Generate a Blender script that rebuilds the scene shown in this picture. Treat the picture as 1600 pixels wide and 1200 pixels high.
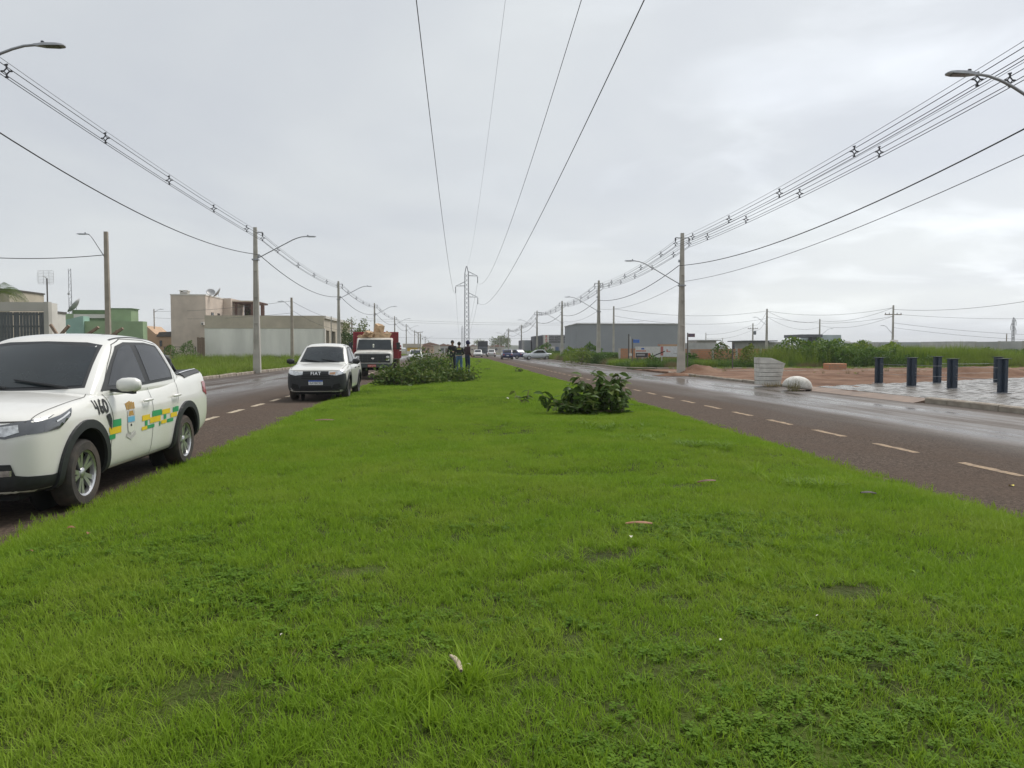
import bpy, bmesh, math, random
import numpy as np
from mathutils import Vector, Matrix
from mathutils.bvhtree import BVHTree
for o in list(bpy.data.objects): bpy.data.objects.remove(o)
S = bpy.context.scene
C = S.collection
R = math.radians
rng = np.random.default_rng(7)
random.seed(7)

# ------------------------------------------------------------------ camera
FPX, HORY, VPX, CAMZ = 1200.0, 546.0, 710.0, 1.5       # of the 1600 x 1200 picture
YAW = math.atan((800 - VPX) / FPX)
PITCH = -math.atan((600 - HORY) / math.hypot(FPX, 800 - VPX) * 1.0)
cam = bpy.data.cameras.new('camera'); camo = bpy.data.objects.new('camera', cam); C.objects.link(camo)
cam.sensor_width = 36.0; cam.lens = 36.0 * FPX / 1600.0; cam.clip_start = 0.05; cam.clip_end = 9000
camo.location = (0, 0, CAMZ)
camo.rotation_euler = (math.pi / 2 + PITCH, 0, -YAW)
S.camera = camo
CM = Matrix.Rotation(-YAW, 3, 'Z') @ Matrix.Rotation(math.pi / 2 + PITCH, 3, 'X')
def ray(px, py):
    return CM @ Vector(((px - 800) / FPX, (600 - py) / FPX, -1.0))
def at(px, py, Y):                      # the point at road distance Y seen at a pixel of the photograph
    d = ray(px, py); t = Y / d.y
    return Vector((d.x * t, Y, CAMZ + d.z * t))
def gnd(px, py, z=0.0):                 # the point of height z seen at a pixel
    d = ray(px, py); t = (z - CAMZ) / d.z
    return Vector((d.x * t, d.y * t, z))

# ------------------------------------------------------------------ sky and light
SUN_EL, SUN_AZ = R(55), R(48)           # azimuth clockwise from the road direction (+Y)
w = bpy.data.worlds.new('World'); S.world = w; w.use_nodes = True
nt = w.node_tree; N = nt.nodes; L = nt.links; N.clear()
def nd(t, **k):
    n = N.new(t)
    for a, b in k.items(): setattr(n, a, b)
    return n
def mth(op, a, b=None, c=None):
    n = nd('ShaderNodeMath', operation=op)
    for i, v in enumerate((a, b, c)):
        if v is None: continue
        if isinstance(v, (int, float)): n.inputs[i].default_value = v
        else: L.new(v, n.inputs[i])
    return n.outputs[0]
sky = nd('ShaderNodeTexSky', sky_type='NISHITA', sun_disc=False, sun_elevation=SUN_EL, sun_rotation=SUN_AZ, air_density=1.0, dust_density=3.0)
tc = nd('ShaderNodeTexCoord'); sep = nd('ShaderNodeSeparateXYZ'); L.new(tc.outputs['Generated'], sep.inputs[0])
zz = mth('ADD', mth('MAXIMUM', sep.outputs[2], 0.0), 0.16)
cmb = nd('ShaderNodeCombineXYZ'); L.new(mth('DIVIDE', sep.outputs[0], zz), cmb.inputs[0]); L.new(mth('DIVIDE', sep.outputs[1], zz), cmb.inputs[1])
n1 = nd('ShaderNodeTexNoise'); n1.inputs['Scale'].default_value = 0.75; n1.inputs['Detail'].default_value = 5; n1.inputs['Roughness'].default_value = 0.5; n1.inputs['Distortion'].default_value = 0.35
L.new(cmb.outputs[0], n1.inputs['Vector'])
n2 = nd('ShaderNodeTexNoise'); n2.inputs['Scale'].default_value = 0.22; n2.inputs['Detail'].default_value = 3
L.new(cmb.outputs[0], n2.inputs['Vector'])
cov = mth('ADD', mth('MULTIPLY', n1.outputs[0], 0.65), mth('MULTIPLY', n2.outputs[0], 0.35))
cr = nd('ShaderNodeValToRGB'); L.new(cov, cr.inputs[0])
cr.color_ramp.elements[0].position = 0.34; cr.color_ramp.elements[0].color = (0.540, 0.568, 0.618, 1)
cr.color_ramp.elements[1].position = 0.67; cr.color_ramp.elements[1].color = (0.715, 0.745, 0.745, 1)
# cloud thins towards the hidden sun, which brightens that part of the sky, and towards the horizon
sdir = Vector((math.sin(SUN_AZ) * math.cos(R(12)), math.cos(SUN_AZ) * math.cos(R(12)), math.sin(R(12))))
dp = nd('ShaderNodeVectorMath', operation='DOT_PRODUCT'); L.new(tc.outputs['Generated'], dp.inputs[0]); dp.inputs[1].default_value = sdir
n3 = nd('ShaderNodeTexNoise'); n3.inputs['Scale'].default_value = 1.7; n3.inputs['Detail'].default_value = 6; n3.inputs['Distortion'].default_value = 0.6; L.new(cmb.outputs[0], n3.inputs['Vector'])
brk = mth('MULTIPLY_ADD', mth('SMOOTH_MAX', mth('SUBTRACT', n3.outputs[0], 0.50), 0.0, 0.05), 1.8, 0.22)      # thin places in the cloud deck
glow = mth('MULTIPLY', mth('POWER', mth('MAXIMUM', dp.outputs['Value'], 0.0), 5.0), brk)
hor = mth('MULTIPLY', mth('POWER', mth('SUBTRACT', 1.0, mth('MAXIMUM', sep.outputs[2], 0.0)), 9.0), 0.13)
gain = mth('ADD', mth('ADD', glow, hor), 0.94)
sc = nd('ShaderNodeVectorMath', operation='SCALE'); L.new(cr.outputs[0], sc.inputs[0]); L.new(gain, sc.inputs['Scale'])
sk = nd('ShaderNodeVectorMath', operation='SCALE'); L.new(sky.outputs[0], sk.inputs[0]); sk.inputs['Scale'].default_value = 0.10
mx = nd('ShaderNodeMix', data_type='RGBA'); mx.inputs[0].default_value = 0.92
L.new(sk.outputs[0], mx.inputs[6]); L.new(sc.outputs[0], mx.inputs[7])
bg = nd('ShaderNodeBackground'); L.new(mx.outputs[2], bg.inputs[0]); bg.inputs[1].default_value = 0.58
ow = nd('ShaderNodeOutputWorld'); L.new(bg.outputs[0], ow.inputs[0])
sl = bpy.data.lights.new('sun', 'SUN'); sl.energy = 1.5; sl.angle = R(30); sl.color = (1.0, 0.965, 0.91)
so = bpy.data.objects.new('sun', sl); C.objects.link(so)
so.rotation_euler = Vector((-math.sin(SUN_AZ) * math.cos(SUN_EL), -math.cos(SUN_AZ) * math.cos(SUN_EL), -math.sin(SUN_EL))).to_track_quat('-Z', 'Y').to_euler()
S.view_settings.view_transform = 'Standard'; S.view_settings.look = 'None'; S.view_settings.exposure = 1.0; S.view_settings.gamma = 1.0
S.view_settings.use_curve_mapping = False
S.cycles.max_bounces = 5; S.cycles.diffuse_bounces = 3; S.cycles.glossy_bounces = 3; S.cycles.transmission_bounces = 3; S.cycles.volume_bounces = 0

# ------------------------------------------------------------------ materials
MATS = {}
def pm(name, col, rough=0.6, metal=0.0, var=0.12, scale=6.0, bump=0.0, coat=0.0, spec=0.5, dirt=None, stretch=None, bscale=None):
    """procedural painted / mineral surface: two noises vary colour, gloss and relief; dirt = (colour, amount)"""
    if name in MATS: return MATS[name]
    m = bpy.data.materials.new(name); m.use_nodes = True; t = m.node_tree; b = t.nodes['Principled BSDF']
    b.inputs['Metallic'].default_value = metal; b.inputs['Coat Weight'].default_value = coat; b.inputs['Coat Roughness'].default_value = 0.06
    b.inputs['Specular IOR Level'].default_value = spec
    co = t.nodes.new('ShaderNodeTexCoord'); src = co.outputs['Object']
    if stretch:
        mp = t.nodes.new('ShaderNodeMapping'); mp.inputs['Scale'].default_value = stretch; t.links.new(src, mp.inputs[0]); src = mp.outputs[0]
    n = t.nodes.new('ShaderNodeTexNoise'); n.inputs['Scale'].default_value = scale; n.inputs['Detail'].default_value = 6; t.links.new(src, n.inputs['Vector'])
    r = t.nodes.new('ShaderNodeValToRGB'); t.links.new(n.outputs[0], r.inputs[0])
    r.color_ramp.elements[0].position = 0.3; r.color_ramp.elements[1].position = 0.7
    r.color_ramp.elements[0].color = tuple(c * (1 - var) for c in col) + (1,); r.color_ramp.elements[1].color = tuple(min(1, c * (1 + var)) for c in col) + (1,)
    out = r.outputs[0]
    if dirt:
        n3 = t.nodes.new('ShaderNodeTexNoise'); n3.inputs['Scale'].default_value = scale * 0.35; n3.inputs['Detail'].default_value = 8; n3.inputs['Roughness'].default_value = 0.65; t.links.new(src, n3.inputs['Vector'])
        r3 = t.nodes.new('ShaderNodeValToRGB'); r3.color_ramp.elements[0].position = 0.45; r3.color_ramp.elements[1].position = 0.75; t.links.new(n3.outputs[0], r3.inputs[0])
        k = t.nodes.new('ShaderNodeMath'); k.operation = 'MULTIPLY'; k.inputs[1].default_value = dirt[1]; t.links.new(r3.outputs[0], k.inputs[0])
        x = t.nodes.new('ShaderNodeMix'); x.data_type = 'RGBA'; t.links.new(k.outputs[0], x.inputs[0]); t.links.new(out, x.inputs[6]); x.inputs[7].default_value = dirt[0] + (1,)
        out = x.outputs[2]
    t.links.new(out, b.inputs['Base Color'])
    rr = t.nodes.new('ShaderNodeMapRange'); rr.inputs[3].default_value = max(0.02, rough * 0.85); rr.inputs[4].default_value = min(1, rough * 1.15); t.links.new(n.outputs[0], rr.inputs[0]); t.links.new(rr.outputs[0], b.inputs['Roughness'])
    if bump:
        nb = t.nodes.new('ShaderNodeTexNoise'); nb.inputs['Scale'].default_value = bscale or scale * 5; nb.inputs['Detail'].default_value = 4; t.links.new(src, nb.inputs['Vector'])
        bp = t.nodes.new('ShaderNodeBump'); bp.inputs['Strength'].default_value = bump; bp.inputs['Distance'].default_value = 0.02; t.links.new(nb.outputs[0], bp.inputs['Height']); t.links.new(bp.outputs[0], b.inputs['Normal'])
    MATS[name] = m; return m
def leafmat(name, c1, c2, trans=0.3, rough=0.5, patch=None):
    """foliage: colour varies by piece and in patches over the ground, some light passes through the blade"""
    if name in MATS: return MATS[name]
    m = bpy.data.materials.new(name); m.use_nodes = True; t = m.node_tree; b = t.nodes['Principled BSDF']; o = t.nodes['Material Output']
    b.inputs['Roughness'].default_value = rough; b.inputs['Specular IOR Level'].default_value = 0.16
    g = t.nodes.new('ShaderNodeNewGeometry'); oi = t.nodes.new('ShaderNodeObjectInfo')
    a = t.nodes.new('ShaderNodeMath'); a.operation = 'ADD'; a.use_clamp = True
    k1 = t.nodes.new('ShaderNodeMath'); k1.operation = 'MULTIPLY'; k1.inputs[1].default_value = 0.55; t.links.new(g.outputs['Random Per Island'], k1.inputs[0])
    k2 = t.nodes.new('ShaderNodeMath'); k2.operation = 'MULTIPLY'; k2.inputs[1].default_value = 0.45; t.links.new(oi.outputs['Random'], k2.inputs[0])
    t.links.new(k1.outputs[0], a.inputs[0]); t.links.new(k2.outputs[0], a.inputs[1])
    x = t.nodes.new('ShaderNodeMix'); x.data_type = 'RGBA'; x.inputs[6].default_value = c1 + (1,); x.inputs[7].default_value = c2 + (1,); t.links.new(a.outputs[0], x.inputs[0])
    out = x.outputs[2]
    if patch:
        n = t.nodes.new('ShaderNodeTexNoise'); n.inputs['Scale'].default_value = patch[1]; n.inputs['Detail'].default_value = 5; t.links.new(g.outputs['Position'], n.inputs['Vector'])
        r = t.nodes.new('ShaderNodeValToRGB'); r.color_ramp.elements[0].position = 0.42; r.color_ramp.elements[1].position = 0.66; t.links.new(n.outputs[0], r.inputs[0])
        kk = t.nodes.new('ShaderNodeMath'); kk.operation = 'MULTIPLY'; kk.inputs[1].default_value = patch[2]; t.links.new(r.outputs[0], kk.inputs[0])
        y = t.nodes.new('ShaderNodeMix'); y.data_type = 'RGBA'; t.links.new(kk.outputs[0], y.inputs[0]); t.links.new(out, y.inputs[6]); y.inputs[7].default_value = patch[0] + (1,)
        out = y.outputs[2]
    t.links.new(out, b.inputs['Base Color'])
    tr = t.nodes.new('ShaderNodeBsdfTranslucent'); t.links.new(out, tr.inputs[0])
    ms = t.nodes.new('ShaderNodeMixShader'); ms.inputs[0].default_value = trans; t.links.new(b.outputs[0], ms.inputs[1]); t.links.new(tr.outputs[0], ms.inputs[2]); t.links.new(ms.outputs[0], o.inputs[0])
    MATS[name] = m; return m

# ------------------------------------------------------------------ mesh helpers
def tag(o, label=None, cat=None, group=None, kind=None):
    if label: o['label'] = label
    if cat: o['category'] = cat
    if group: o['group'] = group
    if kind: o['kind'] = kind
    return o
def empty(name, loc=(0, 0, 0), rz=0.0, label=None, cat=None, group=None):
    o = bpy.data.objects.new(name, None); C.objects.link(o); o.location = loc; o.rotation_euler = (0, 0, rz); o.empty_display_size = 0.2
    return tag(o, label, cat, group)
def link_mesh(name, me, parent=None):
    o = bpy.data.objects.new(name, me); C.objects.link(o)
    if parent: o.parent = parent
    return o
class MB:
    def __init__(s): s.v = []; s.f = []; s.mi = []; s.m = 0
    def add(s, vs, fs):
        k = len(s.v); s.v += [tuple(p) for p in vs]
        for f in fs: s.f.append(tuple(k + i for i in f)); s.mi.append(s.m)
        return s
    def box(s, x0, x1, y0, y1, z0, z1, M=None):
        vs = [Vector(p) for p in ((x0, y0, z0), (x1, y0, z0), (x1, y1, z0), (x0, y1, z0), (x0, y0, z1), (x1, y0, z1), (x1, y1, z1), (x0, y1, z1))]
        if M: vs = [M @ p for p in vs]
        return s.add(vs, [(3, 2, 1, 0), (4, 5, 6, 7), (0, 1, 5, 4), (1, 2, 6, 5), (2, 3, 7, 6), (3, 0, 4, 7)])
    def bar(s, a, b, wd, ht=None, up=Vector((0, 0, 1)), w2=None, h2=None):        # square bar between two points
        a = Vector(a); b = Vector(b); ht = ht or wd; w2 = wd if w2 is None else w2; h2 = ht if h2 is None else h2; d = (b - a).normalized()
        u = d.cross(up)
        if u.length < 1e-4: u = d.cross(Vector((1, 0, 0)))
        u.normalize(); v = u.cross(d)
        vs = [p + u * sx * ww / 2 + v * sy * hh / 2 for p, ww, hh in ((a, wd, ht), (b, w2, h2)) for sx, sy in ((-1, -1), (1, -1), (1, 1), (-1, 1))]
        return s.add(vs, [(0, 1, 2, 3), (7, 6, 5, 4), (0, 4, 5, 1), (1, 5, 6, 2), (2, 6, 7, 3), (3, 7, 4, 0)])
    def tube(s, pts, r, n=8, cap=True):
        pts = [Vector(p) for p in pts]; k = len(pts); rs = r if isinstance(r, (list, tuple)) else [r] * k
        rings = []; pu = None
        for i, p in enumerate(pts):
            d = (pts[min(i + 1, k - 1)] - pts[max(i - 1, 0)]).normalized()
            u = pu - d * pu.dot(d) if pu is not None else d.cross(Vector((0, 0, 1)))
            if u.length < 1e-4: u = d.cross(Vector((1, 0, 0)))
            u.normalize(); pu = u; v = d.cross(u)
            rings += [p + (u * math.cos(a) + v * math.sin(a)) * rs[i] for a in [2 * math.pi * j / n for j in range(n)]]
        fs = [(i * n + j, i * n + (j + 1) % n, (i + 1) * n + (j + 1) % n, (i + 1) * n + j) for i in range(k - 1) for j in range(n)]
        if cap: fs += [tuple(range(n))[::-1], tuple(range((k - 1) * n, k * n))]
        return s.add(rings, fs)
    def lathe(s, prof, n=16, o=(0, 0, 0), ax='z', cap=True):         # prof = [(radius, height)]
        vs = []
        for r, h in prof:
            for j in range(n):
                a = 2 * math.pi * j / n; c, q = r * math.cos(a), r * math.sin(a)
                vs.append(Vector(o) + Vector((c, q, h) if ax == 'z' else (c, h, q) if ax == 'y' else (h, c, q)))
        k = len(prof)
        fs = [(i * n + j, i * n + (j + 1) % n, (i + 1) * n + (j + 1) % n, (i + 1) * n + j) for i in range(k - 1) for j in range(n)]
        if cap: fs += [tuple(range(n))[::-1], tuple(range((k - 1) * n, k * n))]
        return s.add(vs, fs)
    def prism(s, poly, d0, d1, ax='y'):      # polygon in the plane across an axis, pushed along it
        k = len(poly); f = {'y': lambda p, d: (p[0], d, p[1]), 'x': lambda p, d: (d, p[0], p[1]), 'z': lambda p, d: (p[0], p[1], d)}[ax]
        return s.add([f(p, d0) for p in poly] + [f(p, d1) for p in poly], [tuple(range(k)), tuple(range(k, 2 * k))[::-1]] + [(i, k + i, k + (i + 1) % k, (i + 1) % k) for i in range(k)])
    def grid(s, P):                            # P[i][j] points
        a, b = len(P), len(P[0])
        return s.add([p for r in P for p in r], [(i * b + j, i * b + j + 1, (i + 1) * b + j + 1, (i + 1) * b + j) for i in range(a - 1) for j in range(b - 1)])
    def mesh(s, name, mats, smooth=None, fix=True):
        me = bpy.data.meshes.new(name); me.from_pydata([tuple(p) for p in s.v], [], s.f)
        for m in (mats if isinstance(mats, (list, tuple)) else [mats]): me.materials.append(m)
        if any(s.mi): me.polygons.foreach_set('material_index', s.mi)
        if fix:
            bm = bmesh.new(); bm.from_mesh(me); bmesh.ops.recalc_face_normals(bm, faces=bm.faces); bm.to_mesh(me); bm.free()
        if smooth is not None:
            me.shade_smooth()
            if smooth < 180: me.set_sharp_from_angle(angle=R(smooth))
        me.update(); return me
    def build(s, name, mats, parent=None, smooth=None, bevel=0.0, fix=True):
        me = s.mesh(name, mats, smooth, fix); o = link_mesh(name, me, parent)
        if bevel:
            md = o.modifiers.new('bevel', 'BEVEL'); md.width = bevel; md.segments = 2; md.limit_method = 'ANGLE'; md.angle_limit = R(35)
        return o
def copy_tree(o, parent=None):
    c = o.copy(); C.objects.link(c)
    if parent: c.parent = parent
    for ch in list(o.children): copy_tree(ch, c)
    return c
def bake(o):                                   # modifiers applied: mesh of the evaluated object
    dg = bpy.context.evaluated_depsgraph_get(); dg.update()
    me = bpy.data.meshes.new_from_object(o.evaluated_get(dg)); o.modifiers.clear(); o.data = me; return o
def text_mesh(txt, size=1.0, bold=0.0, spacing=1.0):      # flat lettering in the XY plane, centred
    cu = bpy.data.curves.new('lettering', 'FONT'); cu.body = txt; cu.size = size; cu.align_x = 'CENTER'; cu.align_y = 'CENTER'; cu.offset = bold; cu.space_character = spacing
    o = bpy.data.objects.new('lettering', cu); C.objects.link(o)
    dg = bpy.context.evaluated_depsgraph_get(); dg.update(); me = bpy.data.meshes.new_from_object(o.evaluated_get(dg))
    bpy.data.objects.remove(o); bpy.data.curves.remove(cu); return me
def lettering(name, txt, size, M, mat, parent=None, bold=0.0, depth=0.0, spacing=1.0):
    me = text_mesh(txt, size, bold, spacing); me.transform(M); me.materials.clear(); me.materials.append(mat); return link_mesh(name, me, parent)
def facing(origin, xdir, up=Vector((0, 0, 1))):          # matrix that stands flat lettering up: x along xdir, y up
    x = Vector(xdir).normalized(); z = x.cross(up).normalized(); return Matrix.Translation(origin) @ Matrix((x, up, z)).transposed().to_4x4()
def fbm(x, y, seed=0, oct=4):                  # cheap smooth noise for relief
    r = np.random.default_rng(seed); s = 0.0; a = 1.0; f = 1.0
    for _ in range(oct):
        p = r.uniform(0, 6.28, 6); th = r.uniform(0, 6.28)
        u = x * math.cos(th) + y * math.sin(th); v = -x * math.sin(th) + y * math.cos(th)
        s = s + a * (np.sin(f * u + p[0] + 1.3 * np.sin(f * .7 * v + p[1])) * np.cos(f * .9 * v + p[2] + np.sin(f * .6 * u + p[3])))
        a *= 0.5; f *= 2.1
    return s / 2
# ------------------------------------------------------------------ ground, roads, kerbs
XL, XR = -3.3, 4.76            # edges of the grassed median
KL, KR = -11.6, 13.2           # outer kerbs
YEND = 118.0
def asphalt(name, wet, xm):
    m = bpy.data.materials.new(name); m.use_nodes = True; t = m.node_tree; b = t.nodes['Principled BSDF']; lk = t.links.new
    co = t.nodes.new('ShaderNodeNewGeometry'); P = co.outputs['Position']
    def noise(sc, det, stretch=None, rgh=0.5):
        src = P
        if stretch: mp = t.nodes.new('ShaderNodeMapping'); mp.inputs['Scale'].default_value = stretch; lk(P, mp.inputs[0]); src = mp.outputs[0]
        n = t.nodes.new('ShaderNodeTexNoise'); n.inputs['Scale'].default_value = sc; n.inputs['Detail'].default_value = det; n.inputs['Roughness'].default_value = rgh; lk(src, n.inputs['Vector']); return n.outputs[0]
    def ramp(v, a, ca, bpos, cb):
        r = t.nodes.new('ShaderNodeValToRGB'); r.color_ramp.elements[0].position = a; r.color_ramp.elements[0].color = ca; r.color_ramp.elements[1].position = bpos; r.color_ramp.elements[1].color = cb; lk(v, r.inputs[0]); return r.outputs[0]
    def mix(f, a, c, mode='MIX'):
        x = t.nodes.new('ShaderNodeMix'); x.data_type = 'RGBA'; x.blend_type = mode
        for i, v in ((0, f), (6, a), (7, c)):
            if isinstance(v, (int, float)): x.inputs[i].default_value = v
            elif isinstance(v, tuple): x.inputs[i].default_value = v
            else: lk(v, x.inputs[i])
        return x.outputs[2]
    vor = t.nodes.new('ShaderNodeTexVoronoi'); vor.inputs['Scale'].default_value = 38.0; lk(P, vor.inputs['Vector'])
    agg = ramp(vor.outputs['Color'], 0.1, (0.026, 0.019, 0.015, 1), 0.95, (0.165, 0.120, 0.090, 1))
    fine = noise(220, 3); agg = mix(0.35, agg, ramp(fine, 0.3, (0.02, 0.016, 0.014, 1), 0.7, (0.120, 0.095, 0.078, 1)))
    big = noise(0.55, 5); agg = mix(ramp(big, 0.35, (0, 0, 0, 1), 0.7, (0.55, 0.55, 0.55, 1)), agg, (0.085, 0.058, 0.042, 1))
    # driving lane: finer, worn, greyer and wet; the parking strip keeps its loose reddish grit
    sx = t.nodes.new('ShaderNodeSeparateXYZ'); lk(P, sx.inputs[0])
    df = t.nodes.new('ShaderNodeMath'); df.operation = 'SUBTRACT'; lk(sx.outputs[0], df.inputs[0]); df.inputs[1].default_value = xm
    ab = t.nodes.new('ShaderNodeMath'); ab.operation = 'MULTIPLY'; lk(df.outputs[0], ab.inputs[0]); ab.inputs[1].default_value = math.copysign(1, xm)
    wob = t.nodes.new('ShaderNodeMath'); wob.operation = 'MULTIPLY_ADD'; lk(noise(0.6, 4, (1, .18, 1)), wob.inputs[0]); wob.inputs[1].default_value = 3.4; wob.inputs[2].default_value = -1.9
    ad = t.nodes.new('ShaderNodeMath'); ad.operation = 'ADD'; lk(ab.outputs[0], ad.inputs[0]); lk(wob.outputs[0], ad.inputs[1])
    lane = ramp(ad.outputs[0], 0.0, (0, 0, 0, 1), 1.0, (1, 1, 1, 1))
    worn = mix(noise(1.2, 6, (1, .1, 1)), (0.036, 0.029, 0.025, 1), (0.078, 0.062, 0.051, 1))
    col = mix(lane, agg, mix(0.5, worn, agg)); lk(col, b.inputs['Base Color'])
    streak = mix(0.4, noise(0.9, 6, (1.0, 0.05, 1), 0.6), noise(0.35, 6, (1.0, 0.25, 1), 0.6)); film = ramp(streak, 0.39, (0, 0, 0, 1), 0.54, (1, 1, 1, 1))
    b1 = t.nodes.new('ShaderNodeMapRange'); b1.interpolation_type = 'SMOOTHSTEP'; b1.inputs[1].default_value = 0.8; b1.inputs[2].default_value = 3.2; lk(ad.outputs[0], b1.inputs[0])
    b2 = t.nodes.new('ShaderNodeMapRange'); b2.interpolation_type = 'SMOOTHSTEP'; b2.inputs[1].default_value = 6.4; b2.inputs[2].default_value = 4.6; lk(ad.outputs[0], b2.inputs[0])
    fl = mix(1.0, mix(1.0, mix(1.0, lane, film, 'MULTIPLY'), b1.outputs[0], 'MULTIPLY'), b2.outputs[0], 'MULTIPLY')          # water stands in the wheel tracks
    rg = mix(fl, mix(lane, (0.92,) * 3 + (1,), (0.80,) * 3 + (1,)), (wet,) * 3 + (1,)); lk(rg, b.inputs['Roughness'])
    sp = mix(lane, (0.12,) * 3 + (1,), (0.22,) * 3 + (1,)); sp = mix(fl, sp, (0.6,) * 3 + (1,)); lk(sp, b.inputs['Specular IOR Level'])
    bs = mix(fl, (0.9,) * 3 + (1,), (0.05,) * 3 + (1,))
    bp = t.nodes.new('ShaderNodeBump'); bp.inputs['Distance'].default_value = 0.012; lk(bs, bp.inputs['Strength']); lk(mix(0.5, vor.outputs['Distance'], fine), bp.inputs['Height']); lk(bp.outputs[0], b.inputs['Normal'])
    return m
def soil(name, c1, c2, c3, scale=0.5, bump=0.6):
    m = bpy.data.materials.new(name); m.use_nodes = True; t = m.node_tree; b = t.nodes['Principled BSDF']; lk = t.links.new
    g = t.nodes.new('ShaderNodeNewGeometry'); n = t.nodes.new('ShaderNodeTexNoise'); n.inputs['Scale'].default_value = scale; n.inputs['Detail'].default_value = 9; n.inputs['Roughness'].default_value = 0.62; lk(g.outputs['Position'], n.inputs['Vector'])
    r = t.nodes.new('ShaderNodeValToRGB'); e = r.color_ramp.elements; e[0].position = 0.36; e[0].color = c1 + (1,); e[1].position = 0.64; e[1].color = c3 + (1,); q = e.new(0.5); q.color = c2 + (1,); lk(n.outputs[0], r.inputs[0]); lk(r.outputs[0], b.inputs['Base Color'])
    b.inputs['Roughness'].default_value = 0.9; b.inputs['Specular IOR Level'].default_value = 0.2
    n2 = t.nodes.new('ShaderNodeTexNoise'); n2.inputs['Scale'].default_value = 14; n2.inputs['Detail'].default_value = 6; lk(g.outputs['Position'], n2.inputs['Vector'])
    bp = t.nodes.new('ShaderNodeBump'); bp.inputs['Strength'].default_value = bump; bp.inputs['Distance'].default_value = 0.06; lk(n2.outputs[0], bp.inputs['Height']); lk(bp.outputs[0], b.inputs['Normal'])
    return m
M_field = soil('field_ground', (0.060, 0.075, 0.030), (0.085, 0.085, 0.042), (0.14, 0.105, 0.068), 0.05)
M_dirt = soil('red_dirt', (0.105, 0.052, 0.030), (0.165, 0.088, 0.052), (0.235, 0.145, 0.095), 0.55, 1.0)
M_verge = soil('verge_soil', (0.055, 0.062, 0.024), (0.075, 0.08, 0.03), (0.12, 0.085, 0.05), 0.5)
M_conc = pm('concrete', (0.34, 0.315, 0.275), 0.85, var=.2, scale=3, bump=.5, dirt=((0.13, 0.11, 0.09), .6))
M_kerb = pm('kerb_concrete', (0.33, 0.29, 0.235), 0.85, var=.25, scale=4, bump=.6, dirt=((0.17, 0.10, 0.07), .75))

mb = MB(); ys = [-60, -20, 20, 60, 120, 200, 300, 450, 700, 1100, 1800, 3200]; xs = [-2600, -1200, -600, -300, -150, -60, 0, 60, 150, 300, 600, 1200, 2600]
mb.grid([[(x, y, -0.05) for x in xs] for y in ys]); g = mb.build('ground', M_field); tag(g, kind='structure')
def road(name, x0, x1, y0, y1, mat, crown):
    mb = MB(); ysr = np.linspace(y0, y1, 60); xsr = np.linspace(x0, x1, 10)
    mb.grid([[(x, y, crown(x)) for x in xsr] for y in ysr]); o = mb.build(name, mat, smooth=180); tag(o, kind='structure'); return o
zl_left = lambda x: 0.10 * max(0.0, (-5.5 - x) / 6.1)          # the left carriageway rises a little to its kerb
zl_right = lambda x: 0.0
M_asl = asphalt('wet_asphalt_left', 0.20, -5.3); M_asr = asphalt('wet_asphalt_right', 0.14, 6.7)
road_l = road('road_left', KL, XL + 0.6, -8, 320, M_asl, zl_left)
road_r = road('road_right', XR - 0.6, KR, -8, 320, M_asr, zl_right)
M_tan = pm('faded_lane_paint', (0.32, 0.225, 0.135), 0.85, var=.35, scale=26, dirt=((0.07, 0.05, 0.04), 1.0)); M_cream = pm('cream_lane_paint', (0.46, 0.38, 0.27), 0.85, var=.3, scale=26, dirt=((0.08, 0.06, 0.05), 1.0))
for parent, x, zf, mat, y0, w_ in ((road_r, 6.7, zl_right, M_tan, 8.55, .13), (road_l, -5.3, zl_left, M_cream, 10.2, .14)):
    base = None
    for k in range(-2, 46):
        y = y0 + 2.08 * k
        me = None
        mb = MB(); n = 9; a = rng.normal(0, .012, n); b_ = rng.normal(0, .012, n)
        mb.grid([[(x - w_ / 2 + a[i], y + 1.12 * i / (n - 1), 0.004 + zf(x)), (x + w_ / 2 + b_[i], y + 1.12 * i / (n - 1), 0.004 + zf(x))] for i in range(n)])
        mb.build('lane_dash', mat, parent)
# soil washed out along the two edges of the median
for nm_, xe, sg, sd_ in (('gutter_soil_left', XL, -1, 61), ('gutter_soil_right', XR, 1, 62)):
    mb = MB(); P = []
    for y in np.arange(-2, 70, .12):
        o_ = xe + sg * (.10 + .16 * max(0., float(fbm(np.array(y * 1.7), np.array(0.), sd_)) + .55) + .05 * float(fbm(np.array(y * 9.), np.array(3.), sd_ + 4))); P.append([(xe - sg * .35, y, .0045), (o_, y, .0045)])
    mb.grid(P); tag(mb.build(nm_, pm('gutter_soil', (.105, .062, .038), .9, var=.35, scale=5, bump=.8, bscale=40)), kind='structure')
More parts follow.
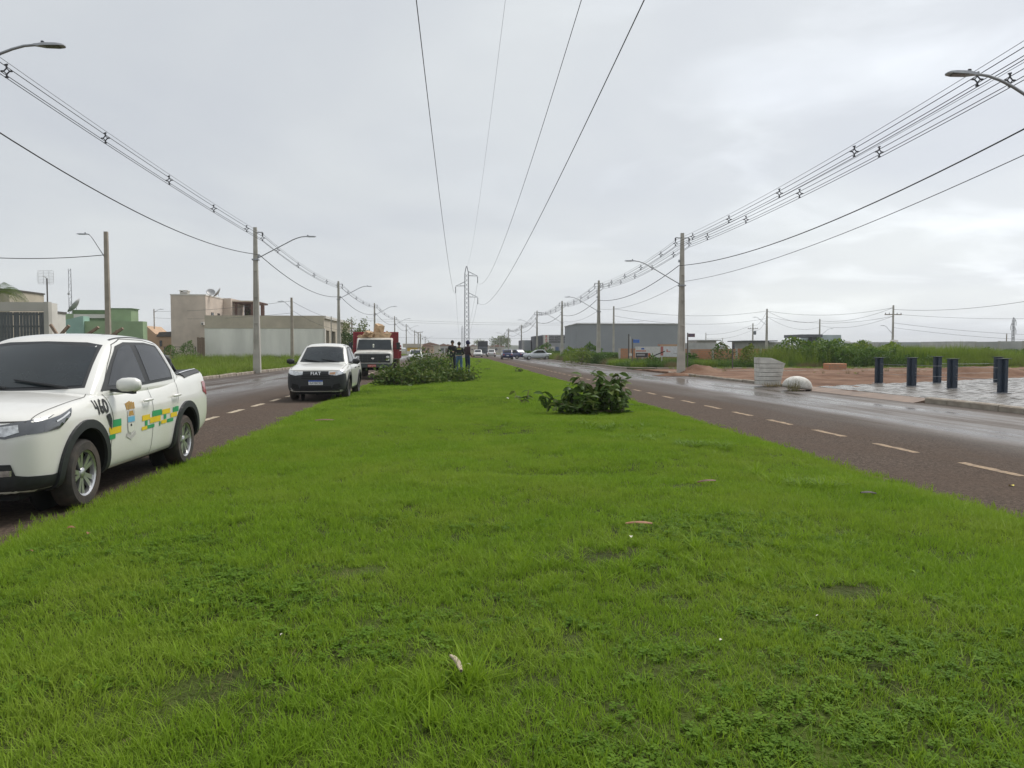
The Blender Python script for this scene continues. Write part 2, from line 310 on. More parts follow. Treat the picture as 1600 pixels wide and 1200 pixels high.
# the cross street and far ground patches
def sheet(name, poly, z, mat, rough=0.0, seed=1, sub=1.0):
    bm = bmesh.new(); f = bm.faces.new([bm.verts.new((p[0], p[1], z)) for p in poly])
    x0, x1 = min(p[0] for p in poly), max(p[0] for p in poly); y0, y1 = min(p[1] for p in poly), max(p[1] for p in poly)
    for ax, a, b in ((0, x0, x1), (1, y0, y1)):
        v = a + sub
        while v < b:
            co = Vector((0, 0, 0)); co[ax] = v; no = Vector((0, 0, 0)); no[ax] = 1
            bmesh.ops.bisect_plane(bm, geom=bm.verts[:] + bm.edges[:] + bm.faces[:], plane_co=co, plane_no=no); v += sub
    if rough:
        for v in bm.verts: v.co.z += rough * float(fbm(np.array(v.co.x * 1.3), np.array(v.co.y * 1.3), seed) + .5)
    bm.normal_update()
    if sum(f.normal.z for f in bm.faces) < 0: bmesh.ops.reverse_faces(bm, faces=bm.faces[:])
    ex = bmesh.ops.extrude_edge_only(bm, edges=[e for e in bm.edges if e.is_boundary])       # skirt down into the ground
    for v in ex['geom']:
        if isinstance(v, bmesh.types.BMVert): v.co.z = -0.08
    me = bpy.data.meshes.new(name); bm.normal_update(); bm.to_mesh(me); bm.free()
    me.materials.append(mat); me.shade_smooth(); me.set_sharp_from_angle(angle=R(45)); o = link_mesh(name, me); tag(o, kind='structure'); return o
sheet('dirt_lot', [(KR + .15, 24), (KR + .15, 54), (70, 62), (75, 40), (30, 36.5), (14.5, 27)], 0.07, M_dirt, 0.05, 3, 0.8)
sheet('verge_right', [(KR + .15, 57), (KR + .15, 190), (95, 190), (110, 57)], 0.05, M_verge, 0.06, 4, 3.0)
sheet('verge_left', [(KL - .16, 30), (KL - .16, 190), (-120, 190), (-120, 20), (-24, 20)], 0.16, M_verge, 0.07, 5, 2.5)
# kerb stones, each its own piece
def kerb_line(name, pts, z0, zt, wd=.14, st=1.0, mat=M_kerb, gap=.015, painted=None):
    root = empty(name, pts[0]); tag(root, kind='structure'); proto = None; k = 0
    for a, b in zip(pts[:-1], pts[1:]):
        a = Vector(a); b = Vector(b); n = max(1, round((b - a).length / st)); d = (b - a) / n
        for i in range(n):
            p = a + d * i; q = p + d * (1 - gap / d.length)
            if proto is None:
                mb = MB(); L0 = d.length - gap
                mb.prism([(-wd / 2, 0), (wd / 2, 0), (wd / 2, zt - z0 - .03), (wd / 2 - .03, zt - z0), (-wd / 2 + .03, zt - z0), (-wd / 2, zt - z0 - .03)], 0, 1, 'y'); proto = mb.mesh('kerb_stone', mat)
            o = link_mesh('kerb_stone', proto, root); o.location = p + Vector((rng.normal(0, .012), 0, z0 + rng.normal(0, .010))) - Vector(pts[0])
            o.rotation_euler = (rng.normal(0, .006), rng.normal(0, .01), math.atan2(-d.x, d.y) + rng.normal(0, .008)); o.scale = (1, d.length - gap, 1)
    return root
kerb_line('kerb_left', [(KL - .07, 24, 0), (KL - .07, 118, 0)], 0.02, 0.25)
kerb_line('kerb_right', [(KR + .07, 28.4, 0), (KR + .07, 46.5, 0), (KR + .5, 48.2, 0), (KR + 2.0, 49.3, 0), (40, 51.5, 0)], -0.02, 0.12)
kerb_line('kerb_plaza', [(KR + .08, 8.0, 0), (KR + .08, 20.6, 0)], -0.02, 0.15, wd=.22, st=.95)
kerb_line('kerb_cross_street', [(40, 57.0, 0), (KR + 2, 57.0, 0), (KR + .2, 58.8, 0), (KR + .07, 118, 0)], -0.02, 0.13, st=1.6)
sheet('cross_street', [(KR + .16, 50.5), (KR + .16, 56.6), (42, 56.6), (42, 51.8)], 0.02, M_dirt, 0.01, 8, 2.0)
# paved plaza: every block is real geometry, too small to pick apart, so one part
M_pav = pm('wet_concrete_paver', (0.215, 0.200, 0.180), 0.27, var=.22, scale=1.2, bump=.25, bscale=60, dirt=((0.17, 0.14, 0.12), .6)); M_joint = pm('paver_joint', (0.10, 0.085, 0.07), 0.5)
pl_poly = [(KR + .2, 6), (KR + .2, 27.6), (14.6, 28.3), (27.5, 35.6), (60, 44), (60, 6)]
plaza = sheet('plaza', pl_poly, 0.10, M_joint, 0, 1, 5.0)
mb = MB(); mb.add([(KR - .35, 20.65, .003), (KR - .30, 28.3, .003), (KR + .215, 28.3, .118), (KR + .215, 20.65, .118), (KR + .215, 20.65, -.05), (KR + .215, 28.3, -.05)], [(0, 1, 2, 3), (0, 3, 4), (1, 5, 2)]); tag(mb.build('plaza_ramp', pm('ramp_grit', (.20, .14, .105), .7, var=.3, scale=2, bump=.5, dirt=((.12, .08, .06), .6))), kind='structure')
def inpoly(x, y, P):
    c = False; n = len(P)
    for i in range(n):
        (x1, y1), (x2, y2) = P[i], P[(i + 1) % n]
        if (y1 > y) != (y2 > y) and x < (x2 - x1) * (y - y1) / (y2 - y1) + x1: c = not c
    return c
V = []; F = []; bw, bl = .22, .44
for i in range(int(46 / bw)):
    for j in range(int(40 / bl)):
        x = KR + .33 + i * bw; y = 6.3 + j * bl + (bl / 2 if i % 2 else 0)
        if x > 34 or not inpoly(x, y, pl_poly): continue
        h = .124 + rng.normal(0, .0022); tx, ty = rng.normal(0, .0022, 2); hx, hy = bw / 2 - .007, bl / 2 - .007; k = len(V)
        wv = .02 * math.sin(y * 3.0 + i)
        for z_ in (0.095, None):
            for sx_, sy_ in ((-1, -1), (1, -1), (1.0, 0), (1, 1), (-1, 1), (-1, 0)):
                off = .03 if sy_ == 0 else 0
                V.append((x + sx_ * hx + off, y + sy_ * hy, 0.095 if z_ else h + tx * sx_ + ty * sy_))
        F.append(tuple(k + 6 + q for q in range(6)))
        for q in range(6): F.append((k + q, k + (q + 1) % 6, k + 6 + (q + 1) % 6, k + 6 + q))
me = bpy.data.meshes.new('paving_blocks'); me.from_pydata(V, [], F); me.materials.append(M_pav); o = link_mesh('paving_blocks', me, plaza); tag(o, kind='stuff')

# the far country: a low wooded ridge
M_wood = soil('far_wood', (0.030, 0.044, 0.022), (0.045, 0.06, 0.028), (0.07, 0.08, 0.04), 0.03)
def ridge(name, x0, x1, y, h, seed, rough, thick=160):
    mb = MB(); n = 260; P = []
    xs = np.linspace(x0, x1, n); base = h * (0.75 + 0.25 * fbm(xs * .006, xs * 0, seed)) * np.clip(np.minimum((xs - x0), (x1 - xs)) / (0.22 * (x1 - x0)), 0, 1) ** .6
    tops = base + rough * np.abs(fbm(xs * .09, xs * 0, seed + 1, 5))
    for k, (f, dy) in enumerate(((0, -thick * .5), (.55, -thick * .3), (.97, -4), (1.0, 8), (.8, thick * .4), (0, thick))):
        P.append([(xs[i], y + dy + 5 * float(fbm(xs[i] * .05, k * 3.0, seed + 3)), -0.06 + (base[i] * f if f < .9 else tops[i] * f)) for i in range(n)])
    mb.grid(P); o = mb.build(name, M_wood, smooth=180); tag(o, kind='structure'); return o
ridge('hill_ridge', -60, 420, 1150, 9.5, 3, 3.0)
ridge('hill_rise', -1500, 60, 1500, 6.0, 9, 2.2)
ridge('hill_plain', 250, 2000, 1600, 5.0, 12, 2.5)
# ------------------------------------------------------------------ the grassed median
def zlawn(x, y):
    u = np.clip((x - XL) / (XR - XL), 0, 1); e = np.clip(np.minimum(x - XL, XR - x) / 0.55, 0, 1)
    z = 0.03 + 0.075 * e ** .7 + 0.05 * np.sin(np.pi * u) + 0.05 * np.clip((y - 20) / 25, 0, 1) * np.sin(np.pi * u)
    z = z + e * (0.055 * fbm(x * .8, y * .8, 21) + 0.016 * fbm(x * 3.1, y * 3.1, 22))
    for cx, cy, rx, ry, d in ((4.0, 8.6, .9, 1.1, -.07), (1.0, 8.2, 1.0, .35, -.045), (.9, 12.5, .7, .5, -.04), (-.3, 13.5, 2.4, 1.0, .04), (2.9, 9.2, 1.0, 1.6, .045)):
        z = z + d * np.exp(-((x - cx) / rx) ** 2 - ((y - cy) / ry) ** 2)
    return z
def zl(x, y): return float(zlawn(np.array(float(x)), np.array(float(y))))
M_turf = bpy.data.materials.new('turf_ground'); M_turf.use_nodes = True
def _turf():
    t = M_turf.node_tree; b = t.nodes['Principled BSDF']; lk = t.links.new; g = t.nodes.new('ShaderNodeNewGeometry')
    n = t.nodes.new('ShaderNodeTexNoise'); n.inputs['Scale'].default_value = 1.3; n.inputs['Detail'].default_value = 8; lk(g.outputs['Position'], n.inputs['Vector'])
    r = t.nodes.new('ShaderNodeValToRGB'); e = r.color_ramp.elements; e[0].position = .35; e[0].color = (0.040, 0.050, 0.012, 1); e[1].position = .68; e[1].color = (0.075, 0.105, 0.016, 1); lk(n.outputs[0], r.inputs[0]); lk(r.outputs[0], b.inputs['Base Color']); b.inputs['Roughness'].default_value = .9; b.inputs['Specular IOR Level'].default_value = .15
    n2 = t.nodes.new('ShaderNodeTexNoise'); n2.inputs['Scale'].default_value = 30; n2.inputs['Detail'].default_value = 5; lk(g.outputs['Position'], n2.inputs['Vector'])
    bp = t.nodes.new('ShaderNodeBump'); bp.inputs['Strength'].default_value = 1; bp.inputs['Distance'].default_value = .04; lk(n2.outputs[0], bp.inputs['Height']); lk(bp.outputs[0], b.inputs['Normal'])
_turf()
yy = np.concatenate([np.arange(-3, 20, .16), np.arange(20, YEND + .1, .8)]); xx = np.linspace(0, 1, 56)
P = []
for y in yy:
    wl = XL + .13 * float(fbm(np.array(0.), np.array(y * 2.2), 31)); wr = XR + .14 * float(fbm(np.array(5.), np.array(y * 2.0), 32))
    t_ = max(0.0, (y - (YEND - 6)) / 6); wl = wl * (1 - t_ ** 2 * .8); wr = wr * (1 - t_ ** 2 * .8)
    row = [(wl - .03, y, -.03)]
    for q in xx: X = wl + (wr - wl) * q; row.append((X, y, zl(X, y)))
    row.append((wr + .03, y, -.03)); P.append(row)
mb = MB(); mb.grid(P); lawn = mb.build('lawn', M_turf, smooth=180); tag(lawn, kind='structure')

# grass: clump meshes spread over measured points (one uncountable mass)
def blade(V, F, x, y, h, wd, az, lean, bend=.5, nseg=2):
    dx, dy = math.cos(az), math.sin(az); k = len(V); px, py = -dy * wd / 2, dx * wd / 2
    for i in range(nseg + 1):
        t_ = i / nseg; o = lean * h * (t_ + bend * t_ * t_); ww = (1 - t_ * .85)
        z = h * t_ * (1 - .22 * lean * t_)
        if i < nseg: V += [(x + dx * o + px * ww, y + dy * o + py * ww, z), (x + dx * o - px * ww, y + dy * o - py * ww, z)]
        else: V.append((x + dx * o, y + dy * o, z))
    for i in range(nseg - 1): F.append((k + 2 * i, k + 2 * i + 1, k + 2 * i + 3, k + 2 * i + 2))
    F.append((k + 2 * nseg - 2, k + 2 * nseg - 1, k + 2 * nseg))
def clump(name, n, rad, h0, h1, wd, lean, mat, nseg=2, seed=0):
    r = np.random.default_rng(seed); V = []; F = []
    for _ in range(n):
        a = r.uniform(0, 6.28); q = rad * math.sqrt(r.uniform()); h = r.uniform(h0, h1)
        blade(V, F, q * math.cos(a), q * math.sin(a), h, wd * r.uniform(.7, 1.3), r.uniform(0, 6.28), abs(r.normal(0, lean)) + .08, .6, nseg)
    me = bpy.data.meshes.new(name); me.from_pydata(V, [], F); me.materials.append(mat); me.shade_smooth(); return me
def clover(name, n, rad, mat, seed=0, size=.011, hh=(.015, .035)):
    r = np.random.default_rng(seed); V = []; F = []
    for _ in range(n):
        a = r.uniform(0, 6.28); q = rad * math.sqrt(r.uniform()); cx, cy, h = q * math.cos(a), q * math.sin(a), r.uniform(*hh); t0 = r.uniform(0, 6.28); sz = size * r.uniform(.7, 1.35)
        tl = r.normal(0, .25, 2)
        for j in range(3):
            b = t0 + j * 2.09; c, s_ = math.cos(b), math.sin(b); k = len(V)
            for u, v in ((.1, 0), (.75, -.5), (1.15, -.3), (1.1, .3), (.75, .5)):
                ox, oy = sz * (u * c - v * s_), sz * (u * s_ + v * c); V.append((cx + ox, cy + oy, h + tl[0] * ox + tl[1] * oy + .2 * sz * abs(v)))
            F.append((k, k + 1, k + 2, k + 3, k + 4))
    me = bpy.data.meshes.new(name); me.from_pydata(V, [], F); me.materials.append(mat); return me
def broad(name, n, mat, L0=.10, wd=.03, seed=0):          # rosette weed with wide leaves
    r = np.random.default_rng(seed); V = []; F = []
    for i in range(n): blade(V, F, r.normal(0, .01), r.normal(0, .01), L0 * r.uniform(.6, 1.1), wd * r.uniform(.7, 1.2), r.uniform(0, 6.28), r.uniform(.5, 1.3), .9, 4)
    me = bpy.data.meshes.new(name); me.from_pydata(V, [], F); me.materials.append(mat); me.shade_smooth(); return me
def scatter(name, meshes, P, idx, scl, kind='stuff', tilt=.08, parent=None):
    col = bpy.data.collections.new(name + '_pieces')
    for i, me in enumerate(meshes): o = bpy.data.objects.new('%s_piece_%02d' % (name, i), me); col.objects.link(o)
    me = bpy.data.meshes.new(name); n = len(P); me.vertices.add(n); me.vertices.foreach_set('co', np.asarray(P, dtype=np.float32).ravel())
    rot = np.zeros((n, 3), np.float32); rot[:, 2] = rng.uniform(0, 6.28, n); rot[:, :2] = rng.normal(0, tilt, (n, 2))
    a = me.attributes.new('rot', 'FLOAT_VECTOR', 'POINT'); a.data.foreach_set('vector', rot.ravel())
    a = me.attributes.new('scl', 'FLOAT', 'POINT'); a.data.foreach_set('value', np.asarray(scl, dtype=np.float32))
    a = me.attributes.new('idx', 'INT', 'POINT'); a.data.foreach_set('value', np.asarray(idx, dtype=np.int32))
    o = link_mesh(name, me, parent); tag(o, kind=kind)
    g = bpy.data.node_groups.new(name + '_spread', 'GeometryNodeTree'); g.interface.new_socket('Geometry', in_out='INPUT', socket_type='NodeSocketGeometry'); g.interface.new_socket('Geometry', in_out='OUTPUT', socket_type='NodeSocketGeometry')
    gi = g.nodes.new('NodeGroupInput'); go = g.nodes.new('NodeGroupOutput'); ip = g.nodes.new('GeometryNodeInstanceOnPoints'); ci = g.nodes.new('GeometryNodeCollectionInfo')
    ci.inputs[0].default_value = col; ci.inputs[1].default_value = True; ci.inputs[2].default_value = True; ip.inputs['Pick Instance'].default_value = True
    def attr(nm, dt):
        q = g.nodes.new('GeometryNodeInputNamedAttribute'); q.data_type = dt; q.inputs[0].default_value = nm; return q.outputs[0]
    g.links.new(gi.outputs[0], ip.inputs['Points']); g.links.new(ci.outputs[0], ip.inputs['Instance']); g.links.new(attr('idx', 'INT'), ip.inputs['Instance Index'])
    er = g.nodes.new('FunctionNodeEulerToRotation'); g.links.new(attr('rot', 'FLOAT_VECTOR'), er.inputs[0]); g.links.new(er.outputs[0], ip.inputs['Rotation']); g.links.new(attr('scl', 'FLOAT'), ip.inputs['Scale'])
    g.links.new(ip.outputs[0], go.inputs[0]); md = o.modifiers.new('spread', 'NODES'); md.node_group = g
    return o
G_a = leafmat('grass_blade', (0.120, 0.222, 0.014), (0.268, 0.410, 0.032), .42, .6, ((0.290, 0.370, 0.050), .8, .5))
G_b = leafmat('grass_blade_deep', (0.098, 0.185, 0.012), (0.200, 0.315, 0.024), .38, .6, ((0.08, 0.16, 0.02), 1.3, .4))
G_t = leafmat('grass_tuft', (0.15, 0.26, 0.012), (0.27, 0.40, 0.03), .4, .6)
G_c = leafmat('clover_leaf', (0.072, 0.155, 0.010), (0.155, 0.265, 0.022), .38, .7)
G_d = leafmat('dry_blade', (0.15, 0.115, 0.05), (0.26, 0.20, 0.10), .25, .6)
kinds = [clump('turf_a', 24, .062, .030, .074, .0056, .42, G_a, 2, 1), clump('turf_b', 24, .062, .027, .066, .0052, .50, G_a, 2, 2), clump('turf_deep', 24, .062, .024, .058, .0056, .6, G_b, 2, 3),
         clover('clover_a', 22, .08, G_c, 4, .015), clump('tuft_long', 24, .030, .07, .135, .0062, .62, G_t, 3, 5), clump('dry_thatch', 22, .07, .012, .032, .0026, .9, G_d, 2, 6),
         broad('rosette', 16, G_b, .075, .016, 7),
         clump('patch_far', 130, .26, .032, .068, .0085, .4, G_a, 1, 8), clump('patch_far_b', 130, .26, .03, .06, .0090, .45, G_b, 1, 9), clump('patch_mid', 80, .12, .030, .062, .0062, .4, G_a, 1, 10)]
def spread(n, y0, y1):
    x = rng.uniform(XL - .02, XR + .02, n); y = rng.uniform(y0, y1, n); return x, y
PX, PY, IX, SC = [], [], [], []
def put(x, y, i, s): PX.append(x); PY.append(y); IX.append(np.broadcast_to(i, x.shape)); SC.append(np.broadcast_to(s, x.shape))
bare = [(-.62, 4.7, .22, .12), (.98, 8.15, .55, .20), (.92, 12.4, .45, .35), (2.2, 4.05, .20, .16), (.85, 4.9, .3, .16), (-1.0, 3.1, .22, .14), (2.3, 7.4, .3, .1), (-2.4, 17.5, .4, .35)]
def bareness(x, y):
    b = np.zeros_like(x)
    for cx, cy, rx, ry in bare: b = np.maximum(b, np.exp(-((x - cx) / rx) ** 2 - ((y - cy) / ry) ** 2))
    return b
for n, y0, y1 in ((17000, .6, 5.2), (14000, 5.2, 9.5)):
    x, y = spread(n, y0, y1); q = fbm(x * 1.5, y * 1.5, 41); q2 = fbm(x * .8 + 3, y * .8, 42); bb = bareness(x, y)
    near = np.clip((6.2 - y) / 2.0, 0, 1)                     # clover and weeds come thick in the near part
    keep = rng.uniform(size=n) > bb * .55
    clo = (q + rng.normal(0, .3, n) > .55 - .2 * near) & (near > .05) & (np.abs(x) < 3.0)
    i = np.where(clo, np.where(rng.uniform(size=n) < .42, 3, 2), np.where(rng.uniform(size=n) < .5, 0, 1)); i = np.where(bb > .35, np.where(rng.uniform(size=n) < .5, 5, 2), i)
    i = np.where(rng.uniform(size=n) < .025, 5, i)
    s = rng.uniform(.7, 1.1, n) * (1 + .22 * q2) * np.where(clo, .95, 1.08); s = s * (1 - .4 * bb)
    k = keep; put(x[k], y[k], i[k], s[k])
x, y = spread(8500, 9.5, 18); bb = bareness(x, y); k = rng.uniform(size=len(x)) > bb * .85; put(x[k], y[k], 9, rng.uniform(.8, 1.2, len(x))[k] * (1 + .15 * fbm(x, y, 43))[k])
x, y = spread(9500, 17, 52); q = fbm(x * .7, y * .5, 44); put(x, y, np.where(q + rng.normal(0, .3, len(x)) > .45, 8, 7), rng.uniform(.8, 1.25, len(x)))
x, y = spread(5200, 52, YEND - 4); put(x, y, 7, rng.uniform(1.0, 1.6, len(x)))
x, y = spread(1300, .8, 9.0); q = fbm(x * 1.2, y * 1.2, 45); k = q > .05; put(x[k], y[k], 4, rng.uniform(.45, .85, len(x))[k])
for cx, cy, r_, n, kd, s0 in ((1.3, 4.9, .5, 26, 4, .95), (.55, 4.6, .35, 16, 4, .9), (2.2, 5.1, .4, 18, 4, .9), (-.2, 3.0, .25, 10, 4, .9), (.05, 3.05, .12, 9, 4, 1.1), (1.75, 4.3, .3, 14, 4, .85), (-1.2, 3.4, .6, 16, 4, .8), (2.6, 13.0, .5, 26, 6, 1.5), (2.9, 11.4, .45, 22, 6, 1.4), (3.3, 10.2, .4, 22, 6, 1.4), (3.6, 7.5, .2, 12, 6, 1.6), (3.6, 7.6, .3, 12, 4, 1.5), (2.9, 16.5, .6, 20, 6, 1.6), (3.3, 18.8, .7, 20, 6, 1.8)):
    put(rng.normal(cx, r_ * .6, n), rng.normal(cy, r_ * .6, n), kd, rng.uniform(.7, 1.2, n) * s0)
x, y = spread(900, 9.5, 45); q = fbm(x * .9, y * .6, 46); k = q > .35; put(x[k], y[k], 5, rng.uniform(1.2, 2.2, len(x))[k])
x, y = spread(700, 9.0, 30); q = fbm(x * 1.1, y * .8, 47); k = q > .2; put(x[k], y[k], 4, rng.uniform(.5, .9, len(x))[k])
# ragged edge: longer blades hang over the asphalt
for sx_, n in ((XL, 2600), (XR, 2600)):
    y = rng.uniform(2, 40, n) ** 1.0; put(rng.normal(sx_, .12, n), y, np.where(y < 16, 0, 9), rng.uniform(.8, 1.3, n)); 
PX = np.concatenate(PX); PY = np.concatenate(PY); IX = np.concatenate(IX); SC = np.concatenate(SC)
grass = scatter('grass', kinds, np.stack([PX, PY, zlawn(PX, PY) - .006], 1), IX, SC)
tag(grass, 'short bright green grass and clover covering the median', 'grass')
# ------------------------------------------------------------------ vehicles
M_white = pm('white_car_paint', (0.74, 0.735, 0.70), 0.30, var=.03, scale=2, coat=.8, dirt=((0.55, 0.50, 0.40), .35))
M_plast = pm('black_plastic', (0.020, 0.022, 0.025), 0.55, var=.2, scale=20, bump=.05)
M_glass = pm('tinted_glass', (0.018, 0.024, 0.028), 0.06, var=.2, scale=2.2, spec=.5, dirt=((.055, .068, .068), .4))  # pale blotches: cloudy rain film, and reflections put into the glass colour
M_side = pm('dark_tinted_glass', (0.012, 0.014, 0.017), 0.04, var=.1, scale=3, spec=.6)
M_tyre = pm('tyre_rubber', (0.040, 0.036, 0.032), 0.9, var=.35, scale=12, bump=.2, dirt=((0.16, 0.11, 0.08), .5))
M_alloy = pm('alloy', (0.58, 0.58, 0.59), 0.32, metal=.9, var=.12, scale=8)
M_steelw = pm('steel_wheel', (0.10, 0.10, 0.105), 0.5, metal=.4)
M_dark = pm('dark_hollow', (0.008, 0.008, 0.009), 0.9)
M_gap = pm('panel_gap', (0.05, 0.048, 0.045), 0.8)
M_chrome = pm('chrome', (0.75, 0.75, 0.76), 0.12, metal=1.0, var=.05)
M_lens = pm('headlamp_lens', (0.55, 0.56, 0.57), 0.08, metal=.75, var=.35, scale=26, coat=1.0)
M_hl = pm('headlamp_dark', (0.10, 0.105, 0.115), 0.12, metal=.4, coat=1.0)
M_amber = pm('amber_lens', (0.55, 0.28, 0.14), 0.15, coat=1.0)
M_red = pm('red_lens', (0.35, 0.02, 0.02), 0.15, coat=1.0)
M_plate = pm('plate_white', (0.72, 0.73, 0.74), 0.4); M_blue = pm('plate_blue', (0.02, 0.09, 0.42), 0.4); M_ink = pm('black_ink', (0.012, 0.012, 0.014), 0.6)
M_grn = pm('sticker_green', (0.03, 0.30, 0.11), 0.45, var=.05); M_yel = pm('sticker_yellow', (0.72, 0.52, 0.02), 0.45, var=.05)
M_gold = pm('sticker_gold', (0.42, 0.24, 0.05), 0.5, var=.3, scale=60); M_sky = pm('sticker_blue', (0.12, 0.38, 0.55), 0.45); M_grey = pm('sticker_grey', (0.48, 0.47, 0.45), 0.5, var=.25, scale=50)
M_sil = pm('bright_letters', (0.72, 0.73, 0.75), 0.3, metal=.3)
def subsurf(mb, mats, lv=2):
    o = mb.build('tmp', mats, smooth=180); md = o.modifiers.new('s', 'SUBSURF'); md.levels = lv; md.render_levels = lv; bake(o); return o
def loft(stations):                     # stations: list of half sections [(x,y,z)...] from underside centre to top centre, mirrored
    P = []
    for sec in stations:
        full = [Vector(p) for p in sec] + [Vector((p[0], -p[1], p[2])) for p in reversed(sec[1:-1])]
        P.append(full)
    mb = MB(); k = len(P[0]); n = len(P)
    mb.add([p for r in P for p in r], [(i * k + j, i * k + (j + 1) % k, (i + 1) * k + (j + 1) % k, (i + 1) * k + j) for i in range(n - 1) for j in range(k)] + [tuple(range(k)), tuple(range((n - 1) * k, n * k))])
    return mb
def bvh(objs):
    V = []; F = []
    for o in objs:
        k = len(V); V += [v.co.copy() for v in o.data.vertices]; F += [tuple(k + i for i in p.vertices) for p in o.data.polygons]
    return BVHTree.FromPolygons(V, F)
def project(tree, me, side, off):       # lay a flat (u,v) mesh on a body: side 'L','R' (u = x, v = z) or 'F' (u = y, v = z) or 'T' (u=x,v=y)
    bad = []
    for v in me.vertices:
        u, w_ = v.co.x, v.co.y
        o_, d = {'L': ((u, 4, w_), (0, -1, 0)), 'R': ((u, -4, w_), (0, 1, 0)), 'F': ((6, u, w_), (-1, 0, 0)), 'B': ((-9, u, w_), (1, 0, 0)), 'T': ((u, w_, 5), (0, 0, -1))}[side]
        h = tree.ray_cast(Vector(o_), Vector(d))
        if h[0] is None: bad.append(v.index); v.co = Vector(o_) + Vector(d) * 4; continue
        v.co = h[0] - Vector(d) * off
    if bad:
        bm = bmesh.new(); bm.from_mesh(me); bm.verts.ensure_lookup_table(); bmesh.ops.delete(bm, geom=[bm.verts[i] for i in bad], context='VERTS'); bm.to_mesh(me); bm.free()
    return me
def poly_mesh(poly, step=.05):
    bm = bmesh.new(); bm.faces.new([bm.verts.new((p[0], p[1], 0)) for p in poly])
    for ax in (0, 1):
        v = min(p[ax] for p in poly) + step
        while v < max(p[ax] for p in poly):
            co = Vector((0, 0, 0)); co[ax] = v; no = Vector((0, 0, 0)); no[ax] = 1
            bmesh.ops.bisect_plane(bm, geom=bm.verts[:] + bm.edges[:] + bm.faces[:], plane_co=co, plane_no=no); v += step
    me = bpy.data.meshes.new('patch'); bm.to_mesh(me); bm.free(); return me
def slice_mesh(me, step):
    bm = bmesh.new(); bm.from_mesh(me); bmesh.ops.triangulate(bm, faces=bm.faces[:])
    for ax in (0, 1):
        c = [v.co[ax] for v in bm.verts]; v = min(c) + step
        while v < max(c):
            co = Vector((0, 0, 0)); co[ax] = v; no = Vector((0, 0, 0)); no[ax] = 1
            bmesh.ops.bisect_plane(bm, geom=bm.verts[:] + bm.edges[:] + bm.faces[:], plane_co=co, plane_no=no); v += step
    bm.to_mesh(me); bm.free()
def patch(name, tree, poly, side, off, mat, parent, step=.05, smooth=True, zf=None):
    if zf: poly = [(u, zf(v)) for u, v in poly]
    me = project(tree, poly_mesh(poly, step), side, off); me.materials.append(mat)
    if smooth: me.shade_smooth()
    me.name = name; return link_mesh(name, me, parent)
def line(name, tree, pts, wd, side, off, mat, parent):       # a thin strip along a polyline on the body
    P = []; n = 0
    q = []
    for a, b in zip(pts[:-1], pts[1:]):
        a = Vector(a); b = Vector(b); k = max(1, int((b - a).length / .05)); q += [a.lerp(b, i / k) for i in range(k)]
    q.append(Vector(pts[-1])); V = []; F = []
    for i, p in enumerate(q):
        d = (q[min(i + 1, len(q) - 1)] - q[max(0, i - 1)]).normalized(); nrm = Vector((-d.y, d.x)); V += [(p.x + nrm.x * wd / 2, p.y + nrm.y * wd / 2, 0), (p.x - nrm.x * wd / 2, p.y - nrm.y * wd / 2, 0)]
        if i: F.append((2 * i - 2, 2 * i - 1, 2 * i + 1, 2 * i))
    me = bpy.data.meshes.new(name); me.from_pydata(V, [], F); project(tree, me, side, off); me.materials.append(mat); return link_mesh(name, me, parent)
def wheel_meshes(rad, wd, rim, alloy):
    t = MB(); t.lathe([(rim * .96, -wd / 2), (rad * .90, -wd / 2), (rad * .975, -wd * .40), (rad, -wd * .28), (rad, wd * .28), (rad * .975, wd * .40), (rad * .90, wd / 2), (rim * 1.0, wd / 2), (rim * .95, wd * .40), (rim * .93, 0)], 36, ax='y', cap=False)
    tm = t.mesh('tyre', M_tyre, 40)
    r = MB(); r.m = 1; r.lathe([(0.001, wd * .06), (rim * .95, wd * .06)], 24, ax='y', cap=False); r.m = 0
    r.lathe([(rim * .99, wd * .46), (rim * .90, wd * .40), (rim * .88, wd * .20)], 32, ax='y', cap=False)
    n = 10 if alloy else 6
    for i in range(n):
        a = 2 * math.pi * i / n + (.10 if i % 2 else -.10) * (1 if alloy else 0); ca, sa = math.cos(a), math.sin(a)
        def q(rr, tt, yy): return (rr * ca - tt * sa, yy, rr * sa + tt * ca)
        w0, w1 = (rim * .07, rim * .115) if alloy else (rim * .2, rim * .32)
        r.add([q(rim * .16, -w0, wd * .30), q(rim * .16, w0, wd * .30), q(rim * .92, w1, wd * .36), q(rim * .92, -w1, wd * .36), q(rim * .16, -w0, wd * .14), q(rim * .16, w0, wd * .14), q(rim * .92, w1, wd * .22), q(rim * .92, -w1, wd * .22)],
              [(0, 1, 2, 3), (4, 7, 6, 5), (0, 4, 5, 1), (1, 5, 6, 2), (2, 6, 7, 3), (3, 7, 4, 0)])
    r.lathe([(rim * .22, wd * .12), (rim * .22, wd * .33), (rim * .15, wd * .37), (0.002, wd * .375)], 16, ax='y')
    return tm, r.mesh('rim', [M_alloy if alloy else M_steelw, M_dark], 35)
def add_wheels(root, ax, half, rad, wd, rim, alloy):
    tm, rm = wheel_meshes(rad, wd, rim, alloy)
    for x in ax:
        for s_ in (1, -1):
            e = link_mesh('wheel', tm, root); e.location = (x, s_ * half, rad); e.rotation_euler = (0, random.uniform(0, 3), 0 if s_ > 0 else math.pi); q = link_mesh('rim', rm, e)
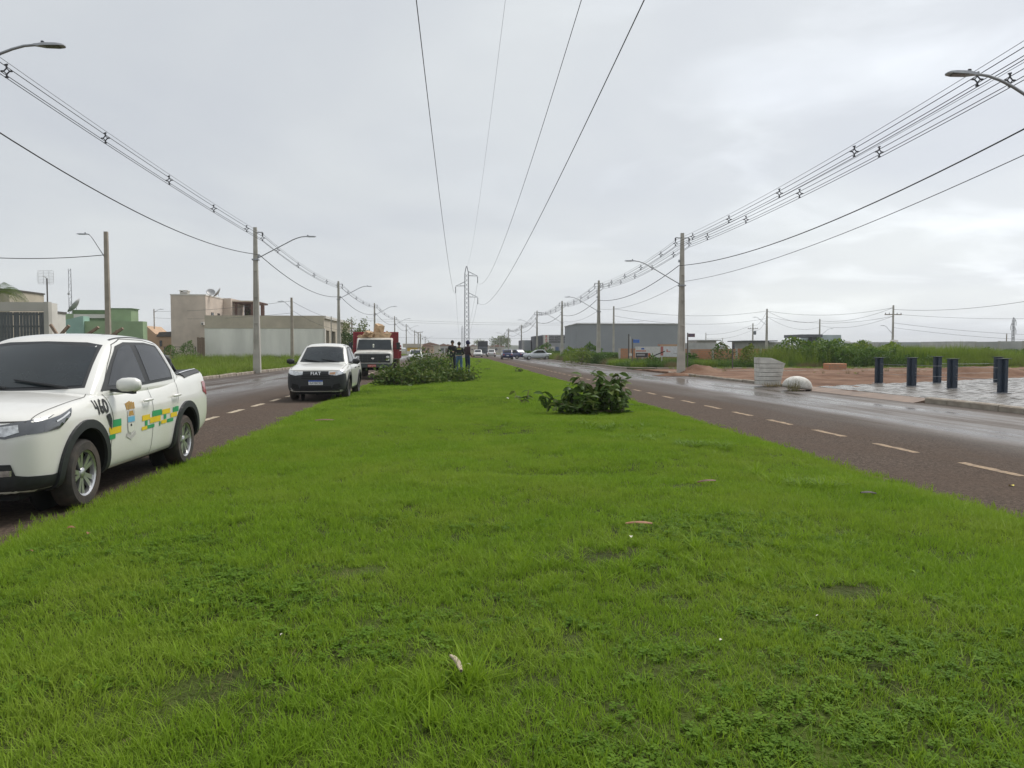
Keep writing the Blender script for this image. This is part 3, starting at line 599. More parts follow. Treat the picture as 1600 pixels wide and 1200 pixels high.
def cut_arches(body, ax, rad, half, depth):
    for x in ax:
        for s_ in (1, -1):
            c = MB(); c.lathe([(rad, 0), (rad, depth)], 40, ax='y'); co = c.build('cut', M_dark); co.location = (x[0], s_ * half - (depth if s_ > 0 else 0) + (.1 if s_ > 0 else -.1), x[1])
            bpy.context.view_layer.update()
            md = body.modifiers.new('b', 'BOOLEAN'); md.object = co; md.operation = 'DIFFERENCE'; md.solver = 'EXACT'; md.material_mode = 'TRANSFER'; bake(body); bpy.data.objects.remove(co)
def arch_trim(name, tree, cx, cz, r0, r1, a0, a1, side, mat, parent, off=.016, ex=1.0):
    V = []; F = []; n = 26
    for i in range(n + 1):
        a = R(a0 + (a1 - a0) * i / n)
        for rr in (r0, r1): V.append((cx + rr * math.cos(a) * (ex if rr == r1 else 1), cz + rr * math.sin(a), 0))
        if i: F.append((2 * i - 2, 2 * i - 1, 2 * i + 1, 2 * i))
    me = bpy.data.meshes.new(name); me.from_pydata(V, [], F)
    # sub-rings so that the trim follows the wing
    bm = bmesh.new(); bm.from_mesh(me); bmesh.ops.subdivide_edges(bm, edges=bm.edges[:], cuts=1, use_grid_fill=True); bm.to_mesh(me); bm.free()
    project(tree, me, side, off); me.materials.append(mat); o = link_mesh(name, me, parent)
    md = o.modifiers.new('th', 'SOLIDIFY'); md.thickness = .03; md.offset = -1 if False else 0; return o
def strada(name, loc, rz, label, top):
    """compact double-cab pickup, front axle at the origin, nose to +x"""
    root = empty(name, loc, rz, label, 'pickup truck')
    def sec(x, w_, zb, zt, cr, nose=0.0):
        sh = min(.90, zt - .07)
        return [(x, 0, zb), (x, w_ * .62, zb), (x, w_ - .07, zb + .015), (x, w_ - .02, zb + .12), (x, w_, .60 if zb < .4 else zb + .2), (x, w_ + .004, sh - .06), (x, w_ - .012, sh + .02), (x, w_ - .05, zt - .012), (x, w_ - .17, zt + .012), (x, w_ * .45, zt + cr * .8), (x, 0, zt + cr)]
    st = [sec(.855, .50, .36, .72, .035), sec(.835, .64, .28, .82, .05), (sec(.77, .755, .25, .885, .05)), sec(.66, .81, .235, .93, .045), sec(.45, .84, .23, .965, .045), sec(.10, .858, .23, 1.01, .05), sec(-.30, .862, .23, 1.045, .05), sec(-.70, .862, .23, 1.06, .04), sec(-1.4, .862, .23, 1.055, .02),
          sec(-2.1, .862, .23, 1.08, .02), sec(-2.6, .862, .24, 1.14, .01), sec(-3.15, .858, .28, 1.185, .0), sec(-3.52, .85, .34, 1.20, .0), sec(-3.63, .838, .38, 1.205, .0), sec(-3.66, .82, .40, 1.20, .0), sec(-3.68, .78, .46, 1.17, .0)]
    body = subsurf(loft(st), M_white, 2)
    zs = lambda z: .98 + (z - .98) * (1.15 if z > .98 else 1)
    def cs(x, zt, wt, zb=.98, wb=.835, cr=.03):
        zt = zs(zt); h = zt - zb
        return [(x, 0, zb), (x, wb - .1, zb), (x, wb, zb + .02), (x, wb - (wb - wt) * .45, zb + h * .45), (x, wb - (wb - wt) * .88, zb + h * .86), (x, wt - .045, zt - .012), (x, wt - .16, zt + cr * .35), (x, wt * .4, zt + cr * .85), (x, 0, zt + cr)]
    gs = [cs(-.30, 1.03, .74, wb=.76, cr=.035), cs(-.36, 1.075, .735, wb=.79, cr=.04), cs(-.60, 1.225, .70, wb=.825, cr=.055), cs(-.85, 1.37, .665, cr=.06), cs(-1.06, 1.482, .64, cr=.055), cs(-1.22, 1.535, .625, cr=.045), cs(-1.55, 1.567, .62, cr=.035), cs(-2.05, 1.562, .615, cr=.035), cs(-2.46, 1.54, .605, cr=.03), cs(-2.58, 1.49, .60, cr=.02), cs(-2.78, 1.28, .62, cr=.0), cs(-2.93, 1.08, .64, cr=0)]
    cab = subsurf(loft(gs), M_white, 2)
    tree = bvh([body, cab]); tcab = bvh([cab])
    RAD = .325
    cut_arches(body, [(0, .36), (-2.737, .36)], .40, .86, .34)
    body.data.materials.append(M_plast); ki = len(body.data.materials) - 1
    for f in body.data.polygons:
        if f.center.z < .275 and f.normal.z < .2: f.material_index = ki          # unpainted underside
    body.name = 'body'; body.parent = root; body.data.set_sharp_from_angle(angle=R(40)); cab.name = 'cab'; cab.parent = root
    hw = MB()
    for x in (0, -2.737):
        hw.lathe([(.405, -.52), (.41, -.50)], 20, o=(x, 0, .36), ax='y'); hw.lathe([(.405, .52), (.41, .50)], 20, o=(x, 0, .36), ax='y')
    hw.box(-3.5, .7, -.60, .60, .20, .30); hw.build('underbody', M_dark, root)
    add_wheels(root, (0, -2.737), .745, RAD, .205, .222 if top else .205, top)
    for s_, sd in ((1, 'L'), (-1, 'R')):
        # side glass over a black surround
        patch('window_surround', tcab, [(-.50, 1.065), (-.95, 1.34), (-1.18, 1.465), (-1.42, 1.505), (-2.00, 1.505), (-2.34, 1.475), (-2.50, 1.21), (-2.46, 1.11), (-1.6, 1.085)], sd, .005, M_plast, root, zf=zs)
        for poly in ([(-.66, 1.105), (-.97, 1.315), (-1.19, 1.435), (-1.36, 1.475), (-1.53, 1.48), (-1.56, 1.11)], [(-1.70, 1.115), (-1.68, 1.48), (-1.98, 1.48), (-2.28, 1.455), (-2.43, 1.21), (-2.41, 1.135)]):
            patch('side_window', tcab, poly, sd, .009, M_side, root, zf=zs)
        arch_trim('wheel_arch_trim', tree, 0, .36, .395, .475, -18, 200, sd, M_plast, root); arch_trim('wheel_arch_trim', tree, -2.737, .36, .395, .475, -20, 200, sd, M_plast, root)
        line('door_gap', tree, [(-.50, 1.05), (-.56, .80), (-.52, .62), (-.50, .30)], .008, sd, .003, M_gap, root)
        line('door_gap', tree, [(-1.60, 1.06), (-1.61, .80), (-1.57, .30)], .008, sd, .003, M_gap, root)
        line('door_gap', tree, [(-2.50, 1.10), (-2.46, .90), (-2.40, .82)], .008, sd, .003, M_gap, root)
        line('door_gap', tree, [(-.52, 1.07), (-.86, zs(1.30)), (-1.15, zs(1.48)), (-1.42, zs(1.535)), (-2.00, zs(1.53)), (-2.38, zs(1.49)), (-2.55, zs(1.18)), (-2.50, 1.09)], .007, sd, .003, M_gap, root)
        line('sill_gap', tree, [(-.42, .315), (-1.4, .315), (-2.33, .33)], .05, sd, .004, M_plast, root) if not top else line('sill_gap', tree, [(-.42, .275), (-1.4, .275), (-2.33, .285)], .07, sd, .004, M_plast, root)
        for hx in (-1.43, -2.33):
            hb = MB(); hb.tube([(hx + .10, s_ * .868, .925), (hx + .07, s_ * .895, .93), (hx - .07, s_ * .897, .935), (hx - .11, s_ * .868, .935)], [.012, .017, .017, .012], 8); hb.build('door_handle', M_white if top else M_plast, root, smooth=60)
        # mirror
        mm = MB(); mm.lathe([(.005, -.09), (.06, -.085), (.088, -.05), (.095, 0), (.09, .05), (.06, .085), (.005, .09)], 14, ax='y'); m_ = mm.build('mirror', M_white if top else M_plast, root, smooth=180); m_.scale = (.75, 1.3, .82); m_.location = (-.66, s_ * .985, 1.135)
        ms = MB(); ms.bar((-.70, s_ * .80, 1.08), (-.66, s_ * 1.04, 1.055), .07, .03); ms.build('mirror_arm', M_plast, m_.parent)
        # headlamp wraps the corner
        nm = [(.66, 0.845), (.80, .80)]
        hl = patch('headlamp', tree, [(s_ * .37, .765), (s_ * .36, .835), (s_ * .55, .865), (s_ * .735, .90), (s_ * .80, .925), (s_ * .83, .90), (s_ * .82, .84), (s_ * .72, .775), (s_ * .58, .745)], 'F', .006, M_hl if top else M_lens, root, .04)
        if top:
            patch('lamp_reflector', tree, [(s_ * .42, .775), (s_ * .43, .835), (s_ * .66, .862), (s_ * .68, .80), (s_ * .58, .765)], 'F', .012, M_lens, hl, .03)
            patch('lamp_side', tree, [(.78, .775), (.77, .87), (.64, .885), (.42, .915), (.19, .965), (.27, .895), (.46, .80)], sd, .007, M_hl, hl, .04)
            line('light_strip', tree, [(.50, .865), (.40, .89), (.27, .93)], .014, sd, .012, M_sil, hl)
        else:
            patch('lamp_reflector', tree, [(s_ * .62, .785), (s_ * .64, .86), (s_ * .75, .885), (s_ * .72, .80)], 'F', .012, M_chrome, hl, .03); patch('turn_lens', tree, [(s_ * .39, .775), (s_ * .39, .825), (s_ * .56, .845), (s_ * .54, .77)], 'F', .011, M_amber if s_ > 0 else M_lens, hl, .04)
        patch('tail_lamp', tree, [(-3.44, .92), (-3.46, 1.06), (-3.60, 1.06), (-3.60, .86)], sd, .008, M_red, root)
        patch('bed_rail', tree, [(-2.86, s_ * .62), (-2.86, s_ * .80), (-3.58, s_ * .77), (-3.58, s_ * .62)], 'T', .022, M_plast, root)
        line('rail_strip', tree, [(-2.88, s_ * .72), (-3.56, s_ * .70)], .02, 'T', .030, M_sil, root)
    patch('windscreen_surround', tree, [(-.66, 1.10), (-.60, 1.30), (-.555, 1.475), (-.40, 1.50), (0, 1.51), (.40, 1.50), (.555, 1.475), (.60, 1.30), (.66, 1.10), (.35, 1.085), (0, 1.08), (-.35, 1.085)], 'F', .004, M_plast, root, .06, zf=zs)
    patch('windscreen', tree, [(-.625, 1.12), (-.575, 1.30), (-.53, 1.455), (0, 1.49), (.53, 1.455), (.575, 1.30), (.625, 1.12), (0, 1.105)], 'F', .010, M_glass, root, .05, zf=zs)
    for y0, y1 in ((.52, -.02), (-.05, -.56)):
        wb = MB(); pp = []
        for i in range(9):
            t_ = i / 8; yv = y0 + (y1 - y0) * t_; zv = 1.115 + .075 * t_; h = tree.ray_cast(Vector((6, yv, zv)), Vector((-1, 0, 0))); pp.append(h[0] + Vector((.022, 0, .01)))
        wb.tube(pp, [.012, .013, .014, .014, .013, .012, .011, .010, .008], 6); wb.build('wiper', M_plast, root)
    for s_ in (1, -1): line('roof_moulding', tree, [(-1.22, s_ * .545), (-1.6, s_ * .55), (-2.1, s_ * .545), (-2.44, s_ * .53)], .022, 'T', .004, M_plast, root)
    patch('bed_cover', tree, [(-2.90, -.60), (-2.90, .60), (-3.56, .60), (-3.56, -.60)], 'T', .012, M_dark, root, .1)
    line('bonnet_gap', tree, [(.70, .72), (.30, .735), (-.20, .745), (-.34, .70)], .007, 'T', .003, M_gap, root); line('bonnet_gap', tree, [(.70, -.72), (.30, -.735), (-.20, -.745), (-.34, -.70)], .007, 'T', .003, M_gap, root)
    line('bonnet_gap', tree, [(-.70, .885), (-.35, .882), (0, .88), (.35, .882), (.70, .885)], .012, 'F', .004, M_gap, root)
    rb = MB()
    if top:
        for s_ in (1, -1): rb.tube([(-2.96, s_ * .58, 1.15), (-2.98, s_ * .56, 1.36), (-2.96, s_ * .50, 1.41)], .03, 8); rb.tube([(-2.97, s_ * .56, 1.34), (-3.16, s_ * .57, 1.20)], .026, 8)
        rb.tube([(-2.96, .52, 1.41), (-2.96, -.52, 1.41)], .03, 8); rb.build('roll_bar', M_plast, root, smooth=60)
        ab = MB(); ab.box(-2.30, -2.12, -.06, .06, 1.655, 1.69); ab.build('aerial', M_plast, root)
    # front: grille, bumper, lamps, plate
    if top:
        patch('grille', tree, [(-.40, .60), (-.38, .83), (.38, .83), (.40, .60)], 'F', .006, M_plast, root)
        patch('lower_bumper', tree, [(-.80, .30), (-.80, .40), (-.62, .44), (-.60, .52), (-.40, .54), (.40, .54), (.60, .52), (.62, .44), (.80, .40), (.80, .30), (.7, .20), (-.7, .20)], 'F', .010, M_plast, root)
        for s_, sd in ((1, 'L'), (-1, 'R')):
            patch('fog_lamp_bezel', tree, [(s_ * .40, .40), (s_ * .42, .53), (s_ * .62, .53), (s_ * .66, .40)], 'F', .014, M_plast, root); patch('fog_lamp', tree, [(s_ * .47, .425), (s_ * .48, .475), (s_ * .63, .48), (s_ * .625, .43)], 'F', .020, M_lens, root, .03)
            patch('bumper_corner', tree, [(.36, .24), (.40, .41), (.55, .40), (.80, .42), (.80, .25)], sd, .010, M_plast, root)
            patch('wing_vent', tree, [(-.43, .80), (-.40, .845), (-.48, .855), (-.515, .80), (-.505, .68)], sd, .008, M_plast, root, .03)
        g_, y_ = M_grn, M_yel
        def blk(x, z, wd, ht, mt): patch('sticker', tree, [(x, z), (x, z + ht), (x - wd, z + ht), (x - wd, z)], 'L', .0045, mt, root, .08)
        # stripe of green and yellow blocks along the doors
        for a in ((-.54, .705, .20, .075, g_), (-.475, .635, .265, .068, y_), (-.46, .585, .14, .048, g_), (-.455, .66, .05, .05, y_),
                  (-1.28, .70, .22, .062, y_), (-1.36, .640, .07, .058, g_), (-1.27, .595, .15, .040, y_), (-1.42, .600, .21, .040, g_), (-1.57, .725, .29, .066, g_), (-1.50, .655, .32, .066, y_), (-1.78, .60, .035, .05, g_), (-1.87, .725, .26, .058, y_), (-1.92, .665, .08, .056, g_), (-1.84, .615, .17, .042, y_), (-2.03, .615, .20, .042, g_), (-2.14, .665, .22, .056, y_), (-2.22, .725, .06, .06, g_), (-2.29, .725, .13, .065, g_)): blk(*a)
        # municipal crest: crown, shield with blue band, scroll
        def cp(pts, mt, off=.0045): patch('crest', tree, [(-.99 - u * .88, .73 + (v - .73) * .88) for u, v in pts], 'L', off, mt, root, .05)
        for i in range(5): u = -.10 + i * .05; cp([(u - .017, .875), (u - .022 + .1 * u, .955 + .02 * (1 - abs(i - 2) / 2)), (u + .022 + .1 * u, .955 + .02 * (1 - abs(i - 2) / 2)), (u + .017, .875)], M_gold)
        cp([(-.09, .60), (-.115, .70), (-.105, .86), (0, .885), (.105, .86), (.115, .70), (.09, .60), (0, .565)], M_grey, .0040); cp([(-.08, .80), (-.05, .855), (.05, .855), (.08, .80)], M_gold, .0055); cp([(-.10, .72), (-.10, .785), (.10, .785), (.10, .72)], M_sky, .0055); cp([(-.085, .61), (-.10, .705), (.10, .705), (.085, .61), (0, .585)], M_white, .0055); cp([(-.03, .665), (-.035, .69), (.0, .70), (.02, .67)], M_ink, .0065)
        cp([(-.15, .555), (-.12, .60), (0, .545), (.12, .60), (.15, .555), (0, .50)], M_grey, .0048)
        # hand-painted fleet number, one brush stroke after another
        def stroke(pts): line('fleet_number', tree, [(-.33 - u, .935 + v) for u, v in pts], .026, 'L', .007, M_ink, root)
        stroke([(-.125, .070), (-.118, -.004), (-.066, -.004)]); stroke([(-.072, .066), (-.066, -.074)])
        stroke([(.028, .068), (-.002, .050), (-.018, .010), (-.020, -.030), (.000, -.060), (.026, -.056), (.038, -.030), (.026, -.006), (.002, -.004), (-.016, -.022)])
        stroke([(.098 + .036 * math.cos(q), .060 * math.sin(q)) for q in np.linspace(0, 2 * math.pi, 17)])
    else:
        patch('front_bumper', tree, [(-.80, .30), (-.84, .62), (-.80, .84), (-.62, .765), (-.37, .80), (-.36, .865), (.36, .865), (.37, .80), (.62, .765), (.80, .84), (.84, .62), (.80, .30), (.7, .20), (-.7, .20)], 'F', .005, M_plast, root)
        for s_, sd in ((1, 'L'), (-1, 'R')):
            patch('bumper_corner', tree, [(.34, .24), (.40, .45), (.50, .62), (.60, .80), (.84, .80), (.84, .25)], sd, .005, M_plast, root)
            patch('bumper_recess', tree, [(s_ * .45, .36), (s_ * .50, .48), (s_ * .66, .52), (s_ * .70, .42), (s_ * .60, .36)], 'F', .010, M_dark, root)
        for z_ in (.66, .71, .76): line('grille_slat', tree, [(-.40, z_), (0, z_ + .006), (.40, z_)], .016, 'F', .012, M_dark, root)
        patch('grille_opening', tree, [(-.46, .34), (-.42, .44), (.42, .44), (.46, .34)], 'F', .009, M_dark, root)
        tm = text_mesh('FIAT', .125, .004, 1.22); tm.transform(Matrix.Translation((0, .80, 0))); project(tree, tm, 'F', .020); tm.materials.clear(); tm.materials.append(M_sil); link_mesh('badge', tm, root)
        x0 = tree.ray_cast(Vector((6, 0, .52)), Vector((-1, 0, 0)))[0].x + .02
        pb = MB(); pb.box(x0 - .01, x0 + .004, -.20, .20, .475, .605); pl = pb.build('number_plate', M_plate, root); pb = MB(); pb.box(x0 + .004, x0 + .006, -.20, .20, .567, .605); pb.build('plate_band', M_blue, pl)
        lettering('plate_text', 'RAY8C92', .085, facing(Vector((x0 + .0065, 0, .522)), (0, 1, 0)), M_ink, pl)
        patch('door_mark', tree, [(-.30, .80), (-.12, .92), (-.20, .70), (-.36, .62)], 'L', .005, pm('pale_mark', (.66, .64, .74), .4), root)
    return root
# nose towards the camera: local +x points to -Y
RZ = -math.pi / 2
wx = XL - .30
strada('pickup_truck', (wx - .75, gnd(120, 800).y + .25, 0), RZ, 'white double-cab pickup with green and yellow door stripe and number 460', True)
c2 = at(498, 620, 22.6)
strada('pickup_truck', (c2.x - .05, 23.2, .012), RZ + R(1), 'white pickup with black front bumper parked ahead of the dump truck', False)

# dump truck: white cab with dark grille, red tipping body
def dump_truck(loc, rz):
    root = empty('dump_truck', loc, rz, 'old white-cabbed dump truck with red tipper body and black grille', 'truck')
    TW = pm('truck_white', (0.66, 0.65, 0.60), .35, coat=.4, dirt=((.35, .22, .14), .5)); TR = pm('tipper_red', (0.30, 0.022, 0.035), .45, var=.2, scale=2, dirt=((.16, .05, .04), .7)); TG = pm('truck_grey', (0.055, 0.066, 0.064), .5)
    def sec(x, w_, zb, zt): return [(x, 0, zb), (x, w_ - .05, zb), (x, w_, zb + .08), (x, w_, zt - .16), (x, w_ - .05, zt - .04), (x, w_ - .22, zt), (x, 0, zt + .03)]
    b = subsurf(loft([sec(.86, .93, .72, 1.33), sec(.84, .96, .66, 1.36), sec(.6, .97, .62, 1.40), sec(.0, .97, .62, 1.44), sec(-.55, .97, .62, 1.46), sec(-.62, .97, .62, 1.46)]), TW, 2); cut_arches(b, [(0, .52)], .56, .97, .4)
    b.name = 'bonnet'; b.parent = root; b.data.set_sharp_from_angle(angle=R(40)); tree = bvh([b])
    cb = MB(); cb.prism([(-.58, .60), (-.58, 1.46), (-1.02, 2.02), (-1.2, 2.10), (-1.75, 2.10), (-1.85, 2.02), (-1.88, .60)], -.92, .92, 'y'); cab = cb.build('cab', TW, root, bevel=.06)
    for s_ in (1, -1):
        w_ = MB(); w_.prism([(-.80, 1.47), (-1.12, 1.92), (-1.62, 1.94), (-1.62, 1.47)], s_ * .922, s_ * .928, 'y'); w_.build('side_window', M_side, root)
        for ga in ((-.68, -.66, 1.46), (-1.70, -1.68, 1.9)): w_ = MB(); w_.box(ga[0], ga[1], min(s_ * .922, s_ * .926), max(s_ * .922, s_ * .926), .70, ga[2]); w_.build('door_gap', M_gap, root)
        m_ = MB(); m_.box(-.74, -.70, s_ * 1.22 - .09, s_ * 1.22 + .09, 1.50, 1.86); mo = m_.build('mirror', M_plast, root, bevel=.02); 
        for za in (1.79, 1.56): a_ = MB(); a_.tube([(-.8, s_ * .92, za - .02), (-.73, s_ * 1.2, za)], .012, 6); a_.build('mirror_arm', M_plast, mo)
        for zc in (.98, 1.12):
            l_ = MB(); l_.box(.885, .90, s_ * .74 - .085, s_ * .74 + .085, zc - .055, zc + .055); l_.build('headlamp', M_lens, root, bevel=.008)
    # windscreen lies on the sloped front of the cab
    d = Vector((-1.02 + .58, 0, 2.02 - 1.46)); n_ = Vector((d.z, 0, -d.x)).normalized()
    def ws(t_, y): p = Vector((-.58, 0, 1.46)) + d * t_ + n_ * .012; return (p.x, y, p.z)
    g_ = MB(); g_.add([ws(.06, -.86), ws(.06, .86), ws(.93, .78), ws(.93, -.78)], [(0, 1, 2, 3)]); g_.build('windscreen', M_glass, root)
    sv = MB(); sv.add([(p[0] - .0, p[1], p[2]) for p in (ws(.02, -.90), ws(.02, .90), ws(.97, .82), ws(.97, -.82))], [(0, 1, 2, 3)]); q = sv.build('windscreen_surround', M_plast, root); q.location = -n_ * .006
    ow_ = MB(); ow_.lathe([(.002, -.12), (.05, -.06), (.03, 0), (.055, .07), (.002, .13)], 8, o=(-.70, -.06, 1.66)); ow_.build('dashboard_ornament', pm('pale_ornament', (.5, .52, .45), .5), root)
    gr = MB(); gr.box(.85, .89, -.86, .86, .84, 1.27); gr.build('grille', M_plast, root, bevel=.02); 
    for z_ in (.92, 1.0, 1.08, 1.16): s = MB(); s.box(.89, .902, -.62, .62, z_, z_ + .018); s.build('grille_bar', TG, root)
    for y_ in (-.5, -.25, 0, .25, .5): s = MB(); s.box(.89, .900, y_ - .008, y_ + .008, .88, 1.24); s.build('grille_bar', TG, root)
    bw_ = MB(); bw_.prism([(-.05, .04), (-.09, .0), (.09, 0), (.05, .04), (.05, -.04), (-.05, -.04)], .903, .908, 'x'); e = bw_.build('emblem', M_chrome, root); e.location.z = 1.05
    bp = MB(); bp.box(.80, .98, -1.0, 1.0, .58, .80); bp.build('bumper', TG, root, bevel=.03)
    pb = MB(); pb.box(.98, .99, -.24, .16, .62, .74); pl = pb.build('number_plate', pm('plate_red', (.45, .06, .03), .5), root); lettering('plate_text', 'KAR 6772', .085, facing(Vector((.992, -.04, .68)), (0, 1, 0)), M_plate, pl)
    ch = MB(); ch.box(-6.4, .8, -.42, -.30, .62, .84); ch.box(-6.4, .8, .30, .42, .62, .84); ch.box(-.12, .12, -.8, .8, .44, .56); ch.box(-4.5, -4.3, -.8, .8, .42, .58); ch.build('chassis', M_dark, root)
    # tipping body with ribs and a taller headboard
    tb = MB(); z0, z1 = 1.0, 1.72
    tb.box(-6.3, -2.05, -1.18, 1.18, z0, z0 + .1); tb.box(-6.3, -2.05, 1.12, 1.18, z0 + .1, z1); tb.box(-6.3, -2.05, -1.18, -1.12, z0 + .1, z1); tb.box(-6.3, -6.24, -1.12, 1.12, z0 + .1, z1); bodyo = tb.build('tipper_body', TR, root)
    hb = MB(); hb.box(-2.05, -1.98, -1.20, 1.20, 1.0, 2.42); hb.build('headboard', TR, root, bevel=.015)
    for y_ in (-1.15, -.6, 0, .6, 1.15): s = MB(); s.box(-1.98, -1.93, y_ - .04, y_ + .04, 1.0, 2.40); s.build('rib', TR, root)
    s = MB(); s.box(-1.98, -1.925, -1.2, 1.2, 2.36, 2.43); s.build('rib', TR, root)
    for x in (-2.3, -3.1, -3.9, -4.7, -5.5, -6.2):
        for s_ in (1, -1): s = MB(); s.box(x - .05, x + .05, min(s_ * 1.18, s_ * 1.24), max(s_ * 1.18, s_ * 1.24), 1.0, 1.74); s.build('rib', TR, root)
    TWs = pm('tipper_stripe', (.62, .58, .55), .5)
    for s_ in (1, -1):
        for z_ in (1.42, 1.58): s = MB(); s.box(-6.2, -2.1, min(s_ * 1.245, s_ * 1.25), max(s_ * 1.245, s_ * 1.25), z_, z_ + .05); s.build('side_stripe', TWs, root)
        s = MB(); s.box(-5.6, -5.56, min(s_ * .75, s_ * 1.15), max(s_ * .75, s_ * 1.15), .25, .95); s.build('mud_flap', pm('mud_flap', (.30, .24, .15), .8), root)
    add_wheels(root, (0,), .82, .46, .24, .27, False); add_wheels(root, (-4.4,), .80, .46, .42, .27, False)
    return root
TX = at(584, 590, 39).x
truck = dump_truck((TX - .05, 39.6, 0.01), RZ + R(2.5))
TMX = truck.matrix_basis
# pieces of cut wood heaped over the headboard
M_log = pm('sawn_wood', (0.52, 0.36, 0.22), .8, var=.3, scale=5, bump=.4)
def chunk(p, sz, rot, lab, seed):
    bm = bmesh.new(); bmesh.ops.create_cube(bm, size=1); bmesh.ops.subdivide_edges(bm, edges=bm.edges[:], cuts=2, use_grid_fill=True); r = np.random.default_rng(seed)
    for v in bm.verts: v.co += Vector(r.normal(0, .06, 3)); v.co *= 1 - .25 * max(0, v.co.length - .6)
    me = bpy.data.meshes.new('wood_block'); bm.to_mesh(me); bm.free(); me.materials.append(M_log); o = link_mesh('wood_block', me); o.location = TMX @ Vector(p); o.scale = sz; o.rotation_euler = rot; tag(o, lab, 'wood block', 'wood blocks loaded on the dump truck')
    md = o.modifiers.new('bv', 'BEVEL'); md.width = .02; md.segments = 1; return o
ZL = 2.12
chunk((-1.60, .18, ZL + .40), (.45, .40, .62), (.15, .12, .4), 'tall upright pale wood block topping the load above the truck cab', 1)
chunk((-1.55, .30, ZL + .10), (.80, .50, .34), (0, .1, .2), 'pale wood block under the tall block on the truck cab', 2)
chunk((-1.50, -.22, ZL + .14), (.55, .5, .34), (.3, .1, 1.1), 'middle wood block resting on the truck cab roof', 3)
chunk((-1.50, -.52, ZL + .13), (1.2, .24, .16), (0, .28, 1.9), 'long pale plank sloping down to the right on the truck cab', 4)
chunk((-1.45, -.62, ZL + .05), (.5, .35, .16), (0, 0, .7), 'flat wood piece under the sloping plank on the truck cab', 5)
chunk((-1.60, .62, ZL + .12), (.30, .30, .38), (0, .5, .3), 'small wood piece at the left end of the truck load', 6)

# far cars
def far_car(loc, rz, paint, label, kind='hatch', group=None):
    root = empty('parked_car', loc, rz, label, 'car', group)
    def sec(x, w_, zb, zt): return [(x, 0, zb), (x, w_ - .08, zb), (x, w_, zb + .12), (x, w_ + .01, .62), (x, w_ - .03, zt - .05), (x, w_ - .15, zt), (x, 0, zt + .02)]
    b = subsurf(loft([sec(.80, .62, .35, .68), sec(.74, .78, .25, .78), sec(.3, .85, .22, .90), sec(-.5, .86, .22, .96), sec(-1.6, .86, .22, .98), sec(-2.7, .86, .24, .98), sec(-3.3, .82, .28, .94), sec(-3.42, .74, .40, .88)]), paint, 1)
    b.name = 'body'; b.parent = root
    r0 = -2.5 if kind == 'hatch' else -2.1
    c = MB(); c.prism([(-.35, .94), (-1.1, 1.42), (-1.5, 1.48), (r0, 1.46), (r0 - .62, .96)], -.70, .70, 'y'); cb = c.build('cabin', paint, root, bevel=.08)
    tree = bvh([cb])
    for s_ in (1, -1):
        w_ = MB(); w_.prism([(-.65, 1.0), (-1.15, 1.36), (-1.55, 1.40), (r0 + .05, 1.38), (r0 - .35, 1.02)], s_ * .702, s_ * .708, 'y'); w_.build('side_window', M_side, root)
    g_ = MB(); g_.add([(-.42, -.6, 1.0), (-.42, .6, 1.0), (-1.04, .55, 1.395), (-1.04, -.55, 1.395)], [(0, 1, 2, 3)]); q = g_.build('windscreen', M_glass, root); q.location = (.03, 0, .02)
    g_ = MB(); g_.add([(r0 - .52, -.6, 1.05), (r0 - .52, .6, 1.05), (r0 - .08, .55, 1.38), (r0 - .08, -.55, 1.38)], [(0, 1, 2, 3)]); q = g_.build('rear_window', M_side, root); q.location = (-.03, 0, .02)
    t2 = bvh([b])
    for s_ in (1, -1): patch('headlamp', t2, [(s_ * .45, .62), (s_ * .45, .72), (s_ * .68, .75), (s_ * .68, .62)], 'F', .01, M_lens, root, .1); patch('tail_lamp', t2, [(s_ * .48, .66), (s_ * .48, .82), (s_ * .70, .84), (s_ * .70, .66)], 'B', .01, M_red, root, .1)
    patch('lower_grille', t2, [(-.45, .36), (-.45, .5), (.45, .5), (.45, .36)], 'F', .01, M_plast, root, .1); patch('number_plate', t2, [(-.2, .52), (-.2, .64), (.2, .64), (.2, .52)], 'B', .01, M_plate, root, .1)
    add_wheels(root, (0, -2.6), .76, .31, .2, .2, True); return root
P_w = pm('far_white_paint', (.68, .68, .67), .3, coat=.6); P_b = pm('far_blue_paint', (.018, .03, .12), .3, coat=.6); P_k = pm('far_black_paint', (.02, .02, .024), .35, coat=.5); P_s = pm('far_silver_paint', (.50, .53, .55), .3, metal=.3, coat=.6)
def car_px(px, Y, rz, paint, label, kind='hatch'):
    p = at(px, 560, Y); return far_car((p.x, Y, .01), rz, paint, label, kind)
car_px(649, 92, RZ, P_w, 'white car on the left carriageway behind the dump truck')
car_px(767, 160, -RZ, P_w, 'white car seen from behind driving away on the right carriageway')
car_px(747, 150, RZ, P_w, 'small white car at the far end of the median')
car_px(791, 118, -RZ, P_b, 'dark blue car stopped at the edge of the right carriageway')
car_px(801, 128, -RZ + .5, P_b, 'second blue car just right of the dark blue car', 'sedan')
car_px(826, 112, math.pi, P_s, 'silver car parked sideways in front of the white striped shop', 'sedan')
car_px(205, 75, R(180), P_k, 'black car mostly hidden behind the striped pickup', 'sedan')
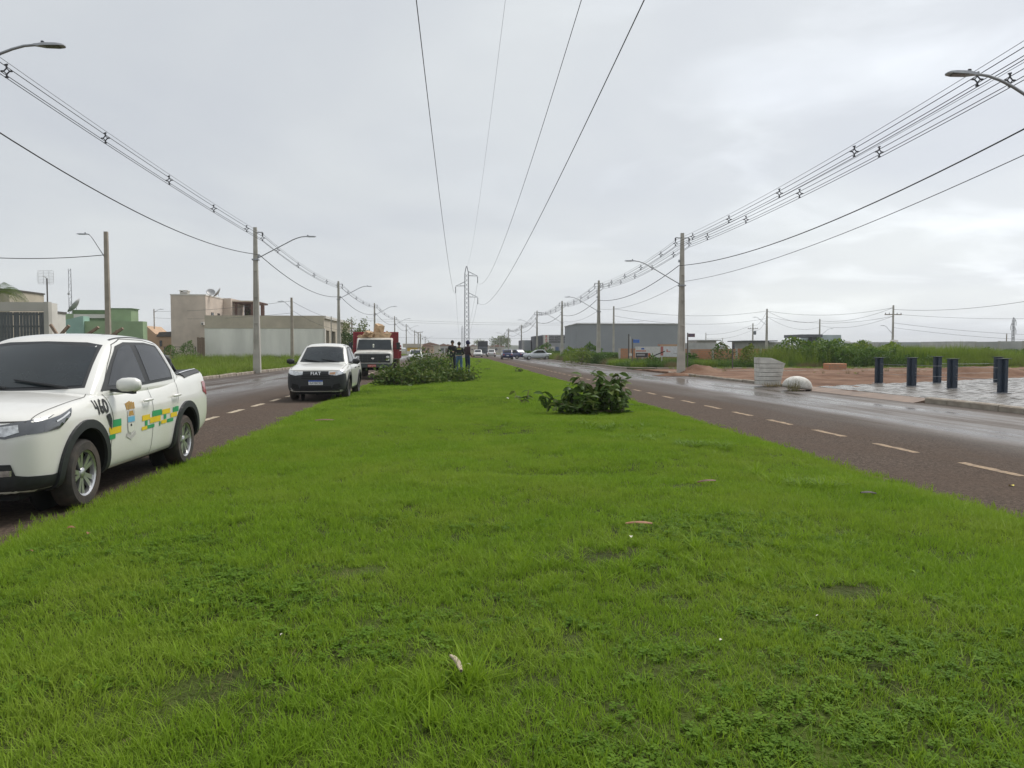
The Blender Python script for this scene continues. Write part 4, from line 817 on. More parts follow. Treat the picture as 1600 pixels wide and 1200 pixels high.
# box truck far off
bt = empty('box_truck', at(755, 560, 190).xy.to_3d(), RZ, 'distant dark box truck coming along behind the median', 'truck')
m_ = MB(); m_.box(-6, -1.2, -1.2, 1.2, .9, 3.6); m_.build('cargo_box', pm('dark_box', (.035, .04, .045), .6), bt, bevel=.03); m_ = MB(); m_.prism([(0.4, .5), (.4, 1.2), (0, 2.1), (-1.1, 2.2), (-1.1, .5)], -1.05, 1.05, 'y'); m_.build('cab', pm('box_truck_cab', (.05, .06, .08), .4, coat=.5), bt, bevel=.06)
m_ = MB(); m_.add([(.39, -.9, 1.25), (.39, .9, 1.25), (.04, .85, 2.0), (.04, -.85, 2.0)], [(0, 1, 2, 3)]); q = m_.build('windscreen', M_glass, bt); q.location.x = .02
add_wheels(bt, (-.3, -4.6), .95, .45, .28, .26, False)
# ------------------------------------------------------------------ poles, lamps, lines
M_pole = pm('pole_concrete', (0.47, 0.45, 0.40), .85, var=.15, scale=1.5, bump=.3, dirt=((.20, .18, .15), .5)); M_pole_old = pm('pole_concrete_old', (0.33, 0.29, 0.24), .9, var=.2, scale=1.5, bump=.3)
M_galv = pm('galvanised_steel', (0.33, 0.34, 0.36), .45, metal=.6, var=.15); M_cable = pm('black_cable', (0.018, 0.018, 0.020), .6); M_ins = pm('polymer_spacer', (0.035, 0.036, 0.045), .5); M_alu = pm('bare_conductor', (0.16, 0.165, 0.17), .5, metal=.5)
M_lamp = pm('lamp_housing', (0.36, 0.37, 0.39), .4, metal=.3); M_led = pm('lamp_lens', (0.06, 0.065, 0.07), .15)
def pole_shaft(H, wb, wt, old=False):
    """H-section concrete pole: two flanges, a thinner web and solid bridges at intervals"""
    mb = MB(); db, dt = wb * .72, wt * .72
    def W(z): return wb + (wt - wb) * z / H
    if old:
        mb.add([(sx * W(z) / 2, sy * W(z) * .42, z) for z in (0, H) for sx, sy in ((-1, -1), (1, -1), (1, 1), (-1, 1))], [(0, 1, 2, 3), (7, 6, 5, 4), (0, 4, 5, 1), (1, 5, 6, 2), (2, 6, 7, 3), (3, 7, 4, 0)]); return mb
    def tap(x0f, x1f, y0f, y1f, za, zb):
        vs = []
        for z in (za, zb):
            w_ = W(z) / 2; d_ = w_ * .72
            vs += [(x0f * w_, y0f * d_, z), (x1f * w_, y0f * d_, z), (x1f * w_, y1f * d_, z), (x0f * w_, y1f * d_, z)]
        mb.add(vs, [(3, 2, 1, 0), (4, 5, 6, 7), (0, 1, 5, 4), (1, 2, 6, 5), (2, 3, 7, 6), (3, 0, 4, 7)])
    tap(-1, -.58, -1, 1, 0, H); tap(.58, 1, -1, 1, 0, H); tap(-.58, .58, -.42, .42, 0, H)
    tap(-.578, .578, -.98, .98, -.05, 1.35)
    for z in (H * .34, H * .52): tap(-.578, .578, -.98, .98, z, z + .10)
    tap(-.578, .578, -.98, .98, H * .70, H - .002)
    return mb
def lamp_arm(parent, z, reach, rise, side, face_y=0.0, k=1.0):
    P = [(0, 0, z)]
    for i in range(1, 9):
        t_ = i / 8
        if t_ < .66: P.append((side * reach * t_ * 1.12, 0, z + rise * t_ * 1.36))
        else: u = (t_ - .625) / .375; P.append((side * reach * (.70 + .24 * u), 0, z + rise * (.85 + .15 * math.sin(u * math.pi / 2))))
    mb = MB(); mb.tube(P, .030 * k, 8); arm = mb.build('lamp_arm', M_galv, parent, smooth=60)
    e = Vector(P[-1]); h = MB(); x0 = e.x; s_ = side
    prof = [(0, .035, .03), (.10, .045, .045), (.22, .10, .05), (.50, .12, .045), (.62, .10, .03), (.66, .06, .015)]
    rings = []
    for d, hw, ht in prof: rings.append([(x0 + s_ * (d - .05), -hw * k, e.z - ht * .6 * k), (x0 + s_ * (d - .05), hw * k, e.z - ht * .6 * k), (x0 + s_ * (d - .05), hw * .8 * k, e.z + ht * .7 * k), (x0 + s_ * (d - .05), -hw * .8 * k, e.z + ht * .7 * k)])
    vs = [p for r in rings for p in r]; n = len(rings)
    h.add(vs, [(i * 4 + j, i * 4 + (j + 1) % 4, i * 4 + 4 + (j + 1) % 4, i * 4 + 4 + j) for i in range(n - 1) for j in range(4)] + [(0, 1, 2, 3), (n * 4 - 1, n * 4 - 2, n * 4 - 3, n * 4 - 4)])
    head = h.build('lamp_head', M_lamp, parent, smooth=40)
    l_ = MB(); l_.box(min(x0 + s_ * .2, x0 + s_ * .52), max(x0 + s_ * .2, x0 + s_ * .52), -.085 * k, .085 * k, e.z - .034 * k, e.z - .030 * k); l_.build('lamp_lens', M_led, head)
    p_ = MB(); p_.lathe([(.035, e.z + .03 * k), (.035, e.z + .085), (.02, e.z + .095)], 8, o=(x0 + s_ * .14, 0, 0)); p_.build('photocell', M_ins, head)
def spacer_mesh(sz=1.0):
    mb = MB(); q = .20 * sz
    pts = [(0, q), (q * .95, 0), (0, -q), (-q * .95, 0)]
    for i in range(4):
        a, b = pts[i], pts[(i + 1) % 4]; mb.bar((a[0] * .55, 0, a[1] * .55), (b[0] * .55, 0, b[1] * .55), .035 * sz)
    for x, z in pts: mb.bar((x * .5, 0, z * .5), (x * 1.05, 0, z * 1.05), .05 * sz)
    mb.bar((-.07 * sz, 0, q * 1.1), (.05 * sz, 0, q * 1.25), .05 * sz); mb.bar((-.06 * sz, 0, -q * 1.1), (.06 * sz, 0, -q * 1.1), .05 * sz)
    return mb.mesh('spacer', M_ins)
SPM = spacer_mesh(.70)
def cat(a, b, sag, n=22):
    a = Vector(a); b = Vector(b); return [a.lerp(b, i / n) - Vector((0, 0, 4 * sag * (i / n) * (1 - i / n))) for i in range(n + 1)]
def cable(name, a, b, sag, r, mat, parent=None, n=22):
    mb = MB(); mb.tube(cat(a, b, sag, n), r, 5, cap=False); return mb.build(name, mat, parent, smooth=180)
OFF = ((0, .24), (.16, 0), (0, -.18), (-.16, 0))         # messenger above, three phases in a diamond
def bundle_span(p, q, sag, label, nsp, r=.011, name='overhead_line'):
    root = empty(name, (0, 0, 0), 0, label, 'power line', 'compact overhead line spans along the avenue')
    p = Vector(p); q = Vector(q)
    for ox, oz in OFF: cable('conductor' if oz < .2 else 'messenger_wire', p + Vector((ox, 0, oz)), q + Vector((ox, 0, oz)), sag, r if oz < .2 else r * .7, M_cable if oz < .2 else M_alu, root)
    for i in range(nsp):
        t_ = (i + .6) / (nsp + .2); c = p.lerp(q, t_) - Vector((0, 0, 4 * sag * t_ * (1 - t_))); s = link_mesh('spacer', SPM, root); s.location = c; s.rotation_euler = (0, 0, math.atan2(-(q - p).x, (q - p).y) + random.uniform(-.1, .1))
    return root
def line_pole(X, Y, H, z0, label, side, brackets, reach=3.0, lampz=None, rise=1.5, wb=.44, wt=.19, lamp=True, old=False, name='lamp_post', group='concrete lamp posts along the avenue'):
    root = empty(name, (X, Y, z0), 0, label, 'lamp post' if lamp else 'utility pole', group)
    pole_shaft(H, wb, wt, old).build('shaft', M_pole_old if old else M_pole, root)
    for s_ in brackets:
        b = MB(); b.bar((s_ * wt / 2, 0, H - .30), (s_ * .42, 0, H - .28), .05); br = b.build('bracket', M_galv, root); i_ = MB(); i_.lathe([(.03, 0), (.06, -.03), (.03, -.06), (.06, -.09), (.03, -.12), (.05, -.15), (.02, -.18)], 10, o=(s_ * .42, 0, H - .30)); i_.build('insulator', M_ins, br)
        sp = link_mesh('spacer', SPM, root); sp.location = (s_ * .42, 0, H - .62)
    if lamp: lamp_arm(root, lampz, reach, rise, side); c = MB(); c.box(-wb * .45, wb * .45, -wb * .36, wb * .36, lampz - .06, lampz + .02); c.build('clamp', M_galv, root)
    r_ = MB(); zc = H * .80
    for k in range(2): pass
    r_.bar((side * wt * .5, -.02, zc), (side * (wt * .5 + .14), -.02, zc + .02), .05, .16); r_.build('cable_bracket', M_galv, root)
    return root
# right-hand row: two compact lines, lamps reach over the road to the left
rows_r = [(13.2, -18, 8.5), (at(1477, 120, 14.6).x + 3.55, 14.6, 8.9), (at(1064, 585, 46).x, 46, 8.5), (at(935, 569, 78).x, 78, 8.5), (at(878, 566, 111).x, 111, 8.5), (at(839, 563, 139).x, 139, 8.5), (at(814.7, 560, 180).x, 180, 7.3), (at(794.6, 557, 215).x, 215, 7.4), (at(781, 556, 262).x, 262, 5.8), (at(772, 555, 305).x, 305, 5.4)]
lab_r = ['', 'lamp post whose curved arm and lamp enter at the top right corner', 'tallest concrete lamp post on the right, standing on a dirt corner with pale painted foot', 'second concrete lamp post of the right row, in front of the grey warehouse', 'third concrete lamp post of the right row, at the left edge of the grey warehouse', 'concrete lamp post in front of the dark shop left of the red lettered sign', 'concrete lamp post beside the silver car and striped shop', 'concrete lamp post by the dark blue car on the right carriageway', 'small far lamp post left of the dark blue car', 'farthest small lamp post of the right row']
for i, (X, Y, H) in enumerate(rows_r):
    if i == 0: continue
    line_pole(X, Y, H, .05 if Y > 20 else .1, lab_r[i], -1, (-1, 1), reach=3.1, lampz=min(H, 8.5) * (5.35 / 8.5), rise=1.45, wb=.46 if i < 5 else .40)
for i in range(len(rows_r) - 1):
    (x0, y0, h0), (x1, y1, h1) = rows_r[i], rows_r[i + 1]
    for s_, w_ in ((-1, 'left'), (1, 'right')):
        bundle_span((x0 + s_ * .42, y0, h0 - .62), (x1 + s_ * .42, y1, h1 - .62), .30 if i < 2 else .42, '%s bundle of spaced cables %s' % (w_, ['running out overhead past the near right lamp', 'from the top right corner down to the tallest right pole', 'between the tallest right pole and the warehouse pole', 'between the second and third poles of the right row', 'from the third right pole to the sign shop pole', 'from the sign shop pole to the silver car pole', 'from the silver car pole to the blue car pole', 'beyond the blue car pole on the right', 'at the far end of the right row'][i]), 5 if i < 5 else 3, r=.009 + .004 * min(i, 6) / 3)
    z0, z1 = min(h0, 8.7) * .775, min(h1, 8.5) * .775; lab = ['overhead past the right edge', 'from the right edge to the tallest right pole', 'from the tallest right pole to the warehouse pole', 'from the second to the third right pole', 'from the third right pole to the sign shop pole', 'from the sign shop pole to the silver car pole', 'from the silver car pole to the blue car pole', 'beyond the blue car pole', 'at the far end of the right row'][i]
    tag(cable('service_cable', (x0 - .2, y0, z0), (x1 - .2, y1, z1), .75, .016 + .003 * min(i, 5), M_cable), 'single black service cable ' + lab, 'cable', 'service cables slung between the lamp posts')
    if i < 4: tag(cable('telephone_cable', (x0 + .15, y0, z0 - (.45 if i < 2 else .95)), (x1 + .15, y1, z1 - .95), .55, .011, M_cable), 'thin lower telephone cable ' + lab, 'cable', 'service cables slung between the lamp posts')
# left-hand row
rows_l = [(-11.9, -20, 9.0), (at(103, 70, 17.8).x - 3.5, 17.8, 9.3), (at(402, 581, 46).x, 46, 8.45), (at(530, 570, 82).x, 82, 8.5), (at(585.8, 565, 120).x, 120, 8.5), (at(617, 561, 167).x, 167, 8.5), (at(635, 558, 217).x, 217, 8.5), (at(648, 556, 280).x, 280, 8.4), (at(664.5, 556, 340).x, 340, 7.2), (at(669.5, 556, 400).x, 400, 6.2)]
lab_l = ['', 'lamp post whose curved arm and lamp enter at the top left corner', 'tallest concrete lamp post on the left verge, before the white wall', 'second concrete lamp post of the left row, behind the black-bumpered pickup', 'third lamp post of the left row, rising behind the dump truck load', 'fourth lamp post of the left row, at the right edge of the dump truck', 'fifth lamp post of the left row, just right of the dump truck', 'sixth lamp post of the left row, by the yellow building', 'seventh, far small lamp post of the left row', 'farthest small lamp post of the left row']
for i, (X, Y, H) in enumerate(rows_l):
    if i == 0: continue
    line_pole(X, Y, H, .15, lab_l[i], 1, (1,), reach=3.05, lampz=min(H, 8.5) * (6.6 / 8.45), rise=1.35, wb=.42 if i < 4 else .40)
for i in range(len(rows_l) - 1):
    (x0, y0, h0), (x1, y1, h1) = rows_l[i], rows_l[i + 1]
    lab = ['overhead past the left edge', 'from the top left corner to the tallest left pole', 'from the tallest left pole to the second left pole', 'from the second to the third left pole', 'from the third to the fourth left pole', 'from the fourth to the fifth left pole', 'from the fifth to the sixth left pole', 'beyond the sixth left pole', 'at the far end of the left row'][i]
    bundle_span((x0 + .42, y0, h0 + .15 - .62), (x1 + .42, y1, h1 + .15 - .62), .16 if i < 2 else .45, 'bundle of spaced cables ' + lab, 5 if i < 5 else 3, r=.009 + .004 * min(i, 6) / 3)
    tag(cable('service_cable', (x0 + .2, y0, min(h0, 9.0) * .82 + .1), (x1 + .2, y1, min(h1, 9.0) * .82 + .1), .8, .016 + .003 * min(i, 5), M_cable), 'single black service cable ' + lab, 'cable', 'service cables slung between the lamp posts')
# other poles: (px, top py, Y, half width, lamp side, label, crossarm)
def other_pole(px, py, Y, wb, wt, label, lamp=0, cross=False, old=False, z0=.05, lz=.8, reach=1.6, rise=1.2, tr=False):
    p = at(px, py, Y); H = p.z - z0; root = empty('utility_pole', (p.x, Y, z0), 0, label, 'utility pole', 'other utility poles')
    pole_shaft(H, wb, wt, old).build('shaft', M_pole_old if old else M_pole, root)
    if lamp: lamp_arm(root, H * lz, reach, rise, lamp)
    if cross: b = MB(); b.box(-1.3, 1.3, -.07, .07, H * cross, H * cross + .14); b.build('crossarm', M_pole_old, root); 
    if cross:
        for x in (-1.2, -.6, .6, 1.2): i_ = MB(); i_.lathe([(.03, 0), (.07, .05), (.03, .1), (.07, .15), (.02, .2)], 8, o=(x, 0, H * cross + .14)); i_.build('insulator', M_ins, root)
    if tr: b = MB(); b.lathe([(.05, -.5), (.32, -.48), (.35, 0), (.32, .45), (.05, .5)], 12, o=(.5, -.1, H * .70)); b.build('transformer', pm('transformer_grey', (.16, .18, .2), .5), root, smooth=40)
    return p, H
PL = {}
PL['a'] = other_pole(165.5, 362, 47, .30, .20, 'thick weathered pole with small lamp on its left side, behind the striped pickup', -1, old=True, z0=.15, lz=.80, reach=1.1, rise=1.5)
PL['b'] = other_pole(455.5, 465, 82, .34, .20, 'old grey pole leaning against the sky before the white wall', -1, old=True, z0=.15, lz=.83, reach=.9, rise=.75)
PL['c'] = other_pole(517.5, 494, 99, .16, .12, 'thin white pole beside the garage openings', z0=.15)
PL['d'] = other_pole(549.5, 499, 108, .22, .15, 'weathered pole in front of the loose tree', old=True, z0=.15)
PL['e'] = other_pole(240.5, 483, 120, .16, .12, 'thin dark pole between the green house and the beige house', old=True, z0=.1, lamp=1, lz=.93, reach=.9, rise=.5)
PL['f'] = other_pole(959, 478.5, 104, .30, .18, 'bare concrete pole before the grey warehouse, ringed by coiled cable', z0=.05)
PL['g'] = other_pole(1198.5, 482.5, 126, .42, .22, 'tall concrete pole with lamp beyond the brick wall', -1, z0=.05, lz=.66, reach=2.0, rise=1.4)
PL['h'] = other_pole(1176.5, 505, 190, .40, .22, 'pole carrying a transformer beyond the brick wall', 0, .82, z0=.05, tr=True)
PL['i'] = other_pole(1281, 498.5, 150, .34, .2, 'concrete pole with lamp before the pale flat-roofed house', 1, z0=.05, lz=.55, reach=2.4, rise=1.5)
PL['j'] = other_pole(1396, 477, 110, .30, .2, 'tall pole with crossarm beyond the weeds on the right', -1, .82, z0=.05, lz=.46, reach=1.4, rise=1.3)
PL['k'] = other_pole(1103, 520, 170, .2, .15, 'small far pole above the unfinished block house', z0=.05)
PL['l'] = other_pole(1573, 521.5, 160, .2, .16, 'short dark pole at the right edge above the block wall', z0=.05, old=True)
PL['m'] = other_pole(1129, 528, 170, .18, .12, 'thin short pole left of the grey flat-roofed house', z0=.05)
PL['n'] = other_pole(653.5, 519, 230, .34, .3, 'grey pole with crossbar beside the yellow building', z0=.05, cross=.98)
PL['o'] = other_pole(656.8, 521, 226, .40, .34, 'thick grey pole right of the crossbar pole', z0=.05)
for a, b, sg, lb, r_ in (('f', 'g', .9, 'spaced cable from the warehouse pole to the pole beyond the brick wall', .02), ('g', 'j', .9, 'high cable between the two tall poles on the right', .02), ('h', 'g', 1.0, 'cable from the transformer pole to the tall pole beyond the brick wall', .022), ('i', 'j', .8, 'cable from the house pole to the crossarm pole', .022), ('g', 'i', 1.0, 'low cable from the tall pole to the house pole', .022), ('k', 'h', .7, 'far cable to the transformer pole', .025), ('e', 'b', .3, 'cable behind the beige house on the left', .016), ('b', 'd', .5, 'cable from the old grey pole towards the loose tree', .016)):
    (p, H), (q, K) = PL[a], PL[b]; tag(cable('overhead_cable', p - Vector((0, 0, .35)), q - Vector((0, 0, .35)), sg, r_, M_cable), lb, 'cable', 'far overhead cables'); 
    tag(cable('overhead_cable', p - Vector((0, 0, 1.3)), q - Vector((0, 0, 1.6)), sg * 1.2, r_ * .9, M_cable), 'lower ' + lb, 'cable', 'far overhead cables')
pj = PL['j'][0]; tag(cable('overhead_cable', pj - Vector((0, 0, .6)), at(1720, 448, 70), .9, .022, M_cable), 'cable rising from the crossarm pole to the right edge', 'cable', 'far overhead cables')
for k, (dz, yy_) in enumerate(((1.3, 495), (2.6, 524), (3.3, 532))): tag(cable('overhead_cable', pj - Vector((0, 0, dz)), at(1680, yy_, 125), .5, .02, M_cable), ['upper', 'middle', 'lowest'][k] + ' of three cables running right from the crossarm pole', 'cable', 'far overhead cables')
pa = PL['a'][0]; tag(cable('overhead_cable', pa - Vector((.1, 0, 1.35)), at(-40, 401, 44), .15, .022, M_cable), 'dark cable from the thick weathered pole to the left edge', 'cable', 'far overhead cables')
# far wires crossing the avenue
for k, (ya, yb) in enumerate(((497, 502), (500, 505), (525, 523))): tag(cable('crossing_wire', at(560, ya, 210), at(1005, yb, 215), .9, .022, M_alu), ['upper', 'second', 'lowest'][k] + ' faint wire crossing the avenue behind the pylon', 'cable', 'wires crossing the avenue')
# lattice pylon
def pylon(px, Y, ztop, label, w0=.62, full=True, arm=2.7):
    p = at(px, 560, Y); root = empty('pylon', (p.x, Y, 0), 0, label, 'pylon'); H = ztop; st = pm('pylon_steel', (0.20, 0.205, 0.22), .5, metal=.4)
    wz = lambda z: w0 * (1.1 - .22 * z / H) if z < H * .92 else w0 * .88 * max(.18, (H - z) / (H * .08) * .82 + .18)
    for sx in (-1, 1):
        for sy in (-1, 1):
            b = MB(); zs = [0, H * .5, H * .92, H]
            for a, c in zip(zs[:-1], zs[1:]): b.bar((sx * wz(a), sy * wz(a), a), (sx * wz(c), sy * wz(c), c), .15)
            b.build('leg', st, root)
    n = 18
    for i in range(n):
        a, c = H * .92 * i / n, H * .92 * (i + 1) / n; fl = 1 if i % 2 else -1
        for f in range(4):
            b = MB(); ca, sa = ((1, 0), (0, 1), (-1, 0), (0, -1))[f]
            def q(u, w_): return (w_ * ca - u * w_ * sa, w_ * sa + u * w_ * ca)
            pa_ = q(-fl, wz(a)); pb_ = q(fl, wz(c)); b.bar((*pa_, a), (*pb_, c), .10); b.build('brace', st, root)
    if not full: return p
    for zc, s_, L_ in ((H * .895, 1, arm), (H * .78, -1, arm), (H * .655, 1, arm)):
        x1 = p.x
        a = MB(); w_ = wz(zc); tip = (s_ * (w_ + L_), 0, zc - .1)
        for sy in (-1, 1): a.bar((s_ * w_, sy * w_, zc), tip, .10); a.bar((s_ * w_, sy * w_, zc + 1.2), tip, .09)
        a.bar((s_ * (w_ + L_ * .45), 0, zc), (s_ * (w_ + L_ * .45), 0, zc + .62), .07); arm = a.build('crossarm', st, root)
        i_ = MB(); prof = []
        for k in range(13): prof += [(.05, -.15 * k), (.13, -.15 * k - .05), (.13, -.15 * k - .09)]
        i_.lathe(prof, 8, o=(tip[0], 0, zc - .25)); i_.build('insulator', M_ins, arm)
    return p
pp = pylon(729.5, 230, 26.2, 'tall lattice steel pylon rising from the median behind the people')
p2_ = pylon(722.5, 520, 17.5, 'far lattice pylon half hidden behind the tall pylon', .55, False)
pylon(1582, 330, 16.0, 'distant lattice pylon at the right edge above the block wall', .42, True, .9)
def conductor(x0, xe, pts, r, label):               # parabola through three (distance, height) points, carried on behind the camera
    co = np.polyfit([a for a, b in pts], [b for a, b in pts], 2); P = []
    for y in np.concatenate([np.linspace(-40, 60, 26), np.linspace(66, 230, 26)]): P.append((x0 + (xe - x0) * (y - 26) / 204, y, float(np.polyval(co, y))))
    mb = MB(); mb.tube(P, r, 5, cap=False); tag(mb.build('transmission_wire', M_cable, None, smooth=180), label, 'cable', 'transmission wires along the median')
tipR = pp.x + .50 + 2.7; tipL = pp.x - .50 - 2.7
conductor(6.0, tipR, [(24, 12.5), (66, 10.6), (230, 15.6)], .020, 'rightmost and lowest transmission wire curving up from the pylon')
conductor(-1.45, tipL, [(28, 15.0), (70, 13.2), (230, 18.3)], .020, 'leftmost transmission wire rising from the left arm of the pylon')
conductor(5.75, tipR, [(36, 17.3), (76, 15.3), (230, 21.3)], .018, 'second transmission wire from the right, hanging from the top arm')
conductor(2.9, pp.x, [(44, 21.5), (90, 20.2), (230, 26.2)], .009, 'thin earth wire running to the tip of the pylon')
for k, (xa, za) in enumerate(((tipL, 18.3), (tipR, 15.6), (tipR, 21.3))): tag(cable('transmission_wire', (xa, 230, za), (p2_.x + (xa - pp.x) * .6, 520, za * .62), 4.0, .03, M_alu), ['left', 'lower right', 'upper right'][k] + ' wire sagging away behind the tall pylon', 'cable', 'transmission wires along the median')
# ------------------------------------------------------------------ buildings and walls
def wall_mat(name, col, **k): return pm(name, col, k.get('rough', .85), var=k.get('var', .10), scale=k.get('scale', .8), bump=.15, dirt=k.get('dirt', (tuple(c * .55 for c in col), .45)), stretch=k.get('stretch'))
W_beige = wall_mat('beige_render', (0.60, 0.51, 0.43)); W_pale = wall_mat('pale_grey_render', (0.80, 0.79, 0.73), stretch=(1, 1, .25)); W_raw = wall_mat('raw_cement_render', (0.50, 0.44, 0.35)); W_green = wall_mat('green_render', (0.28, 0.38, 0.22)); W_teal = wall_mat('teal_render', (0.30, 0.46, 0.40)); W_white = wall_mat('white_render', (0.68, 0.65, 0.60)); W_conc = wall_mat('cement_wall', (0.46, 0.44, 0.40)); W_ware = wall_mat('warehouse_grey', (0.31, 0.325, 0.345), var=.07, scale=.3, dirt=((.24, .25, .27), .4)); W_cream = wall_mat('cream_render', (0.52, 0.46, 0.37)); W_orange = wall_mat('orange_render', (0.50, 0.34, 0.22)); W_blue = wall_mat('pale_blue_render', (0.46, 0.53, 0.55)); W_dk = wall_mat('dark_grey_render', (0.13, 0.135, 0.15)); W_block = wall_mat('block_wall', (0.48, 0.475, 0.46), var=.16)
M_roofm = pm('roof_trim_dark', (0.11, 0.10, 0.09), .7); M_wood = pm('dark_timber', (0.10, 0.045, 0.03), .6); M_tile = pm('brown_tile', (0.25, 0.13, 0.08), .8)
def brick_mat():
    m = bpy.data.materials.new('hollow_brick'); m.use_nodes = True; t = m.node_tree; b = t.nodes['Principled BSDF']; lk = t.links.new
    co = t.nodes.new('ShaderNodeTexCoord'); mp = t.nodes.new('ShaderNodeMapping'); mp.inputs['Rotation'].default_value = (math.pi / 2, 0, 0); lk(co.outputs['Object'], mp.inputs[0])
    k = t.nodes.new('ShaderNodeTexBrick'); k.inputs['Color1'].default_value = (.56, .25, .12, 1); k.inputs['Color2'].default_value = (.48, .21, .10, 1); k.inputs['Mortar'].default_value = (.33, .27, .22, 1); k.inputs['Scale'].default_value = 1.0; k.inputs['Brick Width'].default_value = .29; k.inputs['Row Height'].default_value = .2; k.inputs['Mortar Size'].default_value = .014; lk(mp.outputs[0], k.inputs[0])
    n = t.nodes.new('ShaderNodeTexNoise'); n.inputs['Scale'].default_value = .5; n.inputs['Detail'].default_value = 7; lk(co.outputs['Object'], n.inputs['Vector']); r = t.nodes.new('ShaderNodeValToRGB'); r.color_ramp.elements[0].position = .45; r.color_ramp.elements[1].position = .68; lk(n.outputs[0], r.inputs[0])
    x = t.nodes.new('ShaderNodeMix'); x.data_type = 'RGBA'; f = t.nodes.new('ShaderNodeMath'); f.operation = 'MULTIPLY'; f.inputs[1].default_value = .55; lk(r.outputs[0], f.inputs[0]); lk(f.outputs[0], x.inputs[0]); lk(k.outputs[0], x.inputs[6]); x.inputs[7].default_value = (.33, .25, .18, 1); lk(x.outputs[2], b.inputs['Base Color']); b.inputs['Roughness'].default_value = .9
    bp = t.nodes.new('ShaderNodeBump'); bp.inputs['Strength'].default_value = .6; bp.inputs['Distance'].default_value = .02; lk(k.outputs['Fac'], bp.inputs['Height']); bp.invert = True; lk(bp.outputs[0], b.inputs['Normal']); return m
M_brick = brick_mat()
def bld(name, label, cat_, Y, X=0): return empty(name, (X, Y, 0), 0, label, cat_)
def part(root, name, mat, *boxes, bevel=0.0, parent=None):
    mb = MB(); lx, ly = root.location.x, root.location.y
    for b in boxes: mb.box(b[0] - lx, b[1] - lx, b[2] - ly, b[3] - ly, b[4], b[5])
    o = mb.build(name, mat, parent or root, bevel=bevel)
    return o
def xw(px, Y): return at(px, 546, Y).x
def zw(px, py, Y): return at(px, py, Y).z
def dish(loc, r, az, el, label, mast=1.0, group='satellite dishes on the roofs'):
    root = empty('satellite_dish', loc, az, label, 'satellite dish', group); P = []
    mb = MB(); T = Matrix.Translation((0, 0, mast)) @ Matrix.Rotation(R(90 - el), 4, 'X'); n = 18; rings = 5; V = [T @ Vector((0, 0, 0))]; F = []
    for i in range(1, rings + 1):
        q = r * i / rings
        for j in range(n): a = 2 * math.pi * j / n; V.append(T @ Vector((q * math.cos(a), q * math.sin(a), .35 * q * q / r)))
    for j in range(n): F.append((0, 1 + j, 1 + (j + 1) % n))
    for i in range(rings - 1):
        for j in range(n): F.append((1 + i * n + j, 1 + (i + 1) * n + j, 1 + (i + 1) * n + (j + 1) % n, 1 + i * n + (j + 1) % n))
    mb.add(V, F); o = mb.build('reflector', pm('dish_grey', (.36, .36, .36), .5, metal=.2), root, smooth=180); md = o.modifiers.new('t', 'SOLIDIFY'); md.thickness = .02
    f = MB(); f.tube([T @ Vector((0, -r * .9, .3 * r)), T @ Vector((0, 0, r * .8))], .015, 5); f.tube([T @ Vector((0, 0, r * .72)), T @ Vector((0, 0, r * .86))], .04, 6); f.build('feed_arm', M_galv, root); f = MB(); f.tube([(0, 0, -.05), (0, 0, mast)], .03, 6); f.build('mast', M_galv, root)
# --- left: long wall building with raw parapet band and garage openings
Y0 = 97.0; xa, xb = xw(320, Y0), xw(506, Y0); zt, zm = zw(420, 493, Y0), zw(420, 513, Y0); yB = 121.0
r_ = bld('wall_building', 'long low building with pale lower wall and raw cement band on top', 'building', Y0)
part(r_, 'lower_wall', W_pale, (xa, xb, Y0, Y0 + .3, 0, zm)); part(r_, 'parapet_band', W_raw, (xa + .05, xb + .05, Y0 - .06, Y0 + .3, zm + .002, zt))
part(r_, 'roof_slab', W_raw, (xa + .05, xb - .32, Y0 + .31, yB, zm, zm + .2)); part(r_, 'side_wall', W_raw, (xa, xa + .3, Y0 + .31, yB, 0, zt - .02)); part(r_, 'back_wall', W_raw, (xa, xb, yB, yB + .3, 0, zt - .03))
part(r_, 'cornice', W_white, (xb - .28, xb + .25, Y0 + .31, yB, zt - .32, zt + .02)); part(r_, 'front_band', W_raw, (xb - .3, xb + .04, Y0 + .32, yB, zm - .2, zt - .33))
part(r_, 'corner_trim', W_white, (xb + .06, xb + .20, Y0 - .04, Y0 + .28, 0, zm - .01))
for a in (97.35, 101.2, 106.4, 111.5, 116.8): part(r_, 'pier', W_cream, (xb - .30, xb + .02, a, a + 1.5, 0, zm - .2))
for a in (98.9, 102.75, 107.95, 113.05): part(r_, 'garage_opening', pm('garage_shadow', (.07, .06, .055), .9), (xb - 1.2, xb - 1.1, a, a + 3.4, 0, zm - .2))
